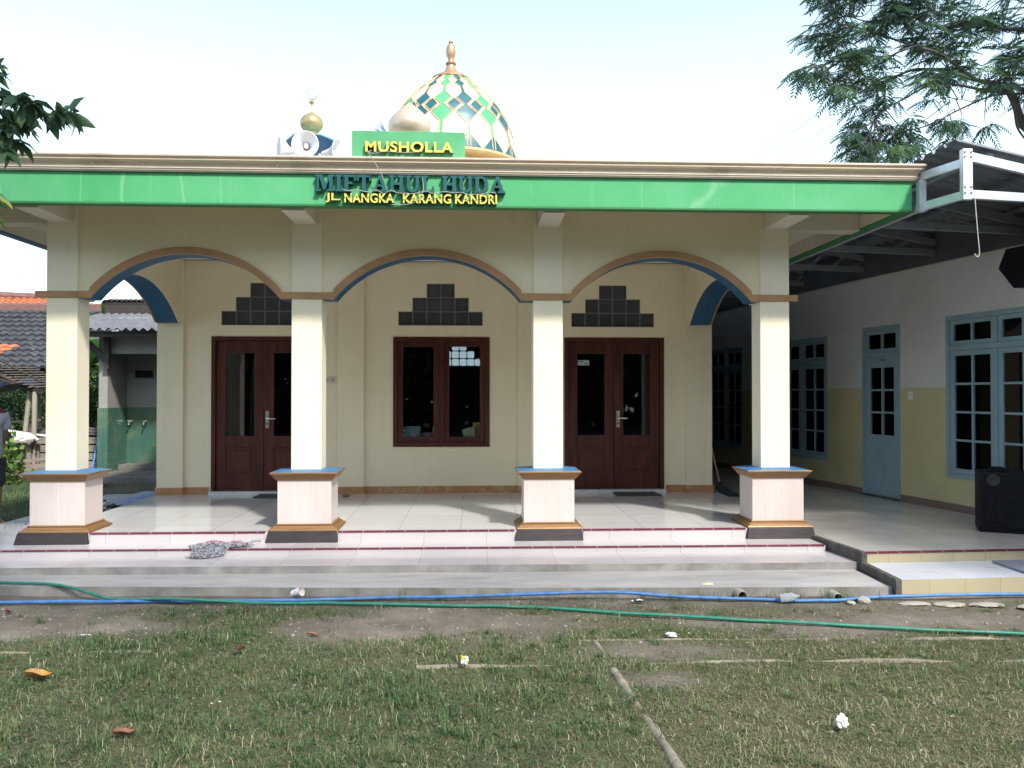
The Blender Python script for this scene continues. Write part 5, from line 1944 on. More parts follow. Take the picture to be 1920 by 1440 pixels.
def turf_cover(x, y):
    """0 bare soil .. 1 full grass"""
    n = fbm(x, y, 0.9, 5)
    n2 = fbm(x, y, 2.6, 9)
    # bare band at the foot of the steps, wider at the left
    line = 5.42 - 0.03 * x
    t = np.clip((line - y) / 0.55 + (n - 0.5) * 2.4 + (n2 - 0.5) * 1.4 + 0.45, 0, 1)
    t = np.maximum(t, 0.55 * np.clip((n2 - 0.5) * 5, 0, 1) * (y < 6.7))
    g_ = lambda cx, cy, sx, sy: np.exp(-((x - cx) / sx) ** 2 - ((y - cy) / sy) ** 2)
    t = np.clip(t + 1.1 * g_(-1.75, 6.05, 0.6, 0.3) + 0.5 * g_(2.3, 6.0, 1.3, 0.22) + 0.35 * g_(0.9, 6.15, 0.8, 0.2)
                - 1.3 * g_(-2.9, 5.85, 0.8, 0.3) - 0.9 * g_(-0.75, 5.8, 0.5, 0.2) - 0.5 * g_(3.4, 5.75, 0.7, 0.25), 0.03, 1)
    # bald patch by the strip crossing
    d = np.hypot((x - 1.15) / 0.55, (y - 5.15) / 0.22)
    t *= np.clip(d - 0.35, 0.12, 1)
    d = np.hypot((x - 1.05) / 0.3, (y - 4.62) / 0.16)
    t *= np.clip(d - 0.3, 0.15, 1)
    return np.where(y > 7.2, np.clip(n * 1.6, 0.3, 1), t)


gx = np.concatenate([np.linspace(-400, -14, 14), np.linspace(-13, 9, 221), np.linspace(10, 400, 14)])
gy = np.concatenate([np.linspace(-60, 0.4, 10), np.linspace(0.6, 7.2, 120), np.linspace(7.4, 19, 60), np.linspace(20, 500, 16)])
GX, GY = np.meshgrid(gx, gy)
near = (np.abs(GX + 2) < 11.5) & (GY > 0.5) & (GY < 19)
GZ = np.where(near, (fbm(GX, GY, 1.3, 3) - 0.62) * 0.03, -0.02)
GZ = np.minimum(GZ, 0.0)
nx_, ny_ = len(gx), len(gy)
idx = np.arange(nx_ * ny_).reshape(ny_, nx_)
GF = np.stack([idx[:-1, :-1], idx[:-1, 1:], idx[1:, 1:], idx[1:, :-1]], -1).reshape(-1, 4)
gr = rawmesh('ground', np.stack([GX.ravel(), GY.ravel(), GZ.ravel()], -1), GF, ground_mat(), smooth=True)
at = gr.data.attributes.new('turf', 'FLOAT', 'POINT')
at.data.foreach_set('value', turf_cover(GX, GY).ravel().astype(np.float32))
gr['kind'] = 'structure'


def gz(x, y):
    return np.minimum((fbm(x, y, 1.3, 3) - 0.62) * 0.03, 0.0)


def blades(x, y, L, lean, width, tone, az=None):
    n = len(x)
    az = RNG.uniform(0, 2 * pi, n) if az is None else az
    z = gz(x, y) - 0.003
    dx, dy = np.cos(az), np.sin(az)
    px, py = -dy, dx
    s, c = np.sin(lean), np.cos(lean)
    m = 0.55
    base = np.stack([x, y, z], -1)
    mid = base + np.stack([dx * s * L * m * 0.75, dy * s * L * m * 0.75, c * L * m], -1)
    l2 = np.minimum(lean * 1.7 + 0.25, 1.9)
    tip = mid + np.stack([dx * np.sin(l2) * L * (1 - m), dy * np.sin(l2) * L * (1 - m), np.cos(l2) * L * (1 - m)], -1)
    tip[:, 2] = np.maximum(tip[:, 2], z + 0.004)
    wv = np.stack([px, py, np.zeros(n)], -1) * (width / 2)[:, None]
    V = np.stack([base - wv, base + wv, mid - wv * 0.8, mid + wv * 0.8, tip], 1)
    o = (np.arange(n) * 5)[:, None]
    F = np.stack([o + np.array([0, 1, 3]), o + np.array([0, 3, 2]), o + np.array([2, 3, 4])], 1)
    return V.reshape(-1, 3), F.reshape(-1, 3), np.repeat(tone, 3)


GRASSM = leafmat('grass_blade', [(0.0, (0.045, 0.105, 0.042)), (0.35, (0.1, 0.165, 0.062)), (0.6, (0.175, 0.21, 0.095)), (0.82, (0.29, 0.275, 0.16)), (1.0, (0.44, 0.41, 0.29))], 0.65, 0.3)
# lawn in front
N = 380000
y = 1.5 + (6.9 - 1.5) * RNG.random(N) ** 0.85
half = 0.66 * y + 0.7
x = 0.05 * y + (RNG.random(N) * 2 - 1) * half
cov = turf_cover(x, y)
keep = RNG.random(N) < cov * (0.45 + 0.55 * fbm(x, y, 5.0, 21)) * np.where(y > 5.6, 0.75, 1.0)
keep &= (RNG.random(N) < 0.45) | ~((np.abs(x - np.interp(y, [2.9, 3.5, 4.1, 4.78], [0.89, 0.88, 0.86, 0.815])) < 0.03) & (y < 4.79))
keep &= ~(y > 6.36)
x, y = x[keep], y[keep]
n = len(x)
patch = fbm(x, y, 1.6, 31)
fine = fbm(x, y, 7.0, 37)
dry = np.clip((fbm(x + 0.3, y, 0.55, 41) - 0.42) * 2.2 + (x + 1.0) * 0.07, 0, 1)
tall = np.clip((fbm(x, y, 3.2, 51) - 0.5) * 5, 0, 1) * np.clip(0.75 - x * 0.22, 0.2, 1)
L = 0.024 + 0.045 * RNG.random(n) ** 1.5 + 0.05 * tall * RNG.random(n)
lean = np.abs(RNG.normal(1.05, 0.38, n) + 0.2 * np.clip(x, 0, 1)) * (1 - 0.35 * tall)
tone = np.clip(0.24 + 0.38 * dry * (1 - 0.5 * tall) + (patch - 0.5) * 0.5 + (fine - 0.5) * 0.5 + RNG.normal(0, 0.18, n), 0, 1)
straw = RNG.random(n) < 0.10 + 0.2 * dry
tone = np.where(straw, RNG.uniform(0.75, 1.0, n), tone)
A = blades(x, y, L, lean, RNG.uniform(0.002, 0.006, n), tone)
# radiating tussocks
VV, FF, TT = [A[0]], [A[1]], [A[2]]
off = len(A[0])
K = 800
ty = 1.8 + 4.4 * RNG.random(K)
tx = 0.05 * ty + (RNG.random(K) * 2 - 1) * (0.66 * ty + 0.5)
for cx_, cy_ in zip(tx, ty):
    cv = float(turf_cover(np.array([cx_]), np.array([cy_]))[0])
    if RNG.random() > cv + 0.22 or cy_ > 6.3:
        continue
    k = int(RNG.integers(14, 46))
    rr = np.abs(RNG.normal(0, 0.018, k))
    aa = RNG.uniform(0, 2 * pi, k)
    big = RNG.random() * (1.5 if cx_ < 0.8 else 0.7)
    t0 = RNG.uniform(0.15, 0.6) + (0.2 if cx_ > 0.8 else 0)
    B = blades(cx_ + rr * np.cos(aa), cy_ + rr * np.sin(aa), RNG.uniform(0.03, 0.065 + 0.06 * big, k), RNG.uniform(0.2, 1.25, k), RNG.uniform(0.0022, 0.0045, k), np.clip(t0 + RNG.normal(0, 0.12, k), 0, 1), aa)
    VV.append(B[0])
    FF.append(B[1] + off)
    TT.append(B[2])
    off += len(B[0])
# weeds growing at the foot of the step
for k_ in range(120):
    cx_ = RNG.uniform(-1.4, 3.2)
    cy_ = float(np.interp(cx_, [-3.79, -.79, 1.32, 3.34], [6.74, 6.57, 6.47, 6.40])) - RNG.uniform(0.02, 0.12)
    k = int(RNG.integers(4, 16))
    aa = RNG.uniform(0, 2 * pi, k)
    B = blades(cx_ + RNG.normal(0, .02, k), np.full(k, cy_), RNG.uniform(0.03, 0.15, k), RNG.uniform(0.1, 1.0, k), RNG.uniform(0.0015, 0.003, k), np.clip(RNG.normal(0.35, 0.2, k), 0, 1), aa)
    VV.append(B[0])
    FF.append(B[1] + off)
    TT.append(B[2])
    off += len(B[0])
# side lawn left of the building, longer and greener
N = 60000
y = 8.3 + 7.6 * RNG.random(N)
x = -4.75 - 6.0 * RNG.random(N)
kp = RNG.random(N) < np.clip(fbm(x, y, 0.8, 61) * 1.5, 0, 1) * np.where(x > -6.3, np.clip((13.6 - y) / 2.5, 0.06, 1), 1)
kp &= ~((x > -7.6) & (y > 15.0))
x, y = x[kp], y[kp]
n = len(x)
B = blades(x, y, RNG.uniform(0.05, 0.16, n), RNG.uniform(0.1, 0.9, n), RNG.uniform(0.004, 0.008, n), np.clip(0.22 + (fbm(x, y, 1.2, 71) - 0.5) * 0.8 + RNG.normal(0, 0.1, n), 0, 1))
VV.append(B[0])
FF.append(B[1] + off)
TT.append(B[2])
off += len(B[0])
g = rawmesh('grass', np.concatenate(VV), np.concatenate(FF), GRASSM, tones=np.concatenate(TT))
g['kind'] = 'stuff'

# crumbs of stone, chaff and dead bits
N = 6500
y = RNG.uniform(2.2, 6.5, N)
x = 0.05 * y + (RNG.random(N) * 2 - 1) * (0.66 * y + 0.4)
kp = RNG.random(N) < np.where(y > 5.3, 0.95, 0.3)
kp &= y < np.interp(x, [-3.79, -.79, 1.32, 3.34], [6.72, 6.55, 6.45, 6.38])
x, y = x[kp], y[kp]
n = len(x)
s = RNG.lognormal(-5.1, 0.5, n)
s = np.clip(s, 0.002, 0.022)
an = RNG.uniform(0, 2 * pi, n)
P = np.array([[1, 0, 0.15], [0.2, 0.75, 0.2], [-0.9, 0.35, 0.1], [-0.5, -0.8, 0.15], [0.1, 0.05, 0.75]])
ca, sa = np.cos(an), np.sin(an)
el = RNG.uniform(0.4, 1.0, n)
V = np.empty((n, 5, 3))
for i, p in enumerate(P):
    jx = p[0] * s * RNG.uniform(0.7, 1.2, n)
    jy = p[1] * s * el
    V[:, i, 0] = x + jx * ca - jy * sa
    V[:, i, 1] = y + jx * sa + jy * ca
    V[:, i, 2] = gz(x, y) + p[2] * s * 0.8
o_ = (np.arange(n) * 5)[:, None]
F = np.stack([o_ + np.array(q) for q in ([0, 1, 4], [1, 2, 4], [2, 3, 4], [3, 0, 4])], 1).reshape(-1, 3)
PEB = leafmat('stone_crumb', [(0.0, (0.12, 0.1, 0.08)), (0.5, (0.3, 0.27, 0.23)), (0.9, (0.4, 0.37, 0.33)), (1.0, (0.55, 0.54, 0.5))], 0.9, 0.0)
g = rawmesh('gravel', V.reshape(-1, 3), F, PEB, tones=np.repeat(RNG.random(n), 4))
g['kind'] = 'stuff'

# ================================================================== FOLIAGE HELPERS
YAW_, PIT_ = radians(2.7), radians(0.74)
_f = np.array([sin(YAW_) * cos(PIT_), cos(YAW_) * cos(PIT_), sin(PIT_)])
_r = np.array([cos(YAW_), -sin(YAW_), 0.0])
_u = np.cross(_r, _f)


def at_px(px, py, Y):
    """point at depth Y seen at a place measured on the photograph"""
    d = _r * (px - 960) / 1550 + _u * (720 - py) / 1550 + _f
    d = d * (Y / d[1])
    return np.array([d[0], d[1], d[2] + 1.6])


def rhombi(B, D, Nn, L, W, fold=0.25):
    """leaf shapes: base B, unit direction D, approx normal Nn -> verts, tris"""
    B, D, Nn = np.asarray(B, float), np.asarray(D, float), np.asarray(Nn, float)
    S = np.cross(D, Nn)
    S /= np.linalg.norm(S, axis=1)[:, None] + 1e-9
    Nn = np.cross(S, D)
    L = np.broadcast_to(L, len(B))[:, None]
    W = np.broadcast_to(W, len(B))[:, None]
    m = B + D * L * 0.45
    V = np.stack([B, m + S * W / 2 + Nn * W * fold, B + D * L - Nn * L * 0.12, m - S * W / 2 + Nn * W * fold], 1)
    o = (np.arange(len(B)) * 4)[:, None]
    F = np.stack([o + np.array([0, 1, 2]), o + np.array([0, 2, 3])], 1)
    return V.reshape(-1, 3), F.reshape(-1, 3)


def rdir(n, up=0.0):
    v = RNG.normal(size=(n, 3))
    v[:, 2] += up
    return v / np.linalg.norm(v, axis=1)[:, None]


def cloud(name, C, L, W, mat, parent, tones, up=0.3):
    n = len(C)
    D = rdir(n, -0.1)
    Nn = rdir(n, up * 3)
    V, F = rhombi(C, D, Nn, L, W)
    return rawmesh(name, V, F, mat, parent, np.repeat(tones, 2))


FERNM = leafmat('feathery_leaf', [(0.0, (0.04, 0.08, 0.065)), (0.5, (0.075, 0.145, 0.085)), (0.85, (0.14, 0.25, 0.09)), (1.0, (0.22, 0.32, 0.08))], 0.5, 0.5)
BROADM = leafmat('broad_leaf', [(0.0, (0.04, 0.085, 0.05)), (0.6, (0.075, 0.15, 0.07)), (0.9, (0.16, 0.25, 0.08)), (1.0, (0.3, 0.34, 0.08))], 0.35, 0.35)
HEDGEM = leafmat('hedge_leaf', [(0.0, (0.012, 0.035, 0.014)), (0.6, (0.035, 0.085, 0.025)), (1.0, (0.1, 0.18, 0.05))], 0.45, 0.2)
BANM = leafmat('banana_leaf', [(0.0, (0.04, 0.10, 0.03)), (0.6, (0.10, 0.22, 0.05)), (0.8, (0.26, 0.3, 0.07)), (1.0, (0.3, 0.2, 0.12))], 0.45, 0.35)
SHRUBM = leafmat('shrub_leaf', [(0.0, (0.03, 0.08, 0.02)), (0.6, (0.10, 0.2, 0.04)), (1.0, (0.25, 0.35, 0.08))], 0.5, 0.35)

# ---- feathery tree beyond the side building
tree = thing('feathery_tree', (9.5, 14.6, 0), 'tall feathery leaved tree spreading over the canopy roof at upper right', 'tree')
tb_ = MB()
tb_.tube(catmull([(9.5, 14.6, -0.1), (9.45, 14.5, 2.5), at_px(1945, 290, 14.2), at_px(1918, 235, 14.1), at_px(1900, 180, 14.0), at_px(1875, 160, 13.9)], 5), [0.15] * 6 + [0.11] * 6 + [0.07] * 5 + [0.055] * 5 + [0.045] * 4, 10)
tb_.tube(catmull([at_px(1990, 180, 15.0), at_px(2040, 60, 15.2), at_px(1960, -60, 15.0), at_px(1900, -160, 14.8)], 5), 0.09, 10)
tb_.build('trunk', BARK, tree, smooth=60)
lb = MB()
limbs = [
    ([(1990, 190), (1930, 172), (1880, 158), (1830, 150), (1770, 133), (1720, 130), (1690, 139), (1662, 153), (1660, 175)], 13.9, 0.085, 0.022),
    ([(1900, 175), (1850, 170), (1800, 160), (1750, 158), (1700, 182), (1660, 205), (1640, 225)], 13.5, 0.055, 0.012),
    ([(1960, 60), (1880, 52), (1820, 45), (1760, 50), (1700, 30), (1640, 42), (1590, 30)], 13.6, 0.075, 0.012),
    ([(1830, 150), (1790, 120), (1760, 100), (1710, 85), (1660, 68), (1620, 55), (1570, 42), (1545, 30)], 13.3, 0.06, 0.01),
    ([(1720, 85), (1680, 100), (1650, 120), (1610, 135), (1570, 120), (1530, 125)], 13.2, 0.035, 0.008),
    ([(1920, 175), (1860, 180), (1800, 205), (1740, 235), (1680, 250), (1640, 262), (1600, 275)], 13.8, 0.035, 0.008),
    ([(1860, 178), (1840, 186), (1820, 190), (1800, 186), (1780, 190)], 14.3, 0.02, 0.008),
    ([(1660, 205), (1690, 240), (1720, 265), (1700, 285)], 13.4, 0.02, 0.008),
    ([(2040, 60), (1990, 0), (1900, -40), (1800, -60), (1700, -50), (1620, -30), (1560, 0)], 14.2, 0.08, 0.012),
    ([(1960, -60), (1870, -130), (1760, -160), (1660, -140)], 14.6, 0.07, 0.015),
    ([(2040, 60), (2120, 40), (2220, 60)], 14.6, 0.08, 0.02),
    ([(1945, 290), (2060, 200), (2160, 180)], 14.8, 0.06, 0.02),
    ([(1780, 132), (1778, 150), (1780, 165)], 13.9, 0.03, 0.02),
    ([(1880, 160), (1900, 200), (1908, 240), (1930, 270)], 13.7, 0.045, 0.03),
]
limbpts = []
for pts, Y, r0, r1 in limbs:
    W_ = [at_px(px, py, Y + 0.35 * sin(i * 1.7 + px)) for i, (px, py) in enumerate(pts)]
    P = catmull(W_, 6)
    n = len(P)
    lb.tube(P, [0.55 * (r0 + (r1 - r0) * i / (n - 1)) for i in range(n)], 7)
    limbpts += [np.array(p) for p in P]
limbpts = np.array(limbpts)
POLY = [(1530, -10), (1545, 22), (1510, 58), (1506, 80), (1530, 88), (1560, 92), (1535, 108), (1500, 122), (1497, 140), (1525, 152), (1555, 150), (1558, 178), (1585, 182), (1600, 165), (1635, 150), (1650, 168), (1605, 182), (1592, 205), (1612, 228), (1578, 245), (1590, 268), (1572, 288), (1572, 312), (1700, 318), (1730, 290), (1762, 268), (1800, 262), (1815, 235), (1800, 222), (1760, 220), (1735, 195), (1770, 180), (1830, 185), (1880, 200), (1925, 240), (2200, 240), (2300, 0), (2200, -200), (1900, -260), (1640, -200), (1540, -80)]


def inpoly(px, py):
    c = False
    j = len(POLY) - 1
    for i in range(len(POLY)):
        xi, yi = POLY[i]
        xj, yj = POLY[j]
        if (yi > py) != (yj > py) and px < (xj - xi) * (py - yi) / (yj - yi) + xi:
            c = not c
        j = i
    return c


spots = [(1512, 66), (1540, 70), (1562, 78), (1506, 130), (1520, 138), (1535, 118), (1550, 12), (1565, 20), (1580, 30), (1562, 172), (1572, 160), (1590, 178), (1605, 222), (1622, 215), (1640, 196), (1588, 285), (1600, 262), (1620, 248), (1590, 305), (1640, 300), (1668, 305), (1720, 290), (1780, 232), (1800, 228), (1848, 236), (1860, 230), (1775, 262)]
rs = random.Random(5)
while len(spots) < 820:
    px, py = rs.uniform(1495, 2300), rs.uniform(-260, 318)
    if inpoly(px, py):
        g_ = noise.noise(Vector((px / 60, py / 45, 2.0)))
        if px > 1735 and py > 170 and rs.random() < 0.8:
            continue
        if g_ > -0.05 or rs.random() < 0.18:
            spots.append((px, py))
LB, LD, LN, LL, LWd, LT = [], [], [], [], [], []
for (px, py) in spots:
    Y = rs.uniform(12.7, 14.9)
    c = at_px(px, py, Y)
    k = int(np.argmin(((limbpts - c) ** 2).sum(1)))
    q = limbpts[k]
    c = c * 0.85 + (c + (q - c) * 0.0) * 0.15
    if np.linalg.norm(q - c) > 0.12:
        mid = (q + c) / 2 + np.array([rs.uniform(-.12, .12), rs.uniform(-.15, .15), rs.uniform(-0.12, 0.08)])
        lb.tube(catmull([q, mid, c], 4), [0.011, 0.010, 0.009, 0.008, 0.007, 0.006, 0.005, 0.004, 0.004], 5)
    outd = c - np.array([9.3, 14.0, 6.6])
    outd /= np.linalg.norm(outd)
    nl = rs.randint(5, 9)
    tn = min(1, max(0, rs.gauss(0.42, 0.2)))
    for j in range(nl):
        a = 2 * pi * (j + rs.random() * 0.6) / nl
        d = np.array([cos(a), sin(a), rs.uniform(-0.75, 0.15)]) + outd * 0.55
        d /= np.linalg.norm(d)
        up_ = np.array([rs.uniform(-.3, .3), rs.uniform(-.3, .3), 1.0])
        sd2 = np.cross(d, up_)
        sd2 /= np.linalg.norm(sd2)
        nn = np.cross(sd2, d)
        Lr = rs.uniform(0.22, 0.36)
        npn = 8
        lt = min(1, max(0, tn + rs.gauss(0, 0.08)))
        for p_ in range(npn):
            t_ = 0.18 + 0.82 * p_ / (npn - 1)
            bpos = c + d * Lr * t_ - np.array([0, 0, 1]) * Lr * 0.35 * t_ * t_
            pl = Lr * 0.42 * (1 - 0.55 * abs(t_ - 0.5) * 1.3)
            for s_ in (-1, 1):
                dd = sd2 * s_ * 0.78 + d * 0.62 - np.array([0, 0, 0.22])
                dd /= np.linalg.norm(dd)
                LB.append(bpos)
                LD.append(dd)
                LN.append(nn)
                LL.append(pl)
                LWd.append(Lr * 0.095)
                LT.append(lt)
lb.build('branch', BARK, tree, smooth=60)
V, F = rhombi(LB, LD, LN, np.array(LL), np.array(LWd), 0.1)
rawmesh('crown', V, F, FERNM, tree, np.repeat(np.array(LT), 2))

# ---- broadleaf tree at the left, mostly outside the picture
tree2 = thing('broadleaf_tree', (-4.9, 3.3, 0), 'leafy branch of a broad leaved tree reaching in at upper left', 'tree')
t2 = MB()
t2.tube(catmull([(-4.9, 3.3, -0.1), (-4.85, 3.35, 1.5), (-4.7, 3.5, 3.0), (-4.4, 3.7, 4.2), (-4.1, 3.9, 5.2)], 5), [0.14] * 8 + [0.11] * 6 + [0.08] * 7, 10)
t2.build('trunk', BARK, tree2, smooth=60)
br2 = MB()
B2, D2, N2, L2, W2, T2 = [], [], [], [], [], []


def leaves_along(P, dens, Lm, tone, droop=0.35):
    P = [np.array(p) for p in P]
    for i in range(len(P) - 1):
        for k in range(dens):
            t_ = rs.random()
            c = P[i] * (1 - t_) + P[i + 1] * t_
            d = rdir(1)[0] + (P[i + 1] - P[i]) / (np.linalg.norm(P[i + 1] - P[i]) + 1e-6) * 0.9
            d[2] -= droop
            d /= np.linalg.norm(d)
            B2.append(c)
            D2.append(d)
            N2.append(rdir(1, 1.6)[0])
            l_ = Lm * rs.uniform(0.6, 1.2)
            L2.append(l_)
            W2.append(l_ * rs.uniform(0.34, 0.46))
            T2.append(min(1, max(0, rs.gauss(tone, 0.16))))


def twig2(pts, Y, dens, Lm=0.125, tone=0.45, r=0.007):
    P = catmull([at_px(px, py, Y + 0.12 * sin(px)) for px, py in pts], 4)
    br2.tube(P, [r * (1.3 - i / len(P)) for i in range(len(P))], 6)
    leaves_along(P, dens, Lm, tone)


twig2([(-260, 60), (-120, 140), (-10, 175), (30, 182), (62, 196)], 4.5, 5)
twig2([(-60, 160), (-10, 130), (0, 125)], 4.4, 2)
twig2([(-200, 150), (-80, 190), (0, 205), (40, 222), (85, 218), (118, 212), (140, 212)], 4.55, 4)
twig2([(-60, 200), (-10, 225), (12, 250), (28, 268)], 4.5, 5)
twig2([(-80, 230), (-30, 262), (0, 275), (4, 285)], 4.45, 3)
twig2([(-120, 330), (-60, 350), (-25, 368), (-8, 372)], 4.2, 3, 0.10, 0.9)
twig2([(-120, 380), (-60, 395), (-28, 405), (-12, 412)], 4.2, 3, 0.09, 0.95)
for k in range(46):
    a = rs.uniform(0, 2 * pi)
    rr = 2.3 * sqrt(rs.random())
    cz_ = rs.uniform(-1, 1)
    c = np.array([-4.0 + rr * cos(a) * 0.95, 3.7 + rr * sin(a) * 0.95, 5.7 + 1.1 * cz_ * sqrt(max(0.05, 1 - (rr / 2.4) ** 2))])
    if c[2] < 1.75 + 0.49 * c[1] + max(0, (-2.1 - c[0])) * 0 and c[0] > -0.66 * c[1] - 0.5:
        c[2] = 2.1 + 0.5 * c[1]
    root_ = np.array([-4.15, 3.85, 5.0]) + (c - np.array([-4.15, 3.85, 5.0])) * 0.15
    mid = (root_ + c) / 2 + np.array([0, 0, 0.25])
    P = catmull([root_, mid, c], 5)
    br2.tube(P, [0.03 * (1.1 - i / len(P)) for i in range(len(P))], 6)
    leaves_along(P[4:], 5, 0.14, 0.45)
    B0 = c + RNG.normal(0, 0.25, (12, 3))
    for q in B0:
        if q[2] < 1.72 + 0.485 * q[1] and q[0] > -0.62 * q[1] - 0.25:
            continue
        d = rdir(1, -0.3)[0]
        B2.append(q)
        D2.append(d)
        N2.append(rdir(1, 1.6)[0])
        l_ = rs.uniform(0.09, 0.16)
        L2.append(l_)
        W2.append(l_ * 0.42)
        T2.append(min(1, max(0, rs.gauss(0.45, 0.18))))
br2.build('branch', BARK, tree2, smooth=60)


def bigleaves(B, D, Nn, L, W):
    """curved leaf of 3 segments with a folded midrib"""
    B, D, Nn = map(lambda a: np.asarray(a, float), (B, D, Nn))
    L, W = np.asarray(L)[:, None], np.asarray(W)[:, None]
    S = np.cross(D, Nn)
    S /= np.linalg.norm(S, axis=1)[:, None] + 1e-9
    Nn = np.cross(S, D)
    rows = []
    for t_, w_, z_ in ((0.0, 0.06, 0.0), (0.25, 0.42, 0.05), (0.6, 0.45, 0.03), (0.85, 0.22, -0.08), (1.0, 0.02, -0.18)):
        c = B + D * L * t_ + Nn * L * z_
        rows.append(np.stack([c - S * W * w_ + Nn * W * w_ * 0.35, c, c + S * W * w_ + Nn * W * w_ * 0.35], 1))
    V = np.stack(rows, 1).reshape(-1, 15, 3)
    o = (np.arange(len(B)) * 15)[:, None]
    F = []
    for i in range(4):
        for k in range(2):
            a = i * 3 + k
            F.append(o + np.array([a, a + 1, a + 4, a + 3]))
    return V.reshape(-1, 3), np.stack(F, 1).reshape(-1, 4)


V, F = bigleaves(B2, D2, N2, L2, W2)
rawmesh('crown', V, F, BROADM, tree2, np.repeat(np.array(T2), 8), smooth=True)


# ---- unseen trees added behind the viewer to shade the yard and facade
SHADEM = leafmat('unseen_foliage', [(0.0, (0.015, 0.04, 0.015)), (0.6, (0.03, 0.08, 0.025)), (1.0, (0.07, 0.12, 0.03))], 0.5, 0.2)


def unseen_tree(root, label, top, blobs, n, size):
    """blobs: (x, y, z, rx, ry, rz, share)"""
    r = thing('unseen_tree', root, label, 'tree', 'unseen trees added behind the viewer')
    mb = MB()
    x0, y0, _z = root
    mb.tube(catmull([(x0, y0, -0.1), (x0 + 0.1, y0, top * 0.4), (x0, y0 + 0.1, top)], 6), [0.28 - 0.012 * i for i in range(13)], 10)
    mb.build('trunk', BARK, r, smooth=60)
    mb = MB()
    CC = []
    tot_ = sum(q[6] for q in blobs)
    for (bx, by, bz, rx, ry, rz, sh) in blobs:
        mb.tube(catmull([(x0, y0, top * 0.8), ((x0 + bx) / 2, (y0 + by) / 2, (top + bz) / 2 + 0.3), (bx, by, bz)], 5), [0.12 - 0.009 * i for i in range(11)], 7)
        k = int(n * sh / tot_)
        v = RNG.normal(size=(k, 3))
        v /= np.linalg.norm(v, axis=1)[:, None]
        v *= (RNG.random(k) ** 0.4)[:, None]
        c = v * np.array([rx, ry, rz]) + np.array([bx, by, bz])
        CC.append(c)
    mb.build('branch', BARK, r, smooth=60)
    C = np.concatenate(CC)
    m = len(C)
    cloud('crown', C, RNG.uniform(0.7, 1.2, m) * size, RNG.uniform(0.3, 0.45, m) * size, SHADEM, r, RNG.random(m), 0.4)
    return r


unseen_tree((2.0, -7.5, 0), 'unseen tree behind the viewer, its crown shaped to shade the steps', 6.5,
          [(2.4, -0.45, 9.1, 5.8, 1.0, 0.5, 0.75), (-1.4, 0.9, 9.0, 1.5, 1.9, 0.6, 0.33)], 2500, 0.22)
unseen_tree((13.0, -3.5, 0), 'unseen tree added behind the viewer at the right to shade the porch', 6.5,
          [(9.5, 0.9, 9.2, 1.9, 2.0, 0.8, 1.0), (12.0, -1.0, 9.0, 2.2, 2.4, 1.2, 0.5)], 2600, 0.32)
for k, (tx_, ty_) in enumerate(((-16, -14), (-9, -16), (-2.5, -15), (4.0, -16), (10.5, -15), (17, -13))):
    unseen_tree((tx_, ty_, 0), 'unseen dense tree added far behind the viewer to block sky light', 7.0,
              [(tx_ + 1, ty_, 7, 4.4, 2.4, 4.0, 0.9), (tx_ + 0.5, ty_ + 0.5, 3.2, 4.2, 2.0, 3.2, 0.8)], 3600, 0.75)

bh = thing('unseen_hedge', (0, -19.5, 0), 'unseen foliage screen added far behind the viewer to darken glass reflections', 'hedge')  # unseen foliage added so the panes reflect something dark
N = 14000
C = np.stack([RNG.uniform(-30, 30, N), RNG.uniform(-20.5, -18.5, N), RNG.random(N) * (7 + 3 * RNG.random(N))], -1)
cloud('foliage', C, RNG.uniform(0.7, 1.2, N), RNG.uniform(0.3, 0.5, N), SHADEM, bh, RNG.random(N))

# ---- power lines
for a, c, lab in (((1390, 316, 30), (1900, -78, 13), 'thin overhead wire, the uppermost of three crossing the sky at right'),
                  ((1445, 312, 30), (1960, -70, 13.4), 'thin overhead wire, the middle of three crossing the sky at right'),
                  ((1478, 312, 30), (2010, -58, 13.8), 'thin overhead wire, the lowest of three crossing the sky at right')):
    p, q = Vector(at_px(*a)), Vector(at_px(*c))
    p = p + (p - q) * 0.25
    q = q + (q - p) * 0.3
    pts = [p.lerp(q, t_) - Vector((0, 0, 0.35 * 4 * t_ * (1 - t_))) * 0.3 for t_ in np.linspace(0, 1, 14)]
    b = MB()
    b.tube(pts, 0.007, 5)
    tag(b.build('power_line', BLACKP, None), lab, 'wire', 'overhead wires at upper right')

# ================================================================== LEFT BACKGROUND
# washroom
wr = thing('washroom', (-6.4, 17.0, 0), 'small open washroom with green tiled wall, taps and grey corrugated roof', 'building')
b = MB()
b.box(-7.30, -4.2, 17.4, 17.55, 0.1, 3.2)
b.box(-7.30, -7.13, 16.5, 17.399, 0.1, 2.78)
b.box(-7.129, -4.2, 16.5, 16.62, 2.40, 2.82)
b.box(-4.6, -4.2, 16.5, 17.399, 0.1, 2.39)
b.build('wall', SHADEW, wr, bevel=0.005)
b = MB()
b.box(-7.315, -7.118, 16.485, 16.4985, 0.1, 1.34)
b.box(-7.129, -4.61, 17.385, 17.3985, 0.1, 1.34)
b.box(-7.129, -7.118, 16.4995, 17.384, 0.1, 1.34)
b.build('wall_tile', WTILE, wr)
b = MB()
b.box(-7.4, -4.2, 15.4, 17.38, -0.05, 0.1)
b.box(-7.1, -4.7, 16.9, 17.38, 0.101, 0.2)
b.build('floor', plain('shade_dark_concrete', (0.13, 0.13, 0.12), 0.8, var=0.4, scale=4, dirt=(0.05, 0.06, 0.05), dscale=3), wr, bevel=0.01)  # dark tone stands in for shade on the washroom floor
b = MB()
n = 150
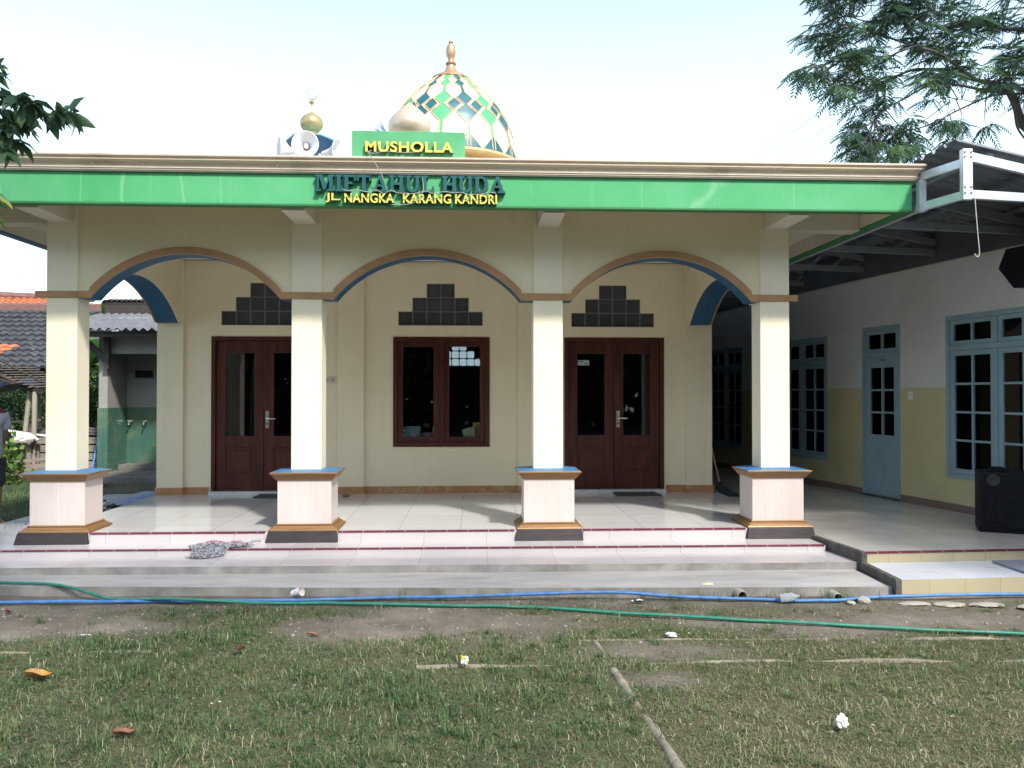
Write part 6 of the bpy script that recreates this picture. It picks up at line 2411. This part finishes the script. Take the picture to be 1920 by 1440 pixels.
for i in range(n):
    x0_ = -7.95 + 3.6 * i / n
    x1_ = -7.95 + 3.6 * (i + 1) / n
    w0 = 0.028 * sin(2 * pi * x0_ / 0.16)
    w1 = 0.028 * sin(2 * pi * x1_ / 0.16)
    b.quad((x0_, 15.85, 2.83 + w0), (x1_, 15.85, 2.83 + w1), (x1_, 18.1, 3.33 + w1), (x0_, 18.1, 3.33 + w0))
b.build('roof', ASBEST, wr, smooth=60)
b = MB()
b.box(-7.9, -4.3, 18.12, 18.3, 3.34, 3.58)
for i in range(34):
    b.lathe([(0.05, 0), (0.05, 0.4)], (-7.9 + i * 0.105, 18.1, 3.585), 8, M=Matrix.Rotation(radians(-80), 3, 'X'))
b.build('ridge_beam', DARKWD, wr)
b = MB()
b.beam((-7.62, 16.42, 2.74), (-7.14, 16.42, 2.28), 0.07, 0.12)
b.box(-7.16, -7.06, 16.38, 16.46, 2.1, 2.8)
b.box(-7.9, -4.3, 16.0, 16.08, 2.70, 2.80)
b.build('bracket', DARKWD, wr)
b = MB()
b.box(-6.95, -6.6, 17.37, 17.384, 1.95, 2.1)
b.build('vent_hole', DARK, wr)
for xk in (-7.02, -6.72, -6.42):
    b = MB()
    b.tube([(xk, 17.38, 1.03), (xk, 17.24, 1.03), (xk, 17.22, 0.99)], 0.014, 8)
    b.tube([(xk - 0.05, 17.29, 1.06), (xk + 0.05, 17.29, 1.06)], 0.01, 6)
    b.build('tap', CHROME, wr, smooth=50)

# dark tiled house


def tiled_roof(mb, P0, U, V, nu, nv, h=0.05, lift=0.06):
    """P0 eave corner, U along the eave, V up the slope; wavy overlapping tiles"""
    P0, U, V = Vector(P0), Vector(U), Vector(V)
    nrm = U.cross(V).normalized()
    if nrm.z < 0:
        nrm = -nrm
    sub = 5
    for j in range(nv):
        v0, v1 = j / nv, (j + 1) / nv
        for i in range(nu):
            jit = random.uniform(-0.008, 0.012)
            sh_ = (j % 2) * 0.0
            for k in range(sub):
                u0, u1 = (i + k / sub + sh_) / nu, (i + (k + 1) / sub + sh_) / nu
                a0 = h * (0.5 - 0.5 * cos(2 * pi * k / sub)) ** 1.3
                a1 = h * (0.5 - 0.5 * cos(2 * pi * (k + 1) / sub)) ** 1.3
                A = P0 + U * u0 + V * v0 + nrm * (a0 + lift + jit)
                B_ = P0 + U * u1 + V * v0 + nrm * (a1 + lift + jit)
                C_ = P0 + U * u1 + V * v1 + nrm * (a1 + jit * 0.5)
                D = P0 + U * u0 + V * v1 + nrm * (a0 + jit * 0.5)
                mb.quad(A, B_, C_, D)
                mb.quad(P0 + U * u0 + V * v0 + nrm * (a0 - 0.02), P0 + U * u1 + V * v0 + nrm * (a1 - 0.02), B_, A)


hs = thing('tiled_house', (-15.5, 22.5, 0), 'low house with dark grey tiled roof behind the bamboo shelter', 'house')
b = MB()
tiled_roof(b, (-19.0, 20.3, 2.22), (9.25, 0, 0), (0, 4.2, 1.80), 42, 12)
b.build('roof', ROOFD, hs)
b = MB()
b.box(-19.0, -9.75, 24.45, 24.75, 3.98, 4.2)
for i in range(30):
    b.lathe([(0.12, 0), (0.14, 0.31), (0.12, 0.32)], (-19 + i * 0.305, 24.6, 4.13), 10, M=Matrix.Rotation(radians(90), 3, 'Y'))
b.build('ridge', RIDGE, hs)
b = MB()
b.box(-18.8, -10.2, 21.0, 24.2, 0, 2.3)
b.build('wall', plain('eave_shaded_wall', (0.07, 0.085, 0.092), 0.9, var=0.2), hs)  # wall colour darkened to carry the shade of the eave
oh = thing('orange_roof_house', (-20, 33, 0), 'house with bright orange clay tile roof behind the dark tiled roof', 'house')
b = MB()
tiled_roof(b, (-24.0, 31.0, 4.6), (8.6, 0, -0.25), (-1.2, 3.4, 1.1), 30, 8, 0.06, 0.07)
b.build('roof', ROOFO, oh)
b = MB()
b.box(-24, -15.6, 31.6, 38, 0, 4.6)
b.build('wall', FARW, oh)
b = MB()
pr = [Vector((-25.2, 34.4, 5.78)), Vector((-21.0, 34.4, 5.68)), Vector((-17.6, 34.45, 5.56)), Vector((-16.6, 34.4, 5.5)), Vector((-16.0, 33.2, 5.05)), Vector((-15.4, 31.1, 4.4))]
b.tube(catmull(pr, 6), 0.16, 8)
b.build('ridge', RIDGE, oh)
b = MB()
b.prism([(-21.2, 4.45), (-18.15, 4.45), (-19.35, 5.75)], lambda u, w_, d: (u, d, w_), 30.3, 30.45)
b.build('gable', colmat('grey_gable', (0.13, 0.14, 0.17)), oh)
b = MB()
b.beam((-19.35, 30.2, 5.78), (-18.05, 30.2, 4.4), 0.08, 0.16)
b.beam((-19.35, 30.2, 5.78), (-21.3, 30.2, 4.4), 0.08, 0.16)
b.build('barge_board', WHITEP, oh)
b = MB()
tiled_roof(b, (-18.0, 30.2, 4.42), (0, 3.2, 0.0), (-1.35, 0, 1.42), 10, 5, 0.05, 0.06)
b.build('gable_roof', ROOFO, oh)
an_ = thing('tv_antenna', (-19.5, 34.6, 5.8), 'small television antenna on a pole above the orange roof', 'antenna')
ax = at_px(21, 540, 34.6)
b = MB()
b.tube([(ax[0], ax[1], ax[2] - 0.3), (ax[0], ax[1], ax[2] + 0.62)], 0.035, 8)
b.build('pole', GALV, an_)
b = MB()
for k, zz in enumerate((0.2, 0.38, 0.5, 0.58)):
    b.tube([(ax[0] - 0.12, ax[1], ax[2] + zz), (ax[0] + (0.45 if k == 1 else 0.14), ax[1], ax[2] + zz + 0.03)], 0.016, 6)
b.tube([(ax[0] + 0.25, ax[1], ax[2] + 0.1), (ax[0] + 0.27, ax[1], ax[2] + 0.46)], 0.016, 6)
b.tube([(ax[0] + 0.16, ax[1] - 0.3, ax[2] + 0.4), (ax[0] + 0.36, ax[1] + 0.3, ax[2] + 0.4)], 0.016, 6)
b.build('element', GALV, an_)
# far pale wall behind the hedge
b = MB()
b.box(-11.0, -6.0, 24.0, 24.2, 0, 3.0)
b.box(-10.3, -9.9, 23.95, 23.999, 2.0, 2.25, 1)
t = b.build('garden_wall', [FARW, DARK], None)
tag(t, 'pale wall seen between the hedge and the banana leaves', 'wall')
# hedge
hd = thing('hedge', (-9.8, 19.0, 0), 'dense dark green hedge behind the bamboo shelter and rubble', 'hedge')
N = 26000
C = np.stack([RNG.uniform(-14, -7.0, N), 18.5 + RNG.random(N) ** 1.6 * 1.2, RNG.random(N)], -1)
top = 1.75 + 0.6 * fbm(C[:, 0], C[:, 0] * 0 + 1, 1.2, 81)
C[:, 2] = 0.25 + C[:, 2] * (top - 0.25)
cloud('foliage', C, RNG.uniform(0.06, 0.12, N), RNG.uniform(0.03, 0.06, N), HEDGEM, hd, np.clip(RNG.normal(0.45, 0.22, N) + (vnoise(C[:, 0], C[:, 2] * 1.5, 2.5, 83) - 0.5) * 0.6, 0, 1))
b = MB()
for k in range(40):
    x_ = -13.9 + k * 0.175 + random.uniform(-.05, .05)
    b.tube([(x_, 19.2, -0.05), (x_ + random.uniform(-.1, .1), 19.2, 1.0), (x_ + random.uniform(-.2, .2), 19.2, 1.8)], [0.03, 0.02, 0.01], 6)
b.build('stem', BARK, hd)

# banana plants


def banana(name, root, label, leaves, h):
    r = thing(name, root, label, 'banana plant', 'banana plants behind the buildings')
    mb = MB()
    mb.tube(catmull([(root[0], root[1], -0.05), (root[0] + 0.03, root[1], h * 0.5), (root[0], root[1], h)], 5), [0.11, 0.11, 0.105, 0.1, 0.1, 0.095, 0.09, 0.085, 0.08, 0.07, 0.06], 12)
    mb.build('stem', plain('banana_stem_%d' % int(abs(root[0]) * 100), (0.14, 0.17, 0.06), 0.6, var=0.4, scale=8, stretch=(1, 1, 0.2)), r, smooth=60)
    VV, FF, TT = [], [], []
    off = 0
    for (az, el, L, W, tone) in leaves:
        n = 16
        d0 = np.array([cos(az), sin(az), 0.0])
        s0 = np.array([-sin(az), cos(az), 0.0])
        pos = np.array([root[0], root[1], h - 0.05])
        e = el
        V = []
        for i in range(n + 1):
            t_ = i / n
            w_ = W * sin(pi * (0.06 + 0.92 * t_)) ** 0.6 * 0.5
            dir_ = d0 * cos(e) + np.array([0, 0, 1]) * sin(e)
            nn = np.cross(s0, dir_)
            for k in (-1, -0.5, 0, 0.5, 1):
                rag_ = 1 - 0.12 * random.random() if abs(k) == 1 else 1
                V.append(pos + s0 * w_ * k * rag_ - nn * abs(k) * w_ * 0.35 * -1)
            pos = pos + dir_ * L / n
            e -= 1.5 / n * (0.5 + t_)
        for i in range(n):
            for k in range(4):
                a = off + i * 5 + k
                FF.append((a, a + 1, a + 6, a + 5))
                TT.append(min(1, max(0, tone + random.gauss(0, 0.05))))
        VV += V
        off += len(V)
    rawmesh('leaf', np.array(VV), np.array(FF), BANM, r, TT, smooth=True)
    return r


banana('banana_plant', (-9.1, 20.2, 0), 'banana plant with one drooping yellow brown leaf beside the washroom', [(-1.2, 0.9, 1.7, 0.5, 0.45), (-0.6, 0.3, 1.3, 0.45, 0.86), (-0.2, 1.0, 1.5, 0.5, 0.5), (2.5, 0.9, 1.6, 0.5, 0.4), (-1.0, -0.2, 1.2, 0.5, 0.6), (-2.0, 0.7, 1.4, 0.5, 0.5), (0.6, 0.6, 1.5, 0.5, 0.45)], 2.35)
p_ = at_px(205, 560, 24.5)
banana('banana_plant', (p_[0], 24.5, 0), 'banana leaf tips above the washroom roof, the left and narrower pair', [(1.2, 1.35, 1.2, 0.4, 0.55), (2.4, 1.1, 1.3, 0.4, 0.5), (-1.3, 1.2, 1.1, 0.35, 0.5)], 3.7)
p_ = at_px(250, 565, 24.8)
banana('banana_plant', (p_[0], 24.8, 0), 'banana leaf tips above the washroom roof, the right and broader clump', [(0.2, 1.2, 1.2, 0.5, 0.6), (2.8, 1.2, 1.1, 0.5, 0.55), (-1.5, 1.3, 1.2, 0.5, 0.5), (1.5, 1.0, 1.2, 0.45, 0.5)], 3.6)

# bamboo shelter
sh_ = thing('bamboo_shelter', (-8.8, 16.4, 0), 'ramshackle bamboo shelter with sloping slat roof and dark tarpaulin', 'shelter')
for (a, c) in (((-9.06, 15.9, -0.05), (-9.02, 15.9, 2.15)), ((-8.68, 16.3, -0.05), (-8.50, 16.3, 1.72)), ((-8.38, 16.2, -0.05), (-8.36, 16.2, 1.68)), ((-9.9, 16.0, -0.05), (-9.9, 16.0, 2.2)), ((-8.9, 17.4, -0.05), (-8.9, 17.4, 1.9))):
    b = MB()
    b.tube([Vector(a).lerp(Vector(c), t_) for t_ in np.linspace(0, 1, 7)], [0.042 + 0.004 * (i % 2) for i in range(7)], 10)
    b.build('post', BAMBOO, sh_, smooth=50)
for (a, c, r_) in (((-9.15, 15.85, 2.12), (-8.25, 16.25, 1.62), 0.05), ((-9.1, 15.8, 2.02), (-8.6, 16.0, 1.78), 0.02), ((-10.6, 15.85, 2.14), (-8.8, 15.85, 2.14), 0.03), ((-9.0, 17.3, 2.1), (-8.2, 17.3, 1.65), 0.045), ((-9.0, 15.75, 2.38), (-8.15, 16.05, 1.84), 0.02)):
    b = MB()
    b.tube([a, ((a[0] + c[0]) / 2, (a[1] + c[1]) / 2, (a[2] + c[2]) / 2 - 0.01), c], r_, 8)
    b.build('roof_pole', DARKWD, sh_, smooth=50)
b = MB()
for k in range(9):
    f_ = k / 9
    b.beam((-9.05 + 0.75 * f_, 15.95 + 0.12 * f_, 2.12 - 0.42 * f_), (-9.0 + 0.75 * f_, 17.4, 2.16 - 0.42 * f_), 0.075, 0.015)
b.build('roof_slat', OLDW, sh_)
b = MB()
tiled_roof(b, (-10.4, 15.6, 2.22), (1.45, 0, 0), (0, 1.2, 0.35), 8, 4, 0.04, 0.05)
b.build('roof_tile', ROOFO, sh_)
b = MB()
n = 12
vs, fs = [], []
for i in range(n + 1):
    for j in range(5):
        u, v = i / n, j / 4
        vs.append((-10.4 + 2.0 * u, 15.95 + 1.3 * v, 2.05 - 0.16 * u - 0.14 * sin(pi * v) - 0.3 * (1 - v) * (0.4 + 0.6 * sin(pi * u) ** 2) + 0.04 * sin(9 * u)))
for i in range(n):
    for j in range(4):
        a = i * 5 + j
        fs.append((a, a + 1, a + 6, a + 5))
b.add(vs, fs)
tm, tn_, tb2 = _new('striped_tarpaulin')
wv_ = tn_.nodes.new('ShaderNodeTexWave')
wv_.inputs['Scale'].default_value = 1.6
wv_.inputs['Distortion'].default_value = 1.5
tn_.links.new(_coord(tn_), wv_.inputs['Vector'])
tn_.links.new(_ramp(tn_, wv_.outputs['Fac'], [(0.0, (0.02, 0.035, 0.05)), (0.5, (0.03, 0.08, 0.14)), (0.7, (0.12, 0.13, 0.05)), (0.85, (0.2, 0.08, 0.08)), (1.0, (0.03, 0.05, 0.06))]), tb2.inputs['Base Color'])
b.build('tarpaulin', tm, sh_, smooth=60)
# platform with the cat
bn = thing('wooden_platform', (-8.75, 16.0, 0), 'rough wooden platform table in front of the shelter, with a white cat on it', 'table')
b = MB()
b.beam((-9.3, 15.62, 0.66), (-8.26, 15.98, 0.73), 0.12, 0.035)
b.beam((-9.3, 15.76, 0.665), (-8.26, 16.12, 0.735), 0.12, 0.035)
b.beam((-9.3, 15.9, 0.67), (-8.26, 16.26, 0.74), 0.12, 0.035)
b.build('tabletop', OLDW, bn, bevel=0.005)
for (x_, y_) in ((-9.2, 15.8), (-8.4, 16.1), (-9.2, 16.3), (-8.4, 16.4)):
    b = MB()
    b.beam((x_, y_, -0.05), (x_, y_, 0.66), 0.07, 0.07)
    b.build('leg', OLDW, bn)
rk = thing('plank_rack', (-8.85, 16.9, 0), 'weathered plank frame standing behind the white cat', 'rack')
b = MB()
b.beam((-9.5, 16.8, 1.02), (-8.62, 16.8, 1.1), 0.3, 0.04)
b.build('shelf', OLDW, rk)
for x_ in (-8.72, -9.4):
    b = MB()
    b.box(x_ - 0.09, x_ + 0.06, 16.7, 16.76, -0.02, 1.04)
    b.build('upright', OLDW, rk)
bl = thing('plank_bench', (-8.4, 15.7, 0), 'low grey plank bench in front of the platform table', 'bench')
b = MB()
b.beam((-8.9, 15.45, 0.32), (-7.6, 15.75, 0.44), 0.16, 0.05)
b.beam((-8.9, 15.38, 0.18), (-7.6, 15.68, 0.27), 0.04, 0.16)
b.build('seat', OLDW, bl)
for x_ in (-8.7, -7.8):
    b = MB()
    b.box(x_, x_ + 0.08, 15.5, 15.6, -0.05, 0.3)
    b.build('leg', OLDW, bl)
b = MB()
b.tube([at_px(4, 806, 16.35), at_px(110, 821, 16.35)], 0.022, 8)
t = b.build('plastic_pipe', WHITEP, None, smooth=60)
tag(t, 'straight white plastic pipe lying across behind the cat', 'pipe')

# white cat lying with its head to the left
cc = Vector(at_px(45, 824, 16.0))
cc.z = 0.72
cat = thing('cat', cc, 'white cat lying on the wooden platform with its head to the left', 'cat')
body = [(0.14, 0, 0.085), (0.07, 0, 0.1), (-0.02, 0, 0.095), (-0.1, 0, 0.095), (-0.145, -0.02, 0.12), (-0.185, -0.035, 0.14), (-0.215, -0.045, 0.13),
        (-0.12, -0.06, 0.03), (-0.17, -0.1, 0.02), (-0.21, -0.11, 0.018), (0.1, -0.07, 0.05), (0.03, -0.1, 0.02), (-0.03, -0.11, 0.018), (0.2, 0.03, 0.06), (0.26, 0.0, 0.035), (0.25, -0.07, 0.022)]
edges = [(0, 1), (1, 2), (2, 3), (3, 4), (4, 5), (5, 6), (3, 7), (7, 8), (8, 9), (0, 10), (10, 11), (11, 12), (0, 13), (13, 14), (14, 15)]
rad = [0.085, 0.088, 0.08, 0.07, 0.048, 0.055, 0.028, 0.034, 0.024, 0.022, 0.05, 0.028, 0.022, 0.028, 0.02, 0.016]
cb = skin('body', [cc + Vector(p) for p in body], edges, rad, FUR, cat)
for s_ in (-1, 1):
    b = MB()
    e = cc + Vector((-0.172, -0.035 + s_ * 0.032, 0.178))
    b.add([e + Vector((-0.022, -0.006, 0)), e + Vector((0.022, -0.006, 0)), e + Vector((0.006, s_ * 0.016, 0.052)), e + Vector((0.0, 0.014, 0))], [(0, 1, 2), (1, 3, 2), (3, 0, 2)])
    b.build('ear', FURG, cat)
b = MB()
for s_ in (-1, 1):
    b.lathe([(0.0, -0.004), (0.006, 0), (0.0, 0.004)], tuple(cc + Vector((-0.228, -0.045 + s_ * 0.02, 0.148))), 8)
b.lathe([(0.0, -0.004), (0.007, 0), (0.0, 0.004)], tuple(cc + Vector((-0.242, -0.045, 0.13))), 8)
b.build('face', colmat('cat_eye_and_nose', (0.1, 0.05, 0.05)), cat)

# leafy shrub
sb_ = thing('leafy_shrub', (-8.35, 15.0, 0), 'bright green broad leaved shrub beside the standing person', 'shrub')
N = 330
a = RNG.uniform(0, 2 * pi, N)
C = np.stack([-8.35 + RNG.normal(0, 0.2, N), 15.0 + RNG.normal(0, 0.18, N), 0.08 + np.abs(RNG.normal(0.3, 0.2, N))], -1)
cloud('foliage', C, RNG.uniform(0.08, 0.17, N), RNG.uniform(0.07, 0.13, N), SHRUBM, sb_, np.clip(RNG.normal(0.6, 0.25, N), 0, 1), 0.6)
b = MB()
for k in range(14):
    b.tube([(-8.35 + random.uniform(-.05, .05), 15.0, -0.03), (-8.35 + random.uniform(-.25, .25), 15.0 + random.uniform(-.2, .2), random.uniform(0.35, 0.7))], 0.007, 5)
b.build('stem', colmat('green_stem', (0.08, 0.14, 0.04)), sb_)
# rubble: bricks, boards, blue stick
for k in range(9):
    b = MB()
    M_ = Matrix.Rotation(random.uniform(-0.5, 0.5), 3, 'Z')
    cx_, cy_, cz_ = -7.82 + random.uniform(-0.12, 0.25), 16.5 + random.uniform(-.15, .2), 0.0 + 0.065 * (k // 3)
    vs = [M_ @ Vector((sx * 0.11, sy * 0.055, 0)) for sx in (-1, 1) for sy in (-1, 1)]
    b.add([(cx_ + v.x, cy_ + v.y, cz_ + z) for z in (0.0, 0.06) for v in vs], [(0, 1, 3, 2), (4, 6, 7, 5), (0, 4, 5, 1), (1, 5, 7, 3), (3, 7, 6, 2), (2, 6, 4, 0)])
    t = b.build('brick', BRICK, None, bevel=0.006)
    tag(t, 'loose red brick in the small heap beside the washroom', 'brick', 'bricks heaped beside the washroom')
for k, lab in enumerate(('grey board at the bottom of the stack behind the bricks', 'grey board second from the bottom of the stack behind the bricks', 'grey board third from the bottom of the stack behind the bricks', 'topmost board of the stack behind the bricks')):
    b = MB()
    b.box(-8.9, -7.4, 17.1 + 0.03 * k, 17.35, 0.12 + 0.16 * k, 0.25 + 0.16 * k)
    t = b.build('board', OLDW, None, bevel=0.006)
    tag(t, lab, 'board', 'boards stacked beside the washroom')
b = MB()
b.box(-8.85, -8.75, 17.15, 17.3, -0.02, 0.118)
b.box(-7.6, -7.5, 17.15, 17.3, -0.02, 0.118)
t = b.build('block_support', CONCR, None)
tag(t, 'pair of low blocks carrying the stacked boards', 'block')
b = MB()
for k in range(4):
    b.tube(catmull([(-8.9, 17.2 + 0.03 * k, 0.78 + 0.03 * k), (-8.1, 17.2, 0.82 + 0.035 * k + random.uniform(-.02, .02)), (-7.42, 17.2, 0.76 + 0.04 * k)], 4), 0.025, 7)
t = b.build('branch_bundle', BARK, None, smooth=60)
tag(t, 'bundle of dark branches lying on the stacked boards', 'branches')
b = MB()
b.tube([at_px(170, 893, 16.3), at_px(183, 828, 17.0)], 0.018, 8)
t = b.build('blue_stick', colmat('blue_plastic', (0.07, 0.2, 0.5)), None, smooth=60)
tag(t, 'thin blue stick leaning on the boards beside the washroom', 'stick')

# ---- person at the left edge
PX, PY = -5.83, 10.25
pe = thing('person', (PX, PY, 0), 'person standing at the left edge in grey shirt with maroon shoulders, dark shorts and sandals', 'person')


def pp(x, y, z):
    """x forward, y to the person's left; turned towards the right of the yard"""
    a = radians(-35)
    return Vector((PX + x * cos(a) - y * sin(a), PY + x * sin(a) + y * cos(a), z))


SK = [(0, 0, .88), (0, 0, 1.02), (0, 0, 1.18), (0, 0, 1.32), (.01, 0, 1.41), (.03, 0, 1.48), (.035, 0, 1.56), (.04, 0, 1.62),
      (0, .16, 1.335), (-.03, .2, 1.08), (-.1, .12, .9), (-.13, .04, .84),
      (0, -.16, 1.335), (-.03, -.2, 1.08), (-.1, -.12, .9), (-.13, -.04, .85),
      (0, .09, .82), (.02, .1, .47), (0, .1, .1), (.09, .12, .035), (.17, .13, .03),
      (0, -.09, .82), (.02, -.1, .47), (0, -.1, .1), (.09, -.12, .035), (.17, -.13, .03)]
SE = [(0, 1), (1, 2), (2, 3), (3, 4), (4, 5), (5, 6), (6, 7), (3, 8), (8, 9), (9, 10), (10, 11), (3, 12), (12, 13), (13, 14), (14, 15), (0, 16), (16, 17), (17, 18), (18, 19), (19, 20), (0, 21), (21, 22), (22, 23), (23, 24), (24, 25)]
SR = [.12, .115, .125, .12, .055, .07, .09, .07, .06, .045, .034, .03, .06, .045, .034, .03, .085, .055, .04, .04, .028, .085, .055, .04, .04, .028]
skin('body', [pp(*p) for p in SK], SE, SR, SKIN, pe)
# clothes follow the body
TS2 = [(0, 0, .74), (0, 0, 1.0), (0, 0, 1.18), (0, 0, 1.31), (0, .17, 1.33), (-.02, .21, 1.16), (0, -.17, 1.33), (-.02, -.21, 1.16)]
skin('shirt', [pp(*p) for p in TS2], [(0, 1), (1, 2), (2, 3), (3, 4), (4, 5), (3, 6), (6, 7)], [(.175, .15), (.16, .145), (.165, .145), (.145, .13), .088, .075, .088, .075], SHIRT, pe)
skin('shoulder_panel', [pp(*p) for p in [(0, 0, 1.385), (0, .12, 1.375), (0, .2, 1.33), (0, -.12, 1.375), (0, -.2, 1.33)]], [(0, 1), (1, 2), (0, 3), (3, 4)], [.085, .07, .075, .07, .075], MAROON, pe)
SS = [(0, 0, .9), (0, 0, .8), (0.005, .095, .72), (.015, .1, .46), (0.005, -.095, .72), (.015, -.1, .46)]
skin('shorts', [pp(*p) for p in SS], [(0, 1), (1, 2), (2, 3), (1, 4), (4, 5)], [.14, .14, .11, .085, .11, .085], SHORTS, pe)
hair = skin('hair', [pp(*p) for p in [(.01, 0, 1.60), (.02, 0, 1.655), (-.03, 0, 1.56)]], [(0, 1), (0, 2)], [.092, .06, .075], HAIR, pe)
b = MB()
for s_ in (-1, 1):
    for k, (dx_, dz_) in enumerate(((0.118, 1.575), (0.118, 1.575))):
        q = pp(dx_, s_ * 0.032, dz_)
        b.lathe([(0, -.008), (.01, 0), (0, .008)], tuple(q), 8)
q = pp(0.135, 0, 1.545)
b.lathe([(0, -.02), (.014, -.005), (.006, .03), (0, .03)], tuple(q), 8)
b.build('face', SKIN, pe)
for s_ in (-1, 1):
    b = MB()
    b.prism([(-.08, .075), (.1, .07), (.2, .085), (.23, .12), (.2, .165), (.08, .165), (-.06, .15), (-.09, .11)], lambda u, w_, d: pp(u, s_ * w_, d), 0.0, 0.022)
    b.tube([pp(.02, s_ * .07, .02), pp(.08, s_ * .1, .085), pp(.05, s_ * .165, .02)], 0.012, 6)
    b.build('sandal', colmat('dark_sandal', (0.05, 0.04, 0.04)), pe)
